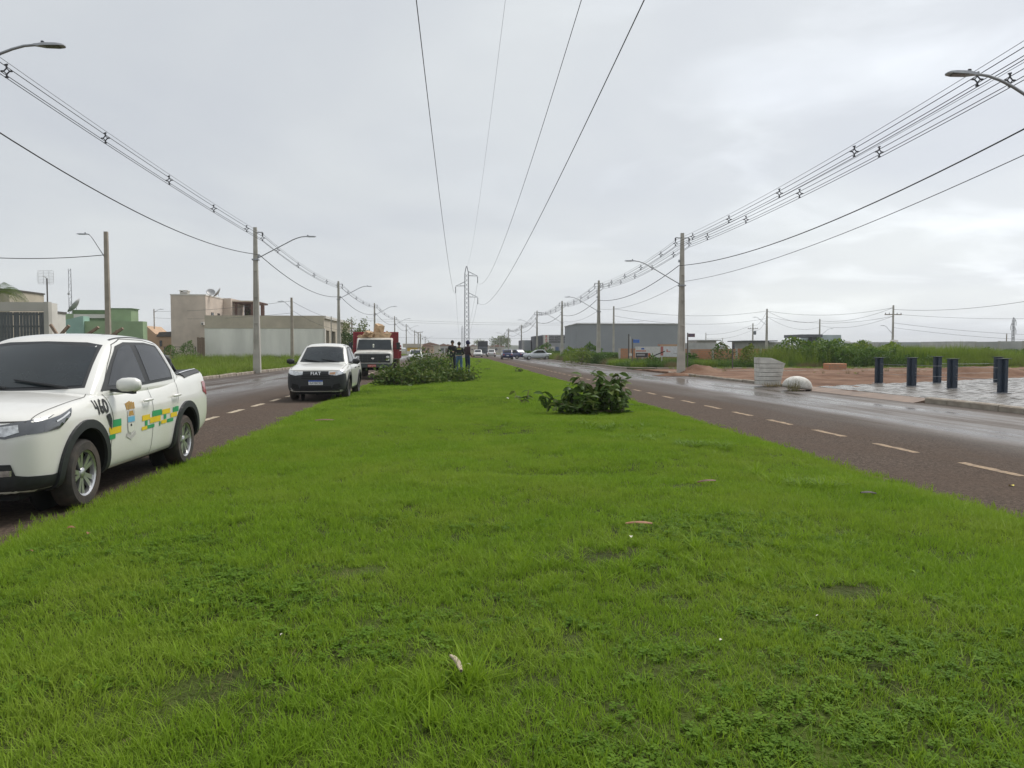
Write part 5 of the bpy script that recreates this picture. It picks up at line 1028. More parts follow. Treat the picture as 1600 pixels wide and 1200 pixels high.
# --- beige two-storey house with roof terrace
Y1 = 108.0; x0, x1 = xw(268, Y1), xw(322.5, Y1); z1 = zw(268, 460, Y1); ys_ = 115.0
r_ = bld('beige_house', 'beige two-storey house with roof terrace behind the low white-walled building', 'house', Y1)
part(r_, 'wall', W_beige, (x0, x1, Y1, ys_ + 6, 0, z1 - .12)); part(r_, 'roof_edge', W_white, (x0 - .06, x1 + .06, Y1 - .06, ys_ + 6.06, z1 - .118, z1 + .04))
for a in (110.3, 113.2):
    f = part(r_, 'window', M_roofm, (x1 + .001, x1 + .05, a, a + 1.1, 5.0, 6.7)); part(r_, 'pane', M_side, (x1 + .051, x1 + .06, a + .1, a + 1.0, 5.1, 6.6), parent=f)
x2 = xw(362, ys_ + 1); z2 = zw(350, 466, ys_ + 1); part(r_, 'upper_block', W_beige, (x1 + .02, x2, ys_ + 1, ys_ + 8, 0, z2)); part(r_, 'chimney', W_conc, (x0 + .9, x0 + 1.9, Y1 + 1, Y1 + 2, z1 + .04, z1 + .42)); 
part(r_, 'chimney_cap', W_white, (x0 + .8, x0 + 2.0, Y1 + .9, Y1 + 2.1, z1 + .55, z1 + .66))
for cx in (x0 + .9, x0 + 1.8): part(r_, 'chimney_post', W_conc, (cx, cx + .1, Y1 + 1, Y1 + 2, z1 + .42, z1 + .55))
x3 = xw(412, ys_ + 2); zT = zw(380, 472, ys_ + 2); zF = zw(380, 493, ys_ + 2)
part(r_, 'terrace_floor', W_beige, (x2 + .02, x3, ys_ + 2, ys_ + 8, 0, zF)); part(r_, 'terrace_roof', M_wood, (x2 + .02, x3 - .7, ys_ + 1.8, ys_ + 8, zT - .15, zT + .12)); part(r_, 'terrace_fascia', W_cream, (x2 + .02, x2 + 3.2, ys_ + 1.7, ys_ + 1.79, zT + .02, zT + .2))
for cx in (x2 + .3, xw(393, ys_ + 2), xw(408, ys_ + 2)): part(r_, 'terrace_post', M_wood, (cx, cx + (.5 if cx > x2 + 1 else .25), ys_ + 2, ys_ + 2.4, zF, zT - .152))
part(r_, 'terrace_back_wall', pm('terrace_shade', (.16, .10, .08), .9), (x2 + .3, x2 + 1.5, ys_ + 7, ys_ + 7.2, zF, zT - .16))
dish((xw(331, Y1 + 2), Y1 + 2, z1), .62, R(20), 40, 'round dish facing forward on the beige house roof', .35); dish((xw(343, Y1 + 2), Y1 + 2, z1), .85, R(-70), 35, 'tilted dish seen edge-on beside the round dish on the beige roof', .3)
r_ = bld('air_conditioner', 'small white air conditioner unit at the corner of the beige house', 'air conditioner', Y1); part(r_, 'casing', W_white, (xw(314.5, Y1 - .5), xw(319, Y1 - .5), Y1 - .5, Y1 - .02, zw(316, 508, Y1), zw(316, 503, Y1))); part(r_, 'fan_grille', M_roofm, (xw(315.5, Y1 - .5), xw(318, Y1 - .5), Y1 - .52, Y1 - .501, zw(316, 507.4, Y1), zw(316, 505, Y1)))
r_ = bld('timber_gate', 'weathered narrow timber gate beside the white wall', 'gate', 95); 
for i, px in enumerate((308, 311.2, 314.4, 317)): part(r_, 'board', pm('gate_board', (.20, .14, .10), .8), (xw(px, 95) + .01, xw(px + 3.0, 95), 95, 95.06, .1, zw(312, 527 + (i % 2) * .5, 95)))
r_ = bld('rail_fence', 'low dark rail fence in front of the beige house', 'fence', 92)
part(r_, 'rail', M_roofm, (xw(255, 92), xw(306, 92), 92, 92.06, zw(280, 542.5, 92), zw(280, 541.6, 92)))
for px in (256, 269, 304.5): part(r_, 'post', M_roofm, (xw(px, 92), xw(px, 92) + .1, 92.061, 92.16, 0, zw(280, 541.6, 92)))
# --- orange gabled houses between
r_ = bld('orange_house', 'small orange rendered house with a grey sloping roof, left of the beige house', 'house', 118)
part(r_, 'wall', W_orange, (xw(229, 118), xw(246, 118), 118, 124, 0, zw(235, 522, 118)))
m_ = MB(); xl_, xr_ = xw(229, 118) + .02, xw(246, 118) - .02; m_.prism([(xl_, zw(232, 522, 118) + .004), (xl_, zw(229, 509, 118)), (xr_, zw(246, 524, 118))], -.02 + .03, 5.9, 'y'); m_.build('gable', W_orange, r_)
r_ = bld('orange_annex', 'orange annex with dark tiled roof beside the beige house', 'house', 113)
part(r_, 'wall', W_orange, (xw(246, 113), xw(268.5, 113), 113, 118, 0, zw(255, 526, 113))); m_ = MB(); m_.prism([(xw(245, 113), zw(250, 526, 113) + .01), (xw(250, 113), zw(250, 519, 113)), (xw(270, 113), zw(250, 518, 113)), (xw(270, 113), zw(250, 526, 113) + .01)], -.2, 5, 'y'); m_.build('roof', M_roofm, r_); part(r_, 'window', M_side, (xw(250, 113), xw(253.5, 113), 112.9, 112.99, zw(252, 541, 113), zw(252, 532, 113)))
# --- green house
Yg = 88.0; r_ = bld('green_house', 'green rendered house with stepped parapets and a teal end wall', 'house', Yg)
part(r_, 'lower_wall', W_green, (xw(133, Yg), xw(224, Yg), Yg, Yg + 1.2, 0, zw(200, 502, Yg))); part(r_, 'upper_block', W_green, (xw(172, Yg + 1.2), xw(206, Yg + 1.2), Yg + 1.22, Yg + 3.2, 0, zw(195, 482, Yg))); part(r_, 'parapet_cap', wall_mat('dark_green_cap', (.12, .19, .09)), (xw(171.5, Yg + 1), xw(206.5, Yg + 1), Yg + 1.16, Yg + 3.26, zw(195, 482, Yg) + .003, zw(195, 480.6, Yg)))
m_ = MB(); m_.prism([(xw(96, Yg), 0), (xw(96, Yg), zw(96, 502, Yg)), (xw(131, Yg), zw(131, 494, Yg)), (xw(133, Yg), zw(133, 494, Yg)), (xw(133, Yg) - .01, 0)], -.3, 1.2, 'y'); m_.build('teal_wall', W_teal, r_)
part(r_, 'roof_block', W_green, (xw(100, Yg + 3.3), xw(168, Yg + 3.3), Yg + 3.3, Yg + 4.5, 0, zw(130, 490, Yg + 3))); part(r_, 'roof_cap', wall_mat('dark_green_cap', (.12, .19, .09)), (xw(115, Yg + 3.3), xw(170, Yg + 3.3), Yg + 3.25, Yg + 4.6, zw(130, 490, Yg + 3) + .003, zw(130, 484, Yg + 3))); part(r_, 'white_band', W_white, (xw(117, Yg + 3), xw(172, Yg + 3), Yg + 2.9, Yg + 3.2, zw(140, 497, Yg + 3), zw(140, 491, Yg + 3)))
dish((xw(121, Yg + 4), Yg + 4, zw(121, 484, Yg + 3)), 1.0, R(-75), 38, 'large tilted dish on the green house roof', .35)
# --- near left: cement wall with dark slatted gate, cream house behind it
Yw = 42.0; r_ = bld('gate_wall', 'cement wall with a wide dark slatted gate at the left edge', 'wall', Yw)
zt = zw(30, 472, Yw); zg0 = zw(30, 486, Yw); xr_ = xw(78, Yw); part(r_, 'lintel', W_conc, (xw(-60, Yw), xw(70.5, Yw), Yw, Yw + .3, zg0, zt)); part(r_, 'end_pier', W_conc, (xw(70.6, Yw), xr_, Yw - .05, Yw + .3, 0, zt + .02)); 
part(r_, 'return_wall', W_white, (xr_ - .2, xr_ - .01, Yw + .31, Yw + .9, 0, zt - .02))
M_gate = pm('gate_steel', (.105, .115, .12), .45, metal=.4, var=.2)
gt = empty('slatted_gate', (0, Yw, 0), 0, 'dark grey gate of narrow upright slats under the cement lintel', 'gate')
xs_ = np.arange(xw(-50, Yw), xw(68, Yw), .16)
mb_ = MB(); mb_.box(0, .13, 0, .04, .15, zg0 - .05); slm = mb_.mesh('slat', M_gate)
for x in xs_: o = link_mesh('slat', slm, gt); o.location = (x, .10 + .012 * rng.normal(), 0)
for z_ in (.6, zw(30, 511, Yw), zg0 - .2): part(gt, 'rail', M_gate, (xw(-50, Yw), xw(68, Yw), Yw + .17, Yw + .22, z_, z_ + .08))
part(gt, 'gate_post', M_roofm, (xw(68.6, Yw), xw(70.4, Yw), Yw + .06, Yw + .2, 0, zg0 - .03))
Yh = 52.0; r_ = bld('cream_house', 'cream house with a plain parapet behind the cement wall at the left edge', 'house', Yh); xk = xw(17, Yh); part(r_, 'wall', W_cream, (xk - 9, xk, Yh, Yh + 4.2, 0, zw(17, 453.5, Yh))); part(r_, 'parapet_cap', M_roofm, (xk - 9, xk + .06, Yh - .06, Yh + 4.26, zw(17, 453.5, Yh) + .003, zw(17, 453.5, Yh) + .1))
r_ = bld('white_annex', 'small white block with a dark roof edge right of the cement wall', 'building', 66); xk = xw(80, 66); part(r_, 'wall', W_white, (xk - 6, xk, 66, 68.5, 0, zw(90, 488.5, 66))); part(r_, 'roof_edge', M_roofm, (xk - 6, xk + .06, 65.9, 68.6, zw(90, 488.5, 66) + .003, zw(90, 485.4, 66)))
# grid antenna and radio mast
p = at(71, 433, 60); r_ = empty('grid_antenna', (p.x, 60, 0), 0, 'pale wire grid antenna on a thin dark mast above the cement wall', 'antenna'); m_ = MB(); m_.tube([(.1, 0, 2), (.1, 0, p.z - .1)], .05, 6); m_.build('mast', M_roofm, r_); M_wire = pm('pale_wire', (.55, .56, .56), .5)
hw, hh = .62, .5
for k in range(10):
    z_ = p.z - hh + 2 * hh * k / 9; w_ = hw * (1 if 1 < k < 8 else .82); m_ = MB(); m_.tube([(-w_, .15 * 0, z_), (-w_ * .5, .12, z_), (0, .16, z_), (w_ * .5, .12, z_), (w_, 0, z_)], .012, 5); m_.build('grid_bar', M_wire, r_)
for x_ in (-.55, -.2, .2, .55): m_ = MB(); m_.tube([(x_, .10 if abs(x_) < .4 else .04, p.z - hh), (x_, .10 if abs(x_) < .4 else .04, p.z + hh)], .012, 5); m_.build('grid_bar', M_wire, r_)
m_ = MB(); m_.tube([(0, .16, p.z - .05), (0, -.35, p.z + .06)], .025, 5); m_.build('feed', M_wire, r_)
p = at(109.5, 420, 150); r_ = empty('radio_mast', (p.x, 150, 0), 0, 'slim far lattice radio mast left of the thick weathered pole', 'mast'); 
for sx, sy in ((-1, -1), (1, -1), (0, 1)): m_ = MB(); m_.tube([(sx * .34, sy * .3, 0), (sx * .22, sy * .2, p.z)], .05, 5); m_.build('leg', M_galv, r_)
for i in range(26): z_ = p.z * i / 26; q = .34 - .12 * i / 26; m_ = MB(); m_.bar((-q if i % 2 else q, -q * .9, z_), (q if i % 2 else -q, -q * .9, z_ + p.z / 26), .045); m_.build('brace', M_galv, r_)
m_ = MB(); m_.tube([(-.5, 0, p.z * .72), (-.25, 0, p.z * .72)], .22, 8); m_.build('drum_antenna', M_wire, r_)
# --- right: warehouse
Yq = 118.0; xa, xb = xw(901, Yq), xw(1069.5, Yq); z_ = zw(980, 506.5, Yq); xc = xw(885, Yq + 14)
r_ = bld('warehouse', 'large plain blue-grey warehouse behind the brick wall', 'warehouse', Yq)
m_ = MB(); q = [(xa, 0), (xb, 0), (xb + 3, 22), (xc, 16)]; m_.add([(x, y, 0) for x, y in q] + [(x, y, z_) for x, y in q], [(0, 1, 5, 4), (1, 2, 6, 5), (2, 3, 7, 6), (3, 0, 4, 7), (4, 5, 6, 7)]); m_.build('wall', W_ware, r_)
m_ = MB(); m_.bar((xa, -.05, z_ + .05), (xb, -.05, z_ + .05), .2, .14); m_.build('parapet_cap', W_block, r_); m_ = MB(); m_.bar((xc, 16, z_ + .051), (xa, -.1, z_ + .051), .2, .14); m_.build('parapet_cap', W_block, r_)
# battery shop with lettered wall
Ys = 146.0; r_ = bld('battery_shop', 'grey auto electric shop with dark lettering on its wall', 'shop', Ys); xa, xb = xw(848.5, Ys), xw(884, Ys); z_ = zw(860, 523.2, Ys)
part(r_, 'wall', wall_mat('shop_grey', (.36, .36, .38)), (xa, xb, Ys, Ys + 8, 0, z_)); part(r_, 'dark_wing', W_dk, (xw(836, Ys), xa - .02, Ys + .6, Ys + 8, 0, zw(840, 525, Ys))); part(r_, 'roller_door', pm('blue_door', (.12, .17, .30), .5), (xw(868, Ys), xw(873, Ys), Ys - .05, Ys - .005, 0, zw(870, 542, Ys))); part(r_, 'pale_door', W_white, (xw(861, Ys), xw(866.5, Ys), Ys - .05, Ys - .005, 0, zw(864, 541.5, Ys)))
for i, (tx, py) in enumerate((('AUTO ELÉTRICA', 527), ('MAGO ELÉTRICA', 530.6), ('AR CONDICIONADO', 534.4))): lettering('lettering', tx, .46, facing(Vector(((xa + xb) / 2 + .35, -.03, zw(866, py, Ys))), (1, 0, 0)), M_ink, r_, bold=.015)
r_ = empty('battery_sign', (xw(853.4, Ys - 1.5), Ys - 1.5, 0), 0, 'tall narrow white sign reading BATERIA in red letters down it', 'sign'); zt = zw(853, 523, Ys - 1.5); zb = zw(853, 555, Ys - 1.5); m_ = MB(); m_.box(-.5, .5, -.08, .08, max(.35, zb), zt); m_.build('panel', pm('sign_white', (.66, .62, .58), .5), r_, bevel=.05); 
m_ = MB(); m_.box(-.08, .08, -.05, .05, 0, max(.35, zb)); m_.build('post', M_galv, r_)
zz_ = np.linspace(zt - .35, max(.35, zb) + .3, 7)
for ch, z2 in zip('BATERIA', zz_): lettering('letter', ch, .62, facing(Vector((0, -.085, float(z2))), (1, 0, 0)), pm('sign_red', (.55, .06, .06), .5), r_, bold=.012)
r_ = bld('striped_shop', 'pale ribbed metal shop front with a dark doorway', 'shop', 152); xa, xb = xw(815.5, 152), xw(835, 152); z_ = zw(820, 531.5, 152); part(r_, 'wall', W_dk, (xa, xb, 152.3, 160, 0, z_ - .02))
xs_ = np.linspace(xw(819.5, 152), xw(829.5, 152), 9)
for i in range(8): part(r_, 'metal_panel', pm('ribbed_pale_metal', (.42, .45, .47), .4, metal=.2), (xs_[i] + .015, xs_[i + 1] - .015, 152, 152.28, 0, z_))
part(r_, 'side_panel', W_block, (xa, xw(819.4, 152), 152.05, 152.28, 0, z_)); part(r_, 'doorway', M_dark, (xw(830.2, 152), xw(834.2, 152), 152.2, 152.29, 0, z_ - .35)); part(r_, 'end_pier', W_cream, (xw(834.3, 152), xw(836, 152), 152, 152.28, 0, z_ - .1))
# brick boundary walls
def long_wall(name, label, a, b, zt, mat, th=.2, cat_='wall', segs=None):
    a = Vector((a[0], a[1], 0)); b = Vector((b[0], b[1], 0)); d = b - a; root = empty(name, a, math.atan2(d.y, d.x), label, cat_); n = segs or 1
    for i in range(n):
        m_ = MB(); x0_ = d.length * i / n; x1_ = d.length * (i + 1) / n - (.004 if n > 1 else 0); dz = rng.normal(0, .02) if n > 1 else 0; m_.box(x0_, x1_, 0, th, -.05, zt + dz); m_.build('wall_panel', mat, root)
        if n > 1: m_ = MB(); m_.box(x0_ - .1, x0_ + .1, -.03, th + .02, -.05, zt + .03 + dz); m_.build('pillar', W_conc, root)
    return root
long_wall('brick_wall', 'long orange hollow-brick boundary wall behind the weeds', (xw(968, 72), 72), (xw(1226, 69), 69), zw(1080, 545, 71), M_brick, segs=7)
r_ = bld('sand_brick_stack', 'low brick-coloured heap of blocks in the weeds', 'brick stack', 52); part(r_, 'block', M_brick, (xw(1297, 52), xw(1324, 52), 52, 53, .05, zw(1310, 568, 52)), bevel=.05)
r_ = bld('orange_booth', 'small orange-topped hut behind the billboards', 'hut', 70.5); part(r_, 'wall', W_orange, (xw(1035, 70.5), xw(1063, 70.5), 70.5, 71.5, 0, zw(1045, 540, 70.5))); part(r_, 'roof', wall_mat('peach_roof', (.52, .26, .16)), (xw(1033, 70.3), xw(1065, 70.3), 70.2, 71.55, zw(1045, 540, 70.5) + .003, zw(1045, 538, 70.5)))
# grey block wall at the far right and houses beyond
long_wall('block_wall', 'low grey rendered wall behind the tall weeds on the right', (xw(1320, 92), 92), (xw(1512, 82), 82), zw(1420, 543.5, 88), W_block, segs=6)
long_wall('tall_block_wall', 'taller grey block wall with concrete pillars at the right edge', (xw(1524, 80), 80), (xw(1680, 73), 73), zw(1560, 533.5, 78), W_block, segs=4)
r_ = bld('grey_house', 'unfinished grey block house with a dark window slot by the right wall', 'house', 88); part(r_, 'wall', W_block, (xw(1368, 96), xw(1488, 96), 96, 104, 0, zw(1430, 534.5, 96))); part(r_, 'pale_block', wall_mat('pale_house', (.42, .44, .45)), (xw(1388, 94), xw(1445, 94), 94, 95.9, 0, zw(1420, 535, 94))); part(r_, 'front_block', W_block, (xw(1487, 86), xw(1523.5, 86), 86, 92, 0, zw(1500, 533.5, 86))); part(r_, 'window_slot', M_dark, (xw(1507, 86), xw(1523, 86), 85.9, 85.99, zw(1515, 552.5, 86), zw(1515, 548, 86))); part(r_, 'roof_tank', W_white, (xw(1404, 96), xw(1410, 96), 97, 98, zw(1430, 534.5, 96), zw(1407, 531, 96)))
r_ = bld('flat_roof_house', 'pale blue house with a dark overhanging flat roof and front column', 'house', 128); part(r_, 'wall', W_blue, (xw(1283, 128), xw(1314, 128), 128, 136, 0, zw(1300, 523.3, 128))); part(r_, 'column', W_dk, (xw(1269, 127), xw(1279, 127), 127, 128.5, 0, zw(1270, 527, 127))); part(r_, 'roof_slab', W_dk, (xw(1252, 127), xw(1282.8, 127), 126.5, 134, zw(1270, 527, 127) + .003, zw(1270, 522.5, 127))); part(r_, 'low_wing', wall_mat('pale_wing', (.52, .55, .56)), (xw(1314.3, 129), xw(1356, 129), 129, 136, 0, zw(1330, 535, 129))); part(r_, 'roof_vent', W_white, (xw(1329, 130), xw(1333, 130), 131, 132, zw(1330, 535, 129) + .01, zw(1330, 532.5, 129)))
r_ = bld('grey_bungalow', 'grey flat-roofed bungalow with dark roof edge beyond the brick wall', 'house', 138); part(r_, 'wall', wall_mat('bungalow', (.30, .30, .28)), (xw(1168, 138), xw(1202, 138), 138, 146, 0, zw(1185, 533.5, 138))); part(r_, 'roof_slab', W_dk, (xw(1162, 138), xw(1212, 138), 137.2, 146.5, zw(1185, 533.5, 138) + .003, zw(1185, 532, 138))); part(r_, 'side_block', W_block, (xw(1202.5, 138), xw(1235, 138), 138.4, 146, 0, zw(1220, 534.4, 138))); part(r_, 'window', M_side, (xw(1172, 138), xw(1176, 138), 137.9, 137.99, zw(1174, 544, 138), zw(1174, 536, 138)))
r_ = bld('block_house', 'unfinished concrete block house with flat canopy beyond the brick wall', 'house', 125); part(r_, 'lower_wall', W_block, (xw(1062, 125), xw(1140, 125), 126, 132, 0, zw(1100, 541, 125))); part(r_, 'wall', W_block, (xw(1070, 125), xw(1120, 125), 125, 125.98, 0, zw(1100, 536, 125))); part(r_, 'upper_block', W_conc, (xw(1089, 125), xw(1120, 125), 125.2, 130, zw(1100, 536, 125) + .003, zw(1100, 532.6, 125))); part(r_, 'canopy', W_block, (xw(1088, 125), xw(1126, 125), 124.8, 130.2, zw(1100, 532.6, 125) + .005, zw(1100, 531, 125))); part(r_, 'pale_block', W_blue, (xw(1066, 127), xw(1082, 127), 132.1, 136, 0, zw(1075, 527.5, 132)))
# far left of the median: yellow building, houses at the end of the avenue
r_ = bld('yellow_building', 'low yellow building with pale roof beyond the dump truck', 'building', 240); part(r_, 'wall', pm('yellow_paint', (.62, .40, .02), .6), (xw(636, 240), xw(656, 240), 240, 250, 0, zw(645, 543, 240))); part(r_, 'roof', W_cream, (xw(630, 242), xw(658, 242), 239.7, 252, zw(645, 543, 240) + .01, zw(645, 537, 240))); part(r_, 'base_band', W_white, (xw(635.8, 240), xw(656.2, 240), 239.85, 239.99, 0, 1.0))
r_ = bld('orange_store', 'low orange and yellow store front behind the blue cars', 'shop', 190); part(r_, 'wall', pm('amber_paint', (.52, .30, .05), .6), (xw(798, 190), xw(813, 190), 190, 196, 0, zw(805, 553, 190) + .6)); part(r_, 'roof', W_orange, (xw(797, 190), xw(814, 190), 189.8, 196, zw(805, 553, 190) + .603, zw(805, 553, 190) + .95)); part(r_, 'shutter', pm('shutter_yellow', (.6, .42, .05), .5), (xw(806, 190), xw(811.5, 190), 189.9, 189.99, 0, 1.2))
rr = np.random.default_rng(5); tones = [W_cream, W_white, W_block, W_orange, W_beige, W_conc]; nm = ['cream', 'white', 'grey', 'orange', 'beige', 'cement']
far = [(672, 330), (683, 380), (693, 340), (664, 300), (756, 420), (777, 390), (739, 520), (700, 450)]
pos = ['left of the people, nearest the yellow building', 'left of the people above the branch heap', 'just left of the people', 'behind the far lamp posts on the left', 'behind the distant box truck', 'left of the blue cars', 'straight behind the pylon foot', 'between the people and the left lamp posts']
for k, (px, Yf) in enumerate(far):
    i = k % 6; w_ = rr.uniform(5, 9); h_ = rr.uniform(2.6, 3.6); x = xw(px, Yf); r_ = bld('far_house', 'tiny far %s house %s' % (nm[i], pos[k]), 'house', Yf, x); part(r_, 'wall', tones[i], (x - w_ / 2, x + w_ / 2, Yf, Yf + 6, 0, h_)); m_ = MB(); m_.prism([(-w_ / 2 - .4, h_ + .003), (0, h_ + 1.2), (w_ / 2 + .4, h_ + .003)], -.4, 6.4, 'y'); m_.build('roof', M_tile, r_); part(r_, 'window', M_side, (x - 1.2, x + .2, Yf - .05, Yf - .002, 1.0, 2.1)); part(r_, 'door', M_wood, (x + .8, x + 1.7, Yf - .05, Yf - .002, 0, 2.1))
# --- signs
def sign_post(px, pyt, Y, col, label, w_, h_, side=1, txt=None):
    p = at(px, pyt, Y); r_ = empty('street_sign', (p.x, Y, .05), 0, label, 'street sign'); m_ = MB(); m_.tube([(0, 0, 0), (0, 0, p.z - .05)], .045, 8); m_.build('post', M_roofm, r_); m_ = MB(); m_.box(.05, .05 + w_, -.012, .012, p.z - .1 - h_, p.z - .1); pn = m_.build('name_plate', col, r_, bevel=.01)
    for k in range(2): m_ = MB(); m_.box(.05 + w_ * .15, .05 + w_ * (.85 - .2 * k), -.016, -.0125, p.z - .1 - h_ * (.42 + .33 * k), p.z - .1 - h_ * (.30 + .33 * k)); m_.build('name_line', pm('sign_line', (.12, .16, .3) if k == 0 else (.5, .55, .65), .6), pn)
    return r_
sign_post(988.5, 529.5, 60, pm('sign_blue', (.04, .16, .55), .4), 'blue street-name sign on a dark post left of the billboards', .50, .26); sign_post(1074.5, 520, 52, pm('sign_brown', (.13, .07, .075), .5), 'brown street-name sign on a dark post right of the tallest pole', .46, .24)
sign_post(1145, 535, 56, pm('sign_dark', (.06, .06, .06), .5), 'dark narrow post with a slim plate before the brick wall', .09, .45)
p = at(982.5, 523, 66); r_ = empty('cable_post', (p.x, 66, .05), 0, 'dark post with small white meter box left of the blue street sign', 'post'); m_ = MB(); m_.tube([(0, 0, 0), (0, 0, p.z)], .06, 8); m_.build('post', M_roofm, r_); m_ = MB(); m_.box(.02, .26, -.12, -.062, zw(983, 557, 66), zw(983, 553, 66)); m_.build('meter_box', W_white, r_); m_ = MB(); m_.tube([(.12, 0, 0), (.12, 0, p.z - .2)], .03, 6); m_.build('conduit', W_white, r_)
# billboards on the ground
Yb = 62.0; r_ = bld('billboard', 'white and black advertising board with diagonal red and black stripes', 'billboard', Yb); x0, x1 = xw(993, Yb), xw(1031.5, Yb); z0, z1 = zw(1010, 558.5, Yb), zw(1010, 541.5, Yb); part(r_, 'panel', pm('board_white', (.60, .59, .57), .5), (x0, x1, Yb, Yb + .06, z0, z1)); xm = x0 + (x1 - x0) * .60
part(r_, 'dark_strip', pm('board_dark', (.05, .045, .045), .5), (x0 + .02, xm - .2, Yb - .004, Yb - .001, z0 + .01, z0 + (z1 - z0) * .42)); part(r_, 'grey_strip', pm('board_grey', (.35, .33, .33), .5), (x0 + .1, xm - .45, Yb - .008, Yb - .0045, z0 + (z1 - z0) * .16, z0 + (z1 - z0) * .33)); part(r_, 'blue_mark', M_blue, (xm - .75, xm - .5, Yb - .004, Yb - .001, z1 - .24, z1 - .12)); part(r_, 'red_line', pm('board_red', (.50, .10, .04), .5), (xm - 1.2, xm - .35, Yb - .004, Yb - .001, z1 - .40, z1 - .32)); part(r_, 'red_patch', pm('board_red', (.5, .1, .04), .5), (xm - .18, xm + .02, Yb - .004, Yb - .001, z0 + .02, z0 + .35))
for k in range(5):
    m_ = MB(); u0 = xm + .12 + k * .17 - r_.location.x; zz0 = z0 + .02 + .07 * k; m_.prism([(u0, zz0), (u0 + .42, zz0 + .17), (u0 + .42, zz0 + .25), (u0, zz0 + .08)], -.004, -.001, 'y'); m_.build('stripe', M_ink, r_)
for px in (996, 1030): part(r_, 'leg', M_roofm, (xw(px, Yb), xw(px, Yb) + .08, Yb + .061, Yb + .14, 0, z1 - .1))
r_ = bld('billboard', 'pale advertising board with a red border and small marks', 'billboard', 63); x0, x1 = xw(1032, 63), xw(1066, 63); z0, z1 = zw(1045, 557.5, 63), zw(1045, 541, 63); part(r_, 'panel', pm('board_pale', (.62, .62, .64), .5), (x0, x1, 63, 63.06, z0, z1)); part(r_, 'red_edge', pm('board_pink', (.45, .16, .14), .5), (x0 + .01, x0 + .24, 62.995, 62.999, z0 + .1, z1 - .02)); part(r_, 'orange_top', W_orange, (x0, x1, 62.99, 62.9985, z1 + .002, z1 + .14)); part(r_, 'red_mark', pm('board_red', (.5, .1, .04), .5), (x0 + .52, x0 + .60, 62.995, 62.999, z0 + .4, z0 + .62)); part(r_, 'red_mark', pm('board_red', (.5, .1, .04), .5), (x0 + .61, x0 + .85, 62.995, 62.999, z0 + .4, z0 + .45)); part(r_, 'grey_line', pm('board_grey', (.35, .33, .33), .5), (x0 + 1.1, x0 + 1.6, 62.995, 62.999, z0 + .25, z0 + .30))
for px in (1034, 1060): part(r_, 'leg', W_white, (xw(px, 63), xw(px, 63) + .07, 63.061, 63.13, 0, z1 - .1))
# ------------------------------------------------------------------ vegetation
V_weed = leafmat('weed_blade', (0.125, 0.210, 0.018), (0.245, 0.330, 0.034), .3, .55, ((0.15, 0.17, 0.045), .12, .6)); V_weedd = leafmat('weed_leaf_dark', (0.050, 0.112, 0.014), (0.110, 0.190, 0.028), .28, .5); V_dry = leafmat('dry_weed', (0.14, 0.115, 0.05), (0.24, 0.19, 0.10), .25, .6, ((0.12, 0.13, 0.045), .3, .5))
V_leaf = leafmat('cut_leaf', (0.036, 0.078, 0.013), (0.098, 0.155, 0.028), .28, .5); V_leaf2 = leafmat('cut_leaf_olive', (0.075, 0.115, 0.022), (0.165, 0.200, 0.050), .28, .6); V_back = leafmat('leaf_underside', (0.11, 0.13, 0.06), (0.19, 0.20, 0.11), .2, .5); M_bark = pm('bark', (.20, .145, .095), .9, var=.3, scale=10, bump=.5)
def leafy(name, n, rx, rz, lsz, mat, seed=0, up=.25, mat2=None, f2=.0):      # bush clump: leaf-sized faces spread through a lumpy volume
    r = np.random.default_rng(seed); V = []; F = []; MI = []
    for _ in range(n):
        a = r.uniform(0, 6.28); q = rx * r.uniform(.15, 1) ** .6; z = rz * r.uniform(0, 1) ** .8; q *= math.sqrt(max(.05, 1 - (z / rz) ** 2)); c = Vector((q * math.cos(a), q * math.sin(a), z))
        L_ = lsz * r.uniform(.6, 1.3); az = r.uniform(0, 6.28); el = r.normal(up, .5); d = Vector((math.cos(az) * math.cos(el), math.sin(az) * math.cos(el), math.sin(el))); s_ = d.cross(Vector(r.normal(0, 1, 3))).normalized() * L_ * .30; k = len(V)
        V += [c, c + d * L_ * .45 + s_, c + d * L_ - Vector((0, 0, L_ * .15)), c + d * L_ * .45 - s_]; F.append((k, k + 1, k + 2, k + 3)); MI.append(1 if r.uniform() < f2 else 0)
    me = bpy.data.meshes.new(name); me.from_pydata([tuple(v) for v in V], [], F); me.materials.append(mat)
    if mat2: me.materials.append(mat2); me.polygons.foreach_set('material_index', MI)
    return me
wk = [clump('verge_tuft', 46, .22, .16, .42, .012, .45, V_weed, 2, 61), clump('tall_tuft', 46, .32, .5, 1.25, .028, .28, V_weed, 3, 62), clump('tall_dark', 40, .34, .45, 1.2, .034, .35, V_weedd, 3, 63), clump('dry_tuft', 60, .28, .3, .95, .014, .32, V_dry, 2, 64), leafy('weed_bush', 170, .55, 1.0, .17, V_weedd, 65), leafy('weed_bush_light', 150, .5, .8, .16, V_weed, 66), clump('low_far', 40, .5, .12, .3, .03, .5, V_weed, 1, 67)]
def area(n, x0, x1, y0, y1): return rng.uniform(x0, x1, n), rng.uniform(y0, y1, n)
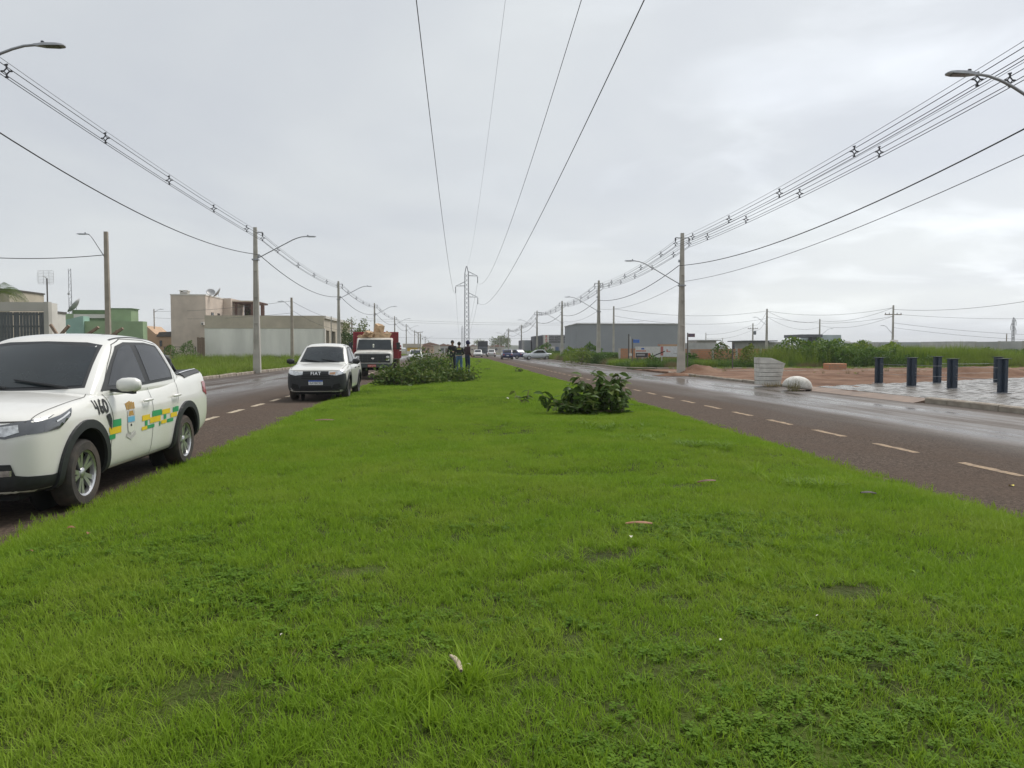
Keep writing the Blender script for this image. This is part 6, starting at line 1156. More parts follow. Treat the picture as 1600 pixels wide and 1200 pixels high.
# left verge and empty plots
WX, WY, WI, WS, WZ = [], [], [], [], []
def wput(x, y, i, s, z): WX.append(x); WY.append(y); WI.append(np.broadcast_to(i, x.shape)); WS.append(np.broadcast_to(s, x.shape)); WZ.append(np.broadcast_to(z, x.shape))
x, y = area(5200, -36, KL - .3, 34, 97); k = (y > 46) | (x > -26); s = rng.uniform(.7, 1.3, len(x)) * (1 + .35 * fbm(x * .5, y * .3, 71)); wput(x[k], y[k], 0, s[k], .17)
x, y = area(800, -36, KL - .6, 60, 96.5); wput(x, y, rng.choice([0, 1], len(x), p=[.75, .25]), rng.uniform(.6, 1.0, len(x)), .17)
x, y = area(500, -33, -16.5, 95, 96.6); wput(x, y, rng.choice([1, 3], len(x), p=[.5, .5]), rng.uniform(.4, .8, len(x)), .17)
x, y = area(2400, -16.2, KL - .3, 97, 190); wput(x, y, 6, rng.uniform(.7, 1.3, len(x)), .17); x, y = area(260, -40, -36, 80, 95); wput(x, y, 4, rng.uniform(.6, 1.1, len(x)), .17)
W = [np.concatenate(q) for q in (WX, WY, WI, WS, WZ)]
o = scatter('verge_grass', wk, np.stack([W[0], W[1], W[4]], 1), W[2], W[3]); tag(o, 'rough knee-high grass on the left verge below the white wall', 'grass')
# right-hand plots
WX, WY, WI, WS, WZ = [], [], [], [], []
x, y = area(9000, 22, 84, 58.5, 79); lit = fbm(x * .15, y * .1, 72) + rng.normal(0, .25, len(x)); dens = np.clip((x - 24 - (y - 58) * .25) / 4, 0, 1); k = (rng.uniform(size=len(x)) < dens) & (y < 66 + .6 * (x - 26)) & (y > 58 + np.clip((40 - x), 0, 20) * .12)
hgt = (1 + .30 * fbm(x * .45, y * .4, 76)) * np.clip(1.45 - (x - 30) * .012, .75, 1.5) * np.clip((y - 56) / 5, .45, 1.1); wput(x[k], y[k], np.where(lit > .1, 1, np.where(lit > -.35, 2, 4))[k], (hgt * rng.uniform(.75, 1.1, len(x)))[k], .06)
x, y = area(3600, KR + .6, 30, 58.5, 69); q = fbm(x * .6, y * .4, 73); wput(x, y, np.where(q > .25, 1, np.where(q > -.2, 2, 3)), rng.uniform(.45, .85, len(x)) * np.where(x < 22, .85, .8), .06)
x, y = area(3200, KR + .5, KR + 9, 69, 118); q = fbm(x * .4, y * .15, 74); wput(x, y, np.where(q > .3, 4, np.where(q > -.1, 3, 1)), rng.uniform(.6, 1.1, len(x)), .06)
x, y = area(900, KR + .5, KR + 5, 118, 150); wput(x, y, rng.choice([3, 4], len(x)), rng.uniform(.6, 1.2, len(x)), .06)
x, y = area(600, 16, 70, 55.5, 57.2); wput(x, y, 0, rng.uniform(.3, .8, len(x)), .06)
x, y = area(420, KR + .4, 60, 36, 55); q = fbm(x * .5, y * .5, 75); k = (q > .25) & (y > 30 + .3 * x); wput(x[k], y[k], np.where(rng.uniform(size=len(x)) < .5, 0, 3)[k], rng.uniform(.2, .5, len(x))[k], .08)
x, y = area(1500, 30, 130, 80, 180); wput(x, y, 6, rng.uniform(.8, 2, len(x)), .05)
x, y = rng.normal(17.3, .5, 12), rng.normal(61, .6, 12); 
W = [np.concatenate(q) for q in (WX, WY, WI, WS, WZ)]
o = scatter('weeds', wk, np.stack([W[0], W[1], W[4]], 1), W[2], W[3]); tag(o, 'tall green and dry weeds covering the plots on the right', 'weeds')
def bush(px, Y, rx, rz, label, n=420, mat=V_weedd, lsz=.2, seed=1, z0=.05, mat2=None, f2=0, name='bush'):
    p = at(px, 560, Y); root = empty(name, (p.x, Y, z0), 0, label, 'bush', 'bushes among the weeds'); me = leafy('foliage', n, rx, rz, lsz, mat, seed, .2, mat2, f2)
    for v in me.vertices: v.co.z *= 1 + .16 * math.sin(v.co.x * 5 / rx + seed) * math.cos(v.co.y * 4 / rx); v.co.x *= 1 + .2 * math.sin(v.co.z * 6 / rz + seed)
    link_mesh('foliage', me, root)
    for k in range(3): m_ = MB(); a = k * 2.1 + seed; m_.tube([(0, 0, -.05), (.12 * rx * math.cos(a), .12 * rx * math.sin(a), rz * .3), (.35 * rx * math.cos(a), .35 * rx * math.sin(a), rz * .6)], [.03, .025, .012], 5); m_.build('stem', M_bark, root)
bush(1168, 60, 1.35, 1.55, 'bright leafy bush before the brick wall behind the concrete bin', 600, V_weed, .22, 1); bush(1128, 66, 1.6, 1.8, 'dark loose bush at the brick wall right of the brown sign', 700, V_weedd, .2, 2, mat2=V_dry, f2=.25); bush(925, 92, 1.6, 2.0, 'spiky dark bush left of the second right pole', 500, V_weedd, .3, 3); bush(893, 82, 1.2, 1.7, 'round green bush between two right-hand poles', 500, V_weed, .2, 4); bush(909, 76, 1.3, 1.7, 'yellow-green bush before the second right pole', 500, V_weed, .2, 5); bush(851, 120, 2.2, 2.4, 'dark green bush under the BATERIA sign', 700, V_weedd, .28, 6); bush(293, 90, 1.6, 2.0, 'dark bush behind the rail fence', 700, V_weedd, .2, 7, .15); bush(267, 91, 1.3, 1.6, 'smaller dark bush left behind the rail fence', 500, V_weedd, .2, 8, .15); bush(1021, 60, .8, .9, 'dark clump of weeds under the striped billboard', 350, V_weedd, .16, 9); bush(1250, 64, 2.6, 2.4, 'broad dark green thicket right of the concrete bin', 1500, V_weedd, .24, 10, mat2=V_weed, f2=.3); bush(1295, 67, 2.6, 2.5, 'tall dark thicket behind the brick-coloured heap', 1500, V_weedd, .24, 11, mat2=V_weed, f2=.3); bush(1340, 70, 2.6, 2.2, 'green thicket left of the dark bollards', 1300, V_weed, .24, 12, mat2=V_weedd, f2=.4); bush(1390, 72, 2.6, 1.9, 'green thicket behind the leftmost bollard', 1200, V_weed, .24, 13, mat2=V_weedd, f2=.3)
def tree(px, Y, H, cr, label, n, mat, lsz, seed, gaps=.5, z0=.1, mat2=None):
    p = at(px, 560, Y); root = empty('tree', (p.x, Y, z0), 0, label, 'tree'); r = np.random.default_rng(seed); tr = MB(); tr.tube([(0, 0, -.1), (.08, .02, H * .25), (-.05, .05, H * .5), (.05, 0, H * .8)], [.05 * H / 3, .04 * H / 3, .03 * H / 3, .01], 7); tips = []
    tr.build('trunk', M_bark, root, smooth=60); V = []; F = []
    for i in range(26):
        z = H * r.uniform(.22, .85); a = r.uniform(0, 6.28); l_ = cr * r.uniform(.45, 1.0) * (1.1 - abs(z / H - .5)); e = Vector((l_ * math.cos(a), l_ * math.sin(a), z + l_ * r.uniform(.15, .6)))
        if i < 9: m_ = MB(); m_.tube([(0, 0, z * .9), e * .5 + Vector((0, 0, z * .45)), e], [.025 * H / 3, .015 * H / 3, .006], 5); m_.build('limb', M_bark, root)
        tips.append(e)
    for j in range(n):
        t_ = tips[j % len(tips)]; c = t_ + Vector(r.normal(0, cr * .17, 3)); L_ = lsz * r.uniform(.6, 1.3); d = Vector(r.normal(0, 1, 3)).normalized(); s_ = d.cross(Vector(r.normal(0, 1, 3))).normalized() * L_ * .32; k = len(V); V += [c, c + d * L_ * .5 + s_, c + d * L_, c + d * L_ * .5 - s_]; F.append((k, k + 1, k + 2, k + 3))
    me = bpy.data.meshes.new('crown'); me.from_pydata([tuple(v) for v in V], [], F); me.materials.append(mat); link_mesh('crown', me, root); return root
tree(553, 112, 5.6, 2.1, 'loose open-crowned tree left of the dump truck', 1500, V_leaf2, .26, 31); tree(548, 104, 3.8, 1.5, 'lower dark tree left of the dump truck bed', 1100, V_leaf, .24, 32); tree(566, 118, 4.9, 1.5, 'sparse tree top just over the dump truck bed', 700, V_leaf2, .24, 33)
tree(382, 121, 8.2, 1.6, 'potted tree on the roof terrace of the beige house', 700, V_leaf, .24, 34); tree(787, 420, 8.5, 4.0, 'lone far tree above the far right road', 900, V_leaf2, .8, 35); tree(776, 520, 9.0, 5.0, 'pale far tree on the ridge left of the blue car', 900, V_leaf2, 1.0, 36); tree(750, 600, 8.0, 5.0, 'far tree on the ridge right of the people', 900, V_leaf2, 1.0, 37)
# palm at the left edge
p = at(2, 470, 47); pr = empty('palm_tree', (p.x, 47, .1), 0, 'palm crown hanging over the cement wall at the left edge', 'palm tree'); m_ = MB(); m_.tube([(-.3, 0, 0), (-.2, 0, 2), (-.25, 0, 4.6)], [.16, .13, .10], 10); m_.build('trunk', M_bark, pr)
for f in range(13):
    a = f * .55 + .2; r_ = np.random.default_rng(f); V = []; F = []; Lp = 1.7; up = r_.uniform(.2, 1.0)
    pts = [Vector((-.25 + Lp * t_ * math.cos(a), Lp * t_ * math.sin(a), 4.6 + up * math.sin(t_ * 2.2) - 1.1 * t_ * t_ + .1)) for t_ in np.linspace(0, 1, 12)]
    for i in range(1, 12):
        d = (pts[i] - pts[i - 1]).normalized(); s_ = d.cross(Vector((0, 0, 1))).normalized()
        for sg in (-1, 1):
            for q in (0, .5):
                b = pts[i - 1].lerp(pts[i], q); k = len(V); l_ = .55 * math.sin(math.pi * (i + q) / 13) + .12; V += [b - d * .012, b + d * .03, b + s_ * sg * l_ * .75 + d * l_ * .5 - Vector((0, 0, l_ * .45))]; F.append((k, k + 1, k + 2))
    me = bpy.data.meshes.new('frond'); me.from_pydata([tuple(v) for v in V], [], F); me.materials.append(V_leaf2 if f % 2 else V_leaf); link_mesh('frond', me, pr)
# ---- cut branches
def leaf_mesh(L_, wd, mat, curl=.25):
    mb = MB(); P = []
    for i, t_ in enumerate((0, .25, .55, .8, 1.0)):
        w_ = wd * (0.10, .8, 1.0, .7, .05)[i]; z = curl * L_ * (t_ - t_ * t_ * 1.7); P.append([(-w_ / 2, L_ * t_, z + w_ * .18), (0, L_ * t_, z), (w_ / 2, L_ * t_, z + w_ * .18)])
    mb.grid(P); me = mb.mesh('leaf', mat, 180); return me
def branch_stem(root, P, r0, r1, mat=M_bark):
    m_ = MB(); n = len(P); m_.tube(P, [r0 + (r1 - r0) * i / (n - 1) for i in range(n)], 6); m_.build('stem', mat, root, smooth=60)
# big-leaved branch on the right of the lawn: every leaf its own piece
bp_ = gnd(908, 647, .12); BB = empty('cut_branch', (bp_.x, bp_.y, zl(bp_.x, bp_.y)), 0, 'big cut branch with large drooping dark green leaves lying on the lawn', 'branch', 'cut branches on the median')
lms = [leaf_mesh(.23, .11, V_leaf, .2), leaf_mesh(.20, .10, V_leaf, .35), leaf_mesh(.21, .10, V_leaf2, .3), leaf_mesh(.18, .08, V_back, .25)]
r = np.random.default_rng(77); stems = [[(.95, .1, .05), (.5, .0, .25), (.1, .05, .55), (-.05, .1, .80)], [(.95, .1, .05), (.65, .1, .35), (.45, .05, .65), (.35, .1, .92)], [(.95, .1, .05), (.85, .2, .35), (.80, .15, .62), (.82, .1, .88)], [(.95, .1, .05), (.2, -.15, .12), (-.4, -.1, .22), (-.85, 0, .42)], [(.95, .1, .05), (.3, -.25, .08), (-.2, -.3, .15), (-.6, -.25, .30)], [(.9, .1, .05), (.75, -.2, .25), (.6, -.25, .45), (.62, -.2, .62)], [(.2, -.1, .15), (-.05, .25, .35), (-.25, .3, .55)], [(.2, -.1, .15), (.1, -.3, .30), (.05, -.4, .42)]]
for sp in stems: branch_stem(BB, sp, .016, .006)
n = 0
while n < 290:
    sp = stems[n % len(stems)]; t_ = r.uniform(.30, 1.0) * (len(sp) - 1); i = min(int(t_), len(sp) - 2); c = Vector(sp[i]).lerp(Vector(sp[i + 1]), t_ - i) + Vector(r.normal(0, .035, 3)); a = r.uniform(0, 6.28); o = link_mesh('leaf', lms[int(r.choice(4, p=[.5, .28, .15, .07]))], BB)
    c.z = max(c.z, .05); o.location = c; droop = r.uniform(-1.35, .35) if c.z > .16 else r.uniform(-.1, .5); o.rotation_euler = (droop, r.normal(0, .5), a); s = r.uniform(.75, 1.25); o.scale = (s, s, s); n += 1
V = []; F = []; MI = []                                  # the inner leaves, too many to pick apart
for j in range(620):
    sp = stems[j % len(stems)]; t_ = r.uniform(.12, 1.0) * (len(sp) - 1); i = min(int(t_), len(sp) - 2); c = Vector(sp[i]).lerp(Vector(sp[i + 1]), t_ - i) + Vector(r.normal(0, .08, 3)); c.z = max(.04, c.z * r.uniform(.55, 1)); L_ = r.uniform(.14, .23); az = r.uniform(0, 6.28); el = r.uniform(-1.3, .3) if c.z > .2 else r.uniform(-.1, .4); d = Vector((math.cos(az) * math.cos(el), math.sin(az) * math.cos(el), math.sin(el))); s_ = d.cross(Vector((r.normal(0, .4), r.normal(0, .4), 1))).normalized() * L_ * .24; q = len(V); m = d.cross(s_).normalized() * L_ * .06
    V += [c, c + d * L_ * .35 + s_, c + d * L_ * .75 + s_ * .8, c + d * L_, c + d * L_ * .75 - s_ * .8, c + d * L_ * .35 - s_, c + d * L_ * .5 - m]; F += [(q, q + 1, q + 6), (q + 1, q + 2, q + 6), (q + 2, q + 3, q + 6), (q + 3, q + 4, q + 6), (q + 4, q + 5, q + 6), (q + 5, q, q + 6)]; MI += [1 if r.uniform() < .2 else 0] * 6
me = bpy.data.meshes.new('inner_leaves'); me.from_pydata([tuple(v) for v in V], [], F); me.materials.append(V_leaf); me.materials.append(V_leaf2); me.polygons.foreach_set('material_index', MI); tag(link_mesh('inner_leaves', me, BB), kind='stuff')
# small leafy sprig left of it, and a dark scrap at its right
def sprig(px, py, label, n, L_, hgt, wdt, seed, mats=(V_leaf, V_leaf2), name='cut_branch', cat_='branch', stems_=3):
    g = gnd(px, py, .12); root = empty(name, (g.x, g.y, zl(g.x, g.y)), 0, label, cat_, 'cut branches on the median'); r = np.random.default_rng(seed); lm = [leaf_mesh(L_, L_ * .4, m_, .3) for m_ in mats]
    for k in range(stems_):
        a = r.uniform(0, 6.28); sp = [Vector((0, 0, .02)), Vector((wdt * .35 * math.cos(a), wdt * .35 * math.sin(a), hgt * .5)), Vector((wdt * .5 * math.cos(a), wdt * .5 * math.sin(a), hgt))]; branch_stem(root, sp, .008, .004)
        for j in range(n // stems_):
            t_ = r.uniform(.2, 1) * 2; i = min(int(t_), 1); c = sp[i].lerp(sp[i + 1], t_ - i); o = link_mesh('leaf', lm[int(r.integers(len(lm)))], root); o.location = c; o.rotation_euler = (r.uniform(-.6, .7), r.normal(0, .4), r.uniform(0, 6.28)); s = r.uniform(.7, 1.2); o.scale = (s, s, s)
    return root
sprig(818, 634, 'small leafy sprig left of the big cut branch', 26, .17, .34, .5, 81); sprig(958, 646, 'flat dark scrap of leaves at the right foot of the big branch', 22, .14, .06, .45, 82, (V_leaf,)); sprig(810, 582, 'small dark tuft at the right edge of the lawn far off', 30, .2, .25, .7, 83); sprig(745, 568, 'small dark leafy scrap far along the lawn', 20, .25, .25, .7, 84); sprig(752, 580, 'thin leafy twig on the lawn right of the people', 20, .2, .12, 1.2, 85)
# fine-leaved branches heaped on the left
def heap(px, py, Y, rx, ry, rz, label, n, seed, lsz=.13, mats=(V_leaf, V_leaf2), f2=.35, twigs=14):
    p = at(px, py, Y); z0 = zl(min(max(p.x, XL), XR), Y) if p.x > XL else 0.0; rz *= .72; root = empty('cut_branch', (p.x, Y, z0), 0, label, 'branch', 'cut branches on the median'); r = np.random.default_rng(seed); V = []; F = []; MI = []
    for k in range(twigs):
        a = r.uniform(0, 6.28); el = abs(r.normal(.35, .35)); l_ = r.uniform(.5, 1.05); b = Vector((r.normal(0, rx * .3), r.normal(0, ry * .3), rz * r.uniform(.02, .35))); e = b + Vector((math.cos(a) * rx * .9 * l_ * math.cos(el), math.sin(a) * ry * .9 * l_ * math.cos(el), rz * l_ * math.sin(el) * 1.25)); m = b.lerp(e, .5) + Vector((0, 0, .1 * rz)); branch_stem(root, [b, m, e], .018, .006)
        for j in range(n // twigs):
            t_ = r.uniform(.1, 1.05); c = (b.lerp(m, t_ * 2) if t_ < .5 else m.lerp(e, t_ * 2 - 1)) + Vector(r.normal(0, .12 + .05 * rx, 3)); c.z = max(.03, c.z); L_ = lsz * r.uniform(.6, 1.35); d = Vector((r.normal(0, 1), r.normal(0, 1), r.normal(-.15, .6))).normalized(); s_ = d.cross(Vector(r.normal(0, 1, 3))).normalized() * L_ * .27; q = len(V); V += [c, c + d * L_ * .45 + s_, c + d * L_, c + d * L_ * .45 - s_]; F.append((q, q + 1, q + 2, q + 3)); MI.append(1 if r.uniform() < f2 else 0)
    me = bpy.data.meshes.new('foliage'); me.from_pydata([tuple(v) for v in V], [], F); me.materials.append(mats[0]); me.materials.append(mats[1]); me.polygons.foreach_set('material_index', MI); link_mesh('foliage', me, root); return root
heap(622, 602, 29.5, .9, .8, .85, 'dark heap of cut branches nearest the dump truck, front left of the pile', 1700, 91, .15); heap(660, 601, 30.5, .9, .8, .42, 'front middle heap of cut branches beside the road edge', 1500, 92, .15, f2=.5); heap(715, 598, 31.5, .80, .6, .62, 'low heap of cut branches in front of the people', 1300, 93, .15, f2=.4)
heap(662, 590, 35, 1.2, 1.2, 1.35, 'tallest heap of cut branches, behind the front ones', 2400, 94, f2=.45); heap(684, 588, 37, .8, 1.0, .85, 'olive heap of cut branches left of the people', 1700, 95, f2=.65); heap(668, 584, 43, 1.0, 1.2, 1.5, 'heap of cut branches at the back left of the pile', 1500, 96, f2=.5); heap(640, 592, 36.0, .7, .9, .55, 'cut branches spilling onto the parking strip', 1800, 97); heap(696, 577, 48, .9, 1.0, 1.2, 'leafy branches standing left of the first person', 1000, 98, f2=.7)

# ------------------------------------------------------------------ people
def person(px, py, Y, H, face, cloth, label, pose, hair_col=(.012, .01, .009), hood=None, skin=(.30, .17, .11)):
    """one continuous skinned body; face = heading of the front (radians, 0 looks along -Y to the camera)"""
    p = at(px, py, Y); z0 = zl(p.x, Y); k = H / 1.75; root = empty('person', (p.x, Y, z0), face, label, 'person', 'people talking on the median')
    J = dict(pel=(0, 0, .95), waist=(0, -.01, 1.10), chest=(0, 0, 1.32), neck=(0, 0, 1.47), nk2=(0, -.015, 1.54), hd0=(0, -.03, 1.60), hd1=(0, -.03, 1.68), hd2=(0, -.01, 1.735),
             hl=(.10, 0, .90), kl=(.115, -.03, .50), al=(.12, .03, .09), tl=(.14, -.13, .045), hr=(-.10, 0, .90), kr=(-.115, -.03, .50), ar=(-.12, .03, .09), tr=(-.14, -.13, .045), sl=(.185, 0, 1.41), sr=(-.185, 0, 1.41))
    J.update(pose); RAD = dict(pel=(.155, .115), waist=(.145, .105), chest=(.165, .12), neck=(.075, .075), nk2=(.055, .06), hd0=(.070, .085), hd1=(.080, .098), hd2=(.055, .07), hl=(.095, .10), kl=(.065, .07), al=(.045, .05), tl=(.045, .035), hr=(.095, .10), kr=(.065, .07), ar=(.045, .05), tr=(.045, .035), sl=(.075, .075), sr=(.075, .075), el=(.048, .05), er=(.048, .05), wl=(.030, .034), wr=(.030, .034), pl=(.022, .042), pr=(.022, .042))
    E = [('pel', 'waist'), ('waist', 'chest'), ('chest', 'neck'), ('neck', 'nk2'), ('nk2', 'hd0'), ('hd0', 'hd1'), ('hd1', 'hd2'), ('pel', 'hl'), ('hl', 'kl'), ('kl', 'al'), ('al', 'tl'), ('pel', 'hr'), ('hr', 'kr'), ('kr', 'ar'), ('ar', 'tr'), ('chest', 'sl'), ('sl', 'el'), ('el', 'wl'), ('wl', 'pl'), ('chest', 'sr'), ('sr', 'er'), ('er', 'wr'), ('wr', 'pr')]
    for s_ in 'lr':                                                # fingers fan from the palm, thumb from its side
        P_ = Vector(J['p' + s_]); W_ = Vector(J['w' + s_]); d = (P_ - W_).normalized(); sd = d.cross(Vector((1, 0, .2))).normalized()
        for i, L_ in enumerate((.075, .085, .08, .062)):
            b = P_ + sd * (i - 1.5) * .021; J['f%s%da' % (s_, i)] = tuple(b + d * .045); J['f%s%db' % (s_, i)] = tuple(b + d * (.045 + L_) + Vector((0, 0, -.012))); RAD['f%s%da' % (s_, i)] = (.010, .010); RAD['f%s%db' % (s_, i)] = (.007, .007); E += [('p' + s_, 'f%s%da' % (s_, i)), ('f%s%da' % (s_, i), 'f%s%db' % (s_, i))]
        J['t%sa' % s_] = tuple(W_.lerp(P_, .5) - sd * .045 + d * .01); J['t%sb' % s_] = tuple(W_.lerp(P_, .9) - sd * .06 + d * .03); RAD['t%sa' % s_] = (.012, .012); RAD['t%sb' % s_] = (.008, .008); E += [('w' + s_, 't%sa' % s_), ('t%sa' % s_, 't%sb' % s_)]
    nm = list(J); ix = {a: i for i, a in enumerate(nm)}; me = bpy.data.meshes.new('body'); me.from_pydata([tuple(Vector(J[a]) * k) for a in nm], [(ix[a], ix[b]) for a, b in E], []); o = link_mesh('body', me, root); md = o.modifiers.new('sk', 'SKIN'); sv = me.skin_vertices[0].data
    for a in nm: sv[ix[a]].radius = (RAD[a][0] * k, RAD[a][1] * k)
    sv[ix['pel']].use_root = True; ms = o.modifiers.new('su', 'SUBSURF'); ms.levels = 2; ms.render_levels = 2; bake(o); me = o.data
    mats = [pm('skin_%s' % label[:6], skin, .5), cloth['top'], cloth['legs'], cloth['shoes']]; me.materials.clear()
    for m_ in mats: me.materials.append(m_)
    segs = [(Vector(J[a]) * k, Vector(J[b]) * k, a, b) for a, b in E]
    def dist(c, a, b): ab = b - a; t_ = max(0, min(1, (c - a).dot(ab) / max(ab.length_squared, 1e-9))); return (c - a - ab * t_).length
    bk = cloth.get('back', False)
    for f in me.polygons:
        c = f.center; best = min(segs, key=lambda s_: dist(c, s_[0], s_[1])); a, b = best[2], best[3]
        if b in ('nk2', 'hd0', 'hd1', 'hd2'): m_ = 0 if not (hood and b == 'nk2') else 1
        elif a[0] in 'wpft' and a not in ('pel',) and a != 'tl' and a != 'waist': m_ = 0
        elif b in ('tl', 'tr') or (b in ('al', 'ar') and c.z < .11 * k): m_ = 3
        elif b in ('kl', 'kr', 'al', 'ar', 'hl', 'hr') or (a == 'pel' and c.z < .99 * k): m_ = 2
        else: m_ = 1
        f.material_index = m_
    me.shade_smooth()
    # face, ears and hair
    hd = Vector(J['hd1']) * k; hm = MB(); hm.lathe([(.002, .115), (.055, .098), (.085, .06), (.098, .015), (.096, -.02), (.088, -.055)], 14, cap=False); hr = hm.build('hair' if not hood else 'hood', hood or pm('hair_%s' % label[:6], hair_col, .7), root, smooth=180); hr.location = hd + Vector((0, .012, .0)); hr.rotation_euler = (R(-22), 0, 0); hr.scale = (k * (1.0 if not hood else 1.18), k * 1.12 * (1 if not hood else 1.12), k * (1 if not hood else 1.35))
    fm = MB(); fm.lathe([(.002, -.03), (.016, -.025), (.012, .0), (.004, .03)], 6, o=hd + Vector((0, -.105 * k, -.02 * k))); fm.build('nose', mats[0], root, smooth=180)
    for sx in (-1, 1): em = MB(); em.lathe([(.002, -.012), (.012, 0), (.002, .012)], 8, o=hd + Vector((sx * .034, -.096 * k, .012 * k))); em.build('eye', M_ink, root); er = MB(); er.lathe([(.003, -.03), (.016, 0), (.012, .03), (.003, .04)], 8, o=hd + Vector((sx * .088 * k, .005, -.01))); er.build('ear', mats[0], root)
    mo = MB(); mo.box(-.025, .025, -.004, .004, -.005, .005); q = mo.build('mouth', pm('lips', (.2, .08, .06), .5), root); q.location = hd + Vector((0, -.098 * k, -.065 * k))
    return root
D_navy = pm('navy_cloth', (.012, .016, .030), .85, var=.25, scale=8); D_blk = pm('black_cloth', (.012, .013, .015), .85, var=.25, scale=8); D_jean = pm('blue_jeans', (.055, .12, .22), .85, var=.25, scale=9); D_djean = pm('dark_jeans', (.02, .035, .07), .85, var=.25, scale=9); D_mar = pm('maroon_cloth', (.045, .024, .028), .85, var=.2, scale=8); D_shoe = pm('dark_shoe', (.02, .018, .016), .6); D_hood = pm('navy_hood', (.02, .02, .065), .85, var=.2, scale=9)
a1 = person(707, 583, 43.5, 1.80, 0.15, dict(top=D_blk, legs=D_navy, shoes=D_shoe), 'person in dark jacket facing the camera with hands together', dict(el=(.24, .04, 1.15), wl=(.13, -.20, 1.14), pl=(.06, -.23, 1.15), er=(-.25, .03, 1.14), wr=(-.27, -.06, .92), pr=(-.26, -.08, .85)))
a2 = person(717.5, 586, 41.2, 1.72, math.pi - .1, dict(top=D_blk, legs=D_jean, shoes=D_shoe), 'person in black jacket with a yellow back print and blue jeans, seen from behind', dict(el=(.24, -.02, 1.14), wl=(.17, -.20, 1.10), pl=(.11, -.25, 1.11), er=(-.24, -.02, 1.14), wr=(-.17, -.20, 1.08), pr=(-.11, -.25, 1.09)))
# printed panel, hem and belt of the jacket
def on_back(root, x0, x1, z0, z1, mat, name, k):
    o = [c for c in root.children if c.name.startswith('body')][0]; tree = bvh([o]); me = poly_mesh([(x0 * k, z0 * k), (x0 * k, z1 * k), (x1 * k, z1 * k), (x1 * k, z0 * k)], .04)
    for v in me.vertices:
        h = tree.ray_cast(Vector((v.co.x, 2, v.co.y)), Vector((0, -1, 0))); v.co = h[0] + Vector((0, .006, 0)) if h[0] else Vector((v.co.x, .12, v.co.y))
    me.materials.append(mat); link_mesh(name, me, root)
on_back(a2, -.12, .12, 1.36, 1.42, pm('print_yellow', (.36, .36, .10), .7), 'back_print', 1.72 / 1.75); on_back(a2, -.15, .15, 1.02, 1.06, pm('shirt_hem', (.34, .26, .20), .8), 'shirt_hem', 1.72 / 1.75); on_back(a2, -.14, .14, 1.07, 1.15, pm('green_cloth', (.02, .06, .03), .8), 'shirt_tail', 1.72 / 1.75)
a3 = person(730.5, 586, 42.3, 1.76, math.pi / 2 + .6, dict(top=D_mar, legs=D_djean, shoes=D_shoe), 'person with a dark blue hood and maroon jacket at the right of the group', dict(el=(.27, .06, 1.14), wl=(.20, -.12, 1.02), pl=(.16, -.18, .99), er=(-.27, .05, 1.14), wr=(-.22, -.10, .98), pr=(-.20, -.16, .95), hd1=(0, -.05, 1.67), hd2=(0, -.05, 1.725)), hood=D_hood)

# ------------------------------------------------------------------ street furniture on the right
M_boll = pm('bollard_paint', (.018, .032, .055), .5, var=.2, scale=4, dirt=((.05, .055, .06), .5))
bl = [(1373, 599, 'leftmost navy bollard of the plaza'), (1424, 603.5, 'second navy bollard from the left in the front row'), (1464, 598.6, 'navy bollard of the back row between the second and third front bollards'), (1487.5, 607, 'third navy bollard of the front row'), (1558.5, 597.6, 'navy bollard of the back row by the right edge'), (1566, 614, 'nearest navy bollard, overlapping another at the right edge')]
BP = []
for i, (px, py, lb) in enumerate(bl):
    g = gnd(px, py, .125); h = 1.03 + .02 * (i % 3); root = empty('bollard', (g.x, g.y, .124), R((8, -4, 5, -6, 3, 12)[i]), lb, 'bollard', 'navy bollards on the paved plaza'); BP.append((g, h)); w_ = .165
    m_ = MB(); m_.box(-w_, w_, -.055, .055, .02, h); m_.build('post', M_boll, root, bevel=.012); m_ = MB(); m_.box(-.05, .05, -w_ * .85, -.056, .02, h - .03); m_.box(-.05, .05, .056, w_ * .85, .02, h - .03)
    for sg in (-1, 1): f = MB(); f.box(-.06, .06, min(sg * .056, sg * w_ * .85), max(sg * .056, sg * w_ * .85), .02, h - .03); f.build('fin', M_boll, root, bevel=.008)
    m_ = MB(); m_.box(-w_ - .015, w_ + .015, -w_ * .9, w_ * .9, h + .002, h + .025); m_.build('cap', M_boll, root, bevel=.006); m_ = MB(); m_.box(-w_ - .03, w_ + .03, -w_, w_, -.002, .018); m_.build('base_plate', M_galv, root)
    for zc in (.28, .50, .72): f = MB(); f.box(-w_ * .2, w_ + .004, -.062, -.057, zc, zc + .012); f.build('slot', M_galv, root)
for a, b, lb in ((0, 1, 'leftmost and second front bollards'), (1, 3, 'second and third front bollards'), (3, 5, 'third and nearest bollards'), (2, 4, 'two back bollards')):
    for zc, nm_ in ((.80, 'upper'), (.42, 'lower')): (ga, ha), (gb, hb) = BP[a], BP[b]; tag(cable('guard_wire', (ga.x, ga.y, .124 + zc), (gb.x, gb.y, .124 + zc), .02, .006, M_galv, n=6), '%s thin wire between the %s' % (nm_, lb), 'wire', 'guard wires of the bollards')
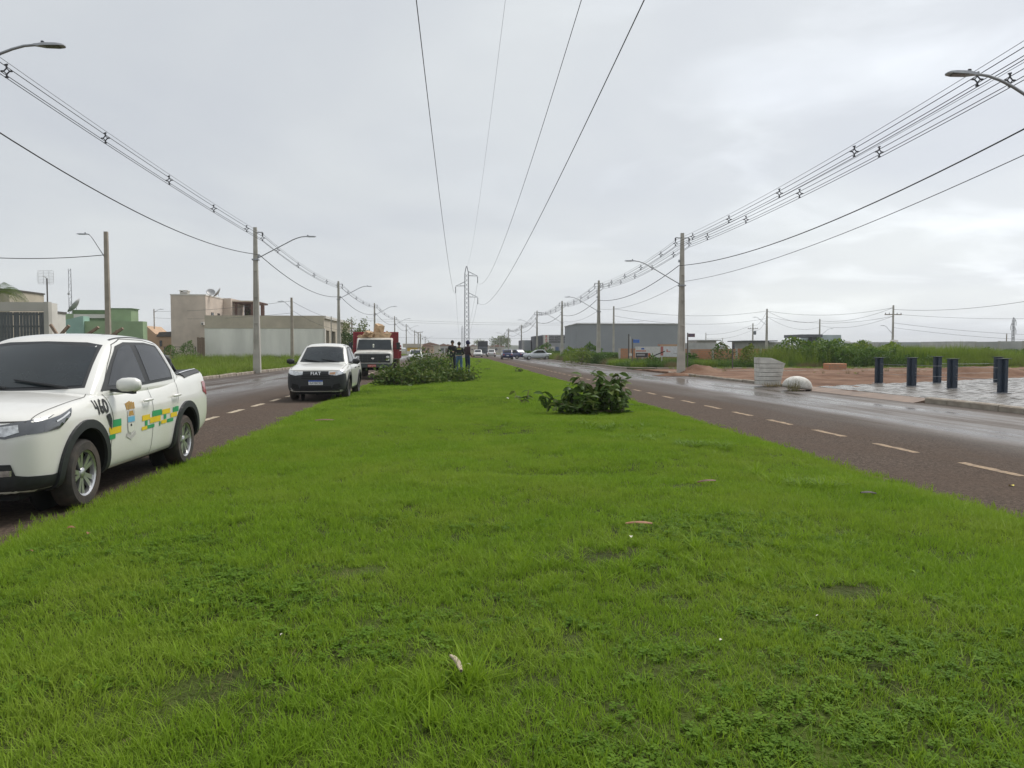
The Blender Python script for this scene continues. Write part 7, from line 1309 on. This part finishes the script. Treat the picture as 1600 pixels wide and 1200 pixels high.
# slanted concrete bin and white boulder on the dirt corner
g = gnd(1202, 600, .1); root = empty('concrete_bin', (g.x, g.y, .08), R(-6), 'white slatted concrete bin with a slanting top by the road edge', 'bin'); M_bin = pm('white_concrete', (.62, .605, .56), .8, var=.15, scale=4, bump=.4, dirt=((.22, .19, .15), .6))
def binsec(z, top): t_ = z / .98; xl, xr_ = -.50 - .01 * t_, .34 + .16 * t_; yf, yb = -.36 - .08 * t_, .36 + .08 * t_; return xl, xr_, yf, yb
for i in range(5):
    z0_, z1_ = i * .17, (i + 1) * .17 - .014; a = binsec(z0_, 0); b = binsec(z1_, 0); m_ = MB(); m_.add([(a[0], a[2], z0_), (a[1], a[2], z0_), (a[1], a[3], z0_), (a[0], a[3], z0_), (b[0], b[2], z1_), (b[1], b[2], z1_), (b[1], b[3], z1_), (b[0], b[3], z1_)], [(3, 2, 1, 0), (4, 5, 6, 7), (0, 1, 5, 4), (1, 2, 6, 5), (2, 3, 7, 6), (3, 0, 4, 7)]); m_.build('slab', M_bin, root, bevel=.01)
m_ = MB(); a = binsec(.85, 0); m_.prism([(a[0], .852), (a[1], .852), (a[1] + .02, .80 - -.02), (a[1] + .02, .86), (-.05, 1.08), (a[0] - .005, 1.10)], a[2], a[3], 'y'); m_.build('slanted_top', M_bin, root, bevel=.01)
m_ = MB(); m_.box(-.505, .40, -.33, .33, -.06, .84); 
g = gnd(1246, 607, .08); bm = bmesh.new(); bmesh.ops.create_icosphere(bm, subdivisions=3, radius=1.0)
for v in bm.verts:
    c = v.co; n_ = float(fbm(np.array(c.x * 1.5 + 2), np.array(c.y * 1.5 + c.z * 1.2), 55)); v.co = c * (1 + .10 * n_); v.co.z = max(v.co.z, -.25)
me = bpy.data.meshes.new('boulder'); bm.to_mesh(me); bm.free(); me.materials.append(M_bin); me.shade_smooth(); o = link_mesh('boulder', me); o.location = (g.x, g.y, .17); o.scale = (.58, .42, .36); o.rotation_euler = (0, .12, .3); tag(o, 'low rounded white boulder beside the slanted concrete bin', 'boulder')
def tuft_thing(px, py, label, n, rad, h0, h1, mat, seed, z=.08): g = gnd(px, py, z); me = clump('grass_tuft', n, rad, h0, h1, .012, .5, mat, 3, seed); o = link_mesh('grass_tuft', me); o.location = (g.x, g.y, z); tag(o, label, 'grass tuft', 'dry grass tufts by the kerb')
tuft_thing(1240, 611, 'straw-coloured grass tuft in front of the white boulder', 90, .22, .25, .55, V_dry, 201); tuft_thing(1206, 604, 'low dry grass tuft at the foot of the concrete bin', 110, .35, .08, .25, V_dry, 202); tuft_thing(1085, 589, 'small dry tuft on the dirt corner kerb', 70, .3, .06, .2, V_dry, 203)
# heaps of red earth
def mound(px, py, rx, ry, h, label, seed, mat=M_dirt): 
    g = gnd(px, py, .05); n = 26; P = []
    for i in range(n):
        row = []
        for j in range(n):
            u, v = -1 + 2 * i / (n - 1), -1 + 2 * j / (n - 1); d = math.hypot(u, v); z = max(0, 1 - d * d) ** 1.3 * h * (1 + .3 * float(fbm(np.array(u * 5.), np.array(v * 5.), seed))); row.append((u * rx, v * ry, z - .03))
        P.append(row)
    mb = MB(); mb.grid(P); o = mb.build('earth_mound', mat, smooth=180); o.location = (g.x, g.y, .05); tag(o, label, 'earth mound', 'mounds of red earth'); return o
mound(1092, 583, 1.6, 1.6, .50, 'reddish earth mound right of the tallest pole', 1); mound(1056, 586, 1.2, .8, .16, 'flat earth heap at the foot of the tallest pole', 2); mound(1530, 588, 4.5, 2.0, .55, 'broad reddish earth bank behind the bollards', 3); mound(1420, 590, 4.0, 1.6, .30, 'low reddish earth bank behind the leftmost bollards', 4); mound(1300, 592, 3.0, 1.4, .22, 'low earth ridge right of the white boulder', 5)
# weathered stakes standing on the far left verge behind the striped pickup
M_stake = pm('weathered_wood', (.26, .19, .14), .9, var=.3, scale=8, bump=.5)
for (xa, ya, xb, yb, lb) in ((79, 507, 90, 524, 'left one of the crossed weathered stakes above the pickup roof'), (108, 508.5, 94, 524, 'right one of the crossed weathered stakes above the pickup roof'), (154, 511, 132, 526, 'weathered stake leaning beside the thick pole'), (192, 513, 170, 527, 'rightmost weathered stake leaning right of the thick pole'), (184, 516, 178, 526, 'short weathered stake crossing the rightmost one')):
    a = at(xa, ya, 33); b = at(xb, yb, 33); d = (b - a); b = a + d * (a.z / max(.2, -d.z)) if d.z < -.1 else b; b.z = 0.0
    if (b - a).length > 5: b = a + (b - a).normalized() * 5; b.z = 0
    m_ = MB(); c0 = Vector((0, 0, 0)); m_.bar(b - b, a - b, .15, .12, w2=.13, h2=.10); o = m_.build('wooden_stake', M_stake, bevel=.01); o.location = b; tag(o, lb, 'wooden stake', 'weathered stakes behind the pickup')
# ------------------------------------------------------------------ litter on the lawn
M_pod = pm('dry_pod', (.42, .34, .25), .7, var=.3, scale=30, bump=.4); M_podd = pm('dark_pod', (.12, .05, .025), .6, var=.3, scale=30)
def pod(px, py, L_, wd, az, tilt, label, mat, lift=.035):
    g = gnd(px, py, .12); mb = MB(); P = []
    for i in range(13):
        t_ = i / 12; w_ = wd * math.sin(math.pi * min(1, .06 + t_ * .9)) ** .5 / 2; x = L_ * (t_ - .5); zc = .012 * math.sin(math.pi * t_); yc = .03 * L_ * (t_ - .5) ** 2 * 2; P.append([(x, yc - w_, zc), (x, yc - w_ * .5, zc + .007), (x, yc, zc + .005), (x, yc + w_ * .5, zc + .007), (x, yc + w_, zc), (x, yc, zc - .006), (x, yc - w_, zc)])
    mb.grid(P); o = mb.build('seed_pod', mat, smooth=180); o.location = (g.x, g.y, zl(g.x, g.y) + lift); o.rotation_euler = (R(8), tilt, az); tag(o, label, 'seed pod', 'dry seed pods on the lawn')
pod(713, 1066, .20, .028, R(103), R(4), 'pale dry seed pod lying upright in the near grass', M_pod, .066); pod(998, 835, .20, .035, R(-18), R(-3), 'reddish-brown seed pod in the middle of the lawn', pm('red_pod', (.30, .15, .08), .7, var=.3, scale=30), .045); pod(1104, 764, .18, .045, R(-10), R(-6), 'dark brown seed pod farther up the lawn', M_podd, .05); pod(1357, 776, .16, .05, R(5), R(4), 'blackish pod near the right edge of the lawn', pm('black_pod', (.03, .022, .016), .7), .05); pod(507, 660, .35, .09, R(10), 0, 'brown scrap of bark on the left of the lawn', M_podd, .05)
def scrap(px, py, sz, mat, label, seed, lift=.04, name='leaf_scrap', cat_='leaf'):
    g = gnd(px, py, .12); me = leaf_mesh(sz, sz * .6, mat, .4); o = link_mesh(name, me); o.location = (g.x, g.y, zl(g.x, g.y) + lift); o.rotation_euler = (.25, .2, seed); tag(o, label, cat_, 'fallen leaves on the lawn')
M_petal = pm('pale_petal', (.62, .58, .48), .6); M_brn = pm('brown_leaf', (.20, .085, .03), .7)
for i, (px, py, sz, mt, lb) in enumerate(((986, 855, .045, M_petal, 'pale petal below the reddish-brown pod'), (735, 1057, .02, M_petal, 'tiny pale petal right of the near pod'), (443, 1008, .02, M_petal, 'tiny pale petal on the near left lawn'), (296, 953, .05, G_t, 'bright green fallen leaf on the near left lawn'), (104, 828, .06, M_brn, 'brown fallen leaf at the left edge of the lawn'), (137, 841, .05, M_brn, 'second brown fallen leaf near the left edge'), (52, 866, .05, M_brn, 'small brown leaf by the bottom left edge of the lawn'), (864, 592, .10, M_petal, 'pale scrap far up the lawn left of the big branch'), (790, 628, .10, M_petal, 'pale scrap left of the leafy sprig'), (1124, 1026, .02, M_petal, 'tiny pale petal in the near middle grass'), (1430, 905, .05, G_t, 'folded bright leaf at the right of the lawn'), (1280, 985, .02, M_petal, 'tiny pale petal in the near right grass'))): scrap(px, py, sz, mt, lb, i * 1.3)
g = gnd(1584, 761, 0); o = link_mesh('leaf_scrap', leaf_mesh(.07, .05, pm('yellow_leaf', (.6, .5, .03), .6), .2)); o.location = (g.x, g.y, .012); tag(o, 'yellow fallen leaf on the right road by the edge', 'leaf', 'fallen leaves on the lawn')
# ------------------------------------------------------------------ damp air
hz = MB(); hz.box(-2700, 2700, -80, 3300, -1.2, 34); ho = hz.build('haze', pm('haze_unused', (1, 1, 1))); ho.data.materials.clear(); hm_ = bpy.data.materials.new('damp_air'); hm_.use_nodes = True; t = hm_.node_tree; t.nodes.clear(); pv = t.nodes.new('ShaderNodeVolumePrincipled'); pv.inputs['Color'].default_value = (.93, .95, .97, 1); pv.inputs['Density'].default_value = 0.00035; pv.inputs['Anisotropy'].default_value = 0.2; mo_ = t.nodes.new('ShaderNodeOutputMaterial'); t.links.new(pv.outputs[0], mo_.inputs['Volume']); ho.data.materials.append(hm_); tag(ho, kind='stuff')
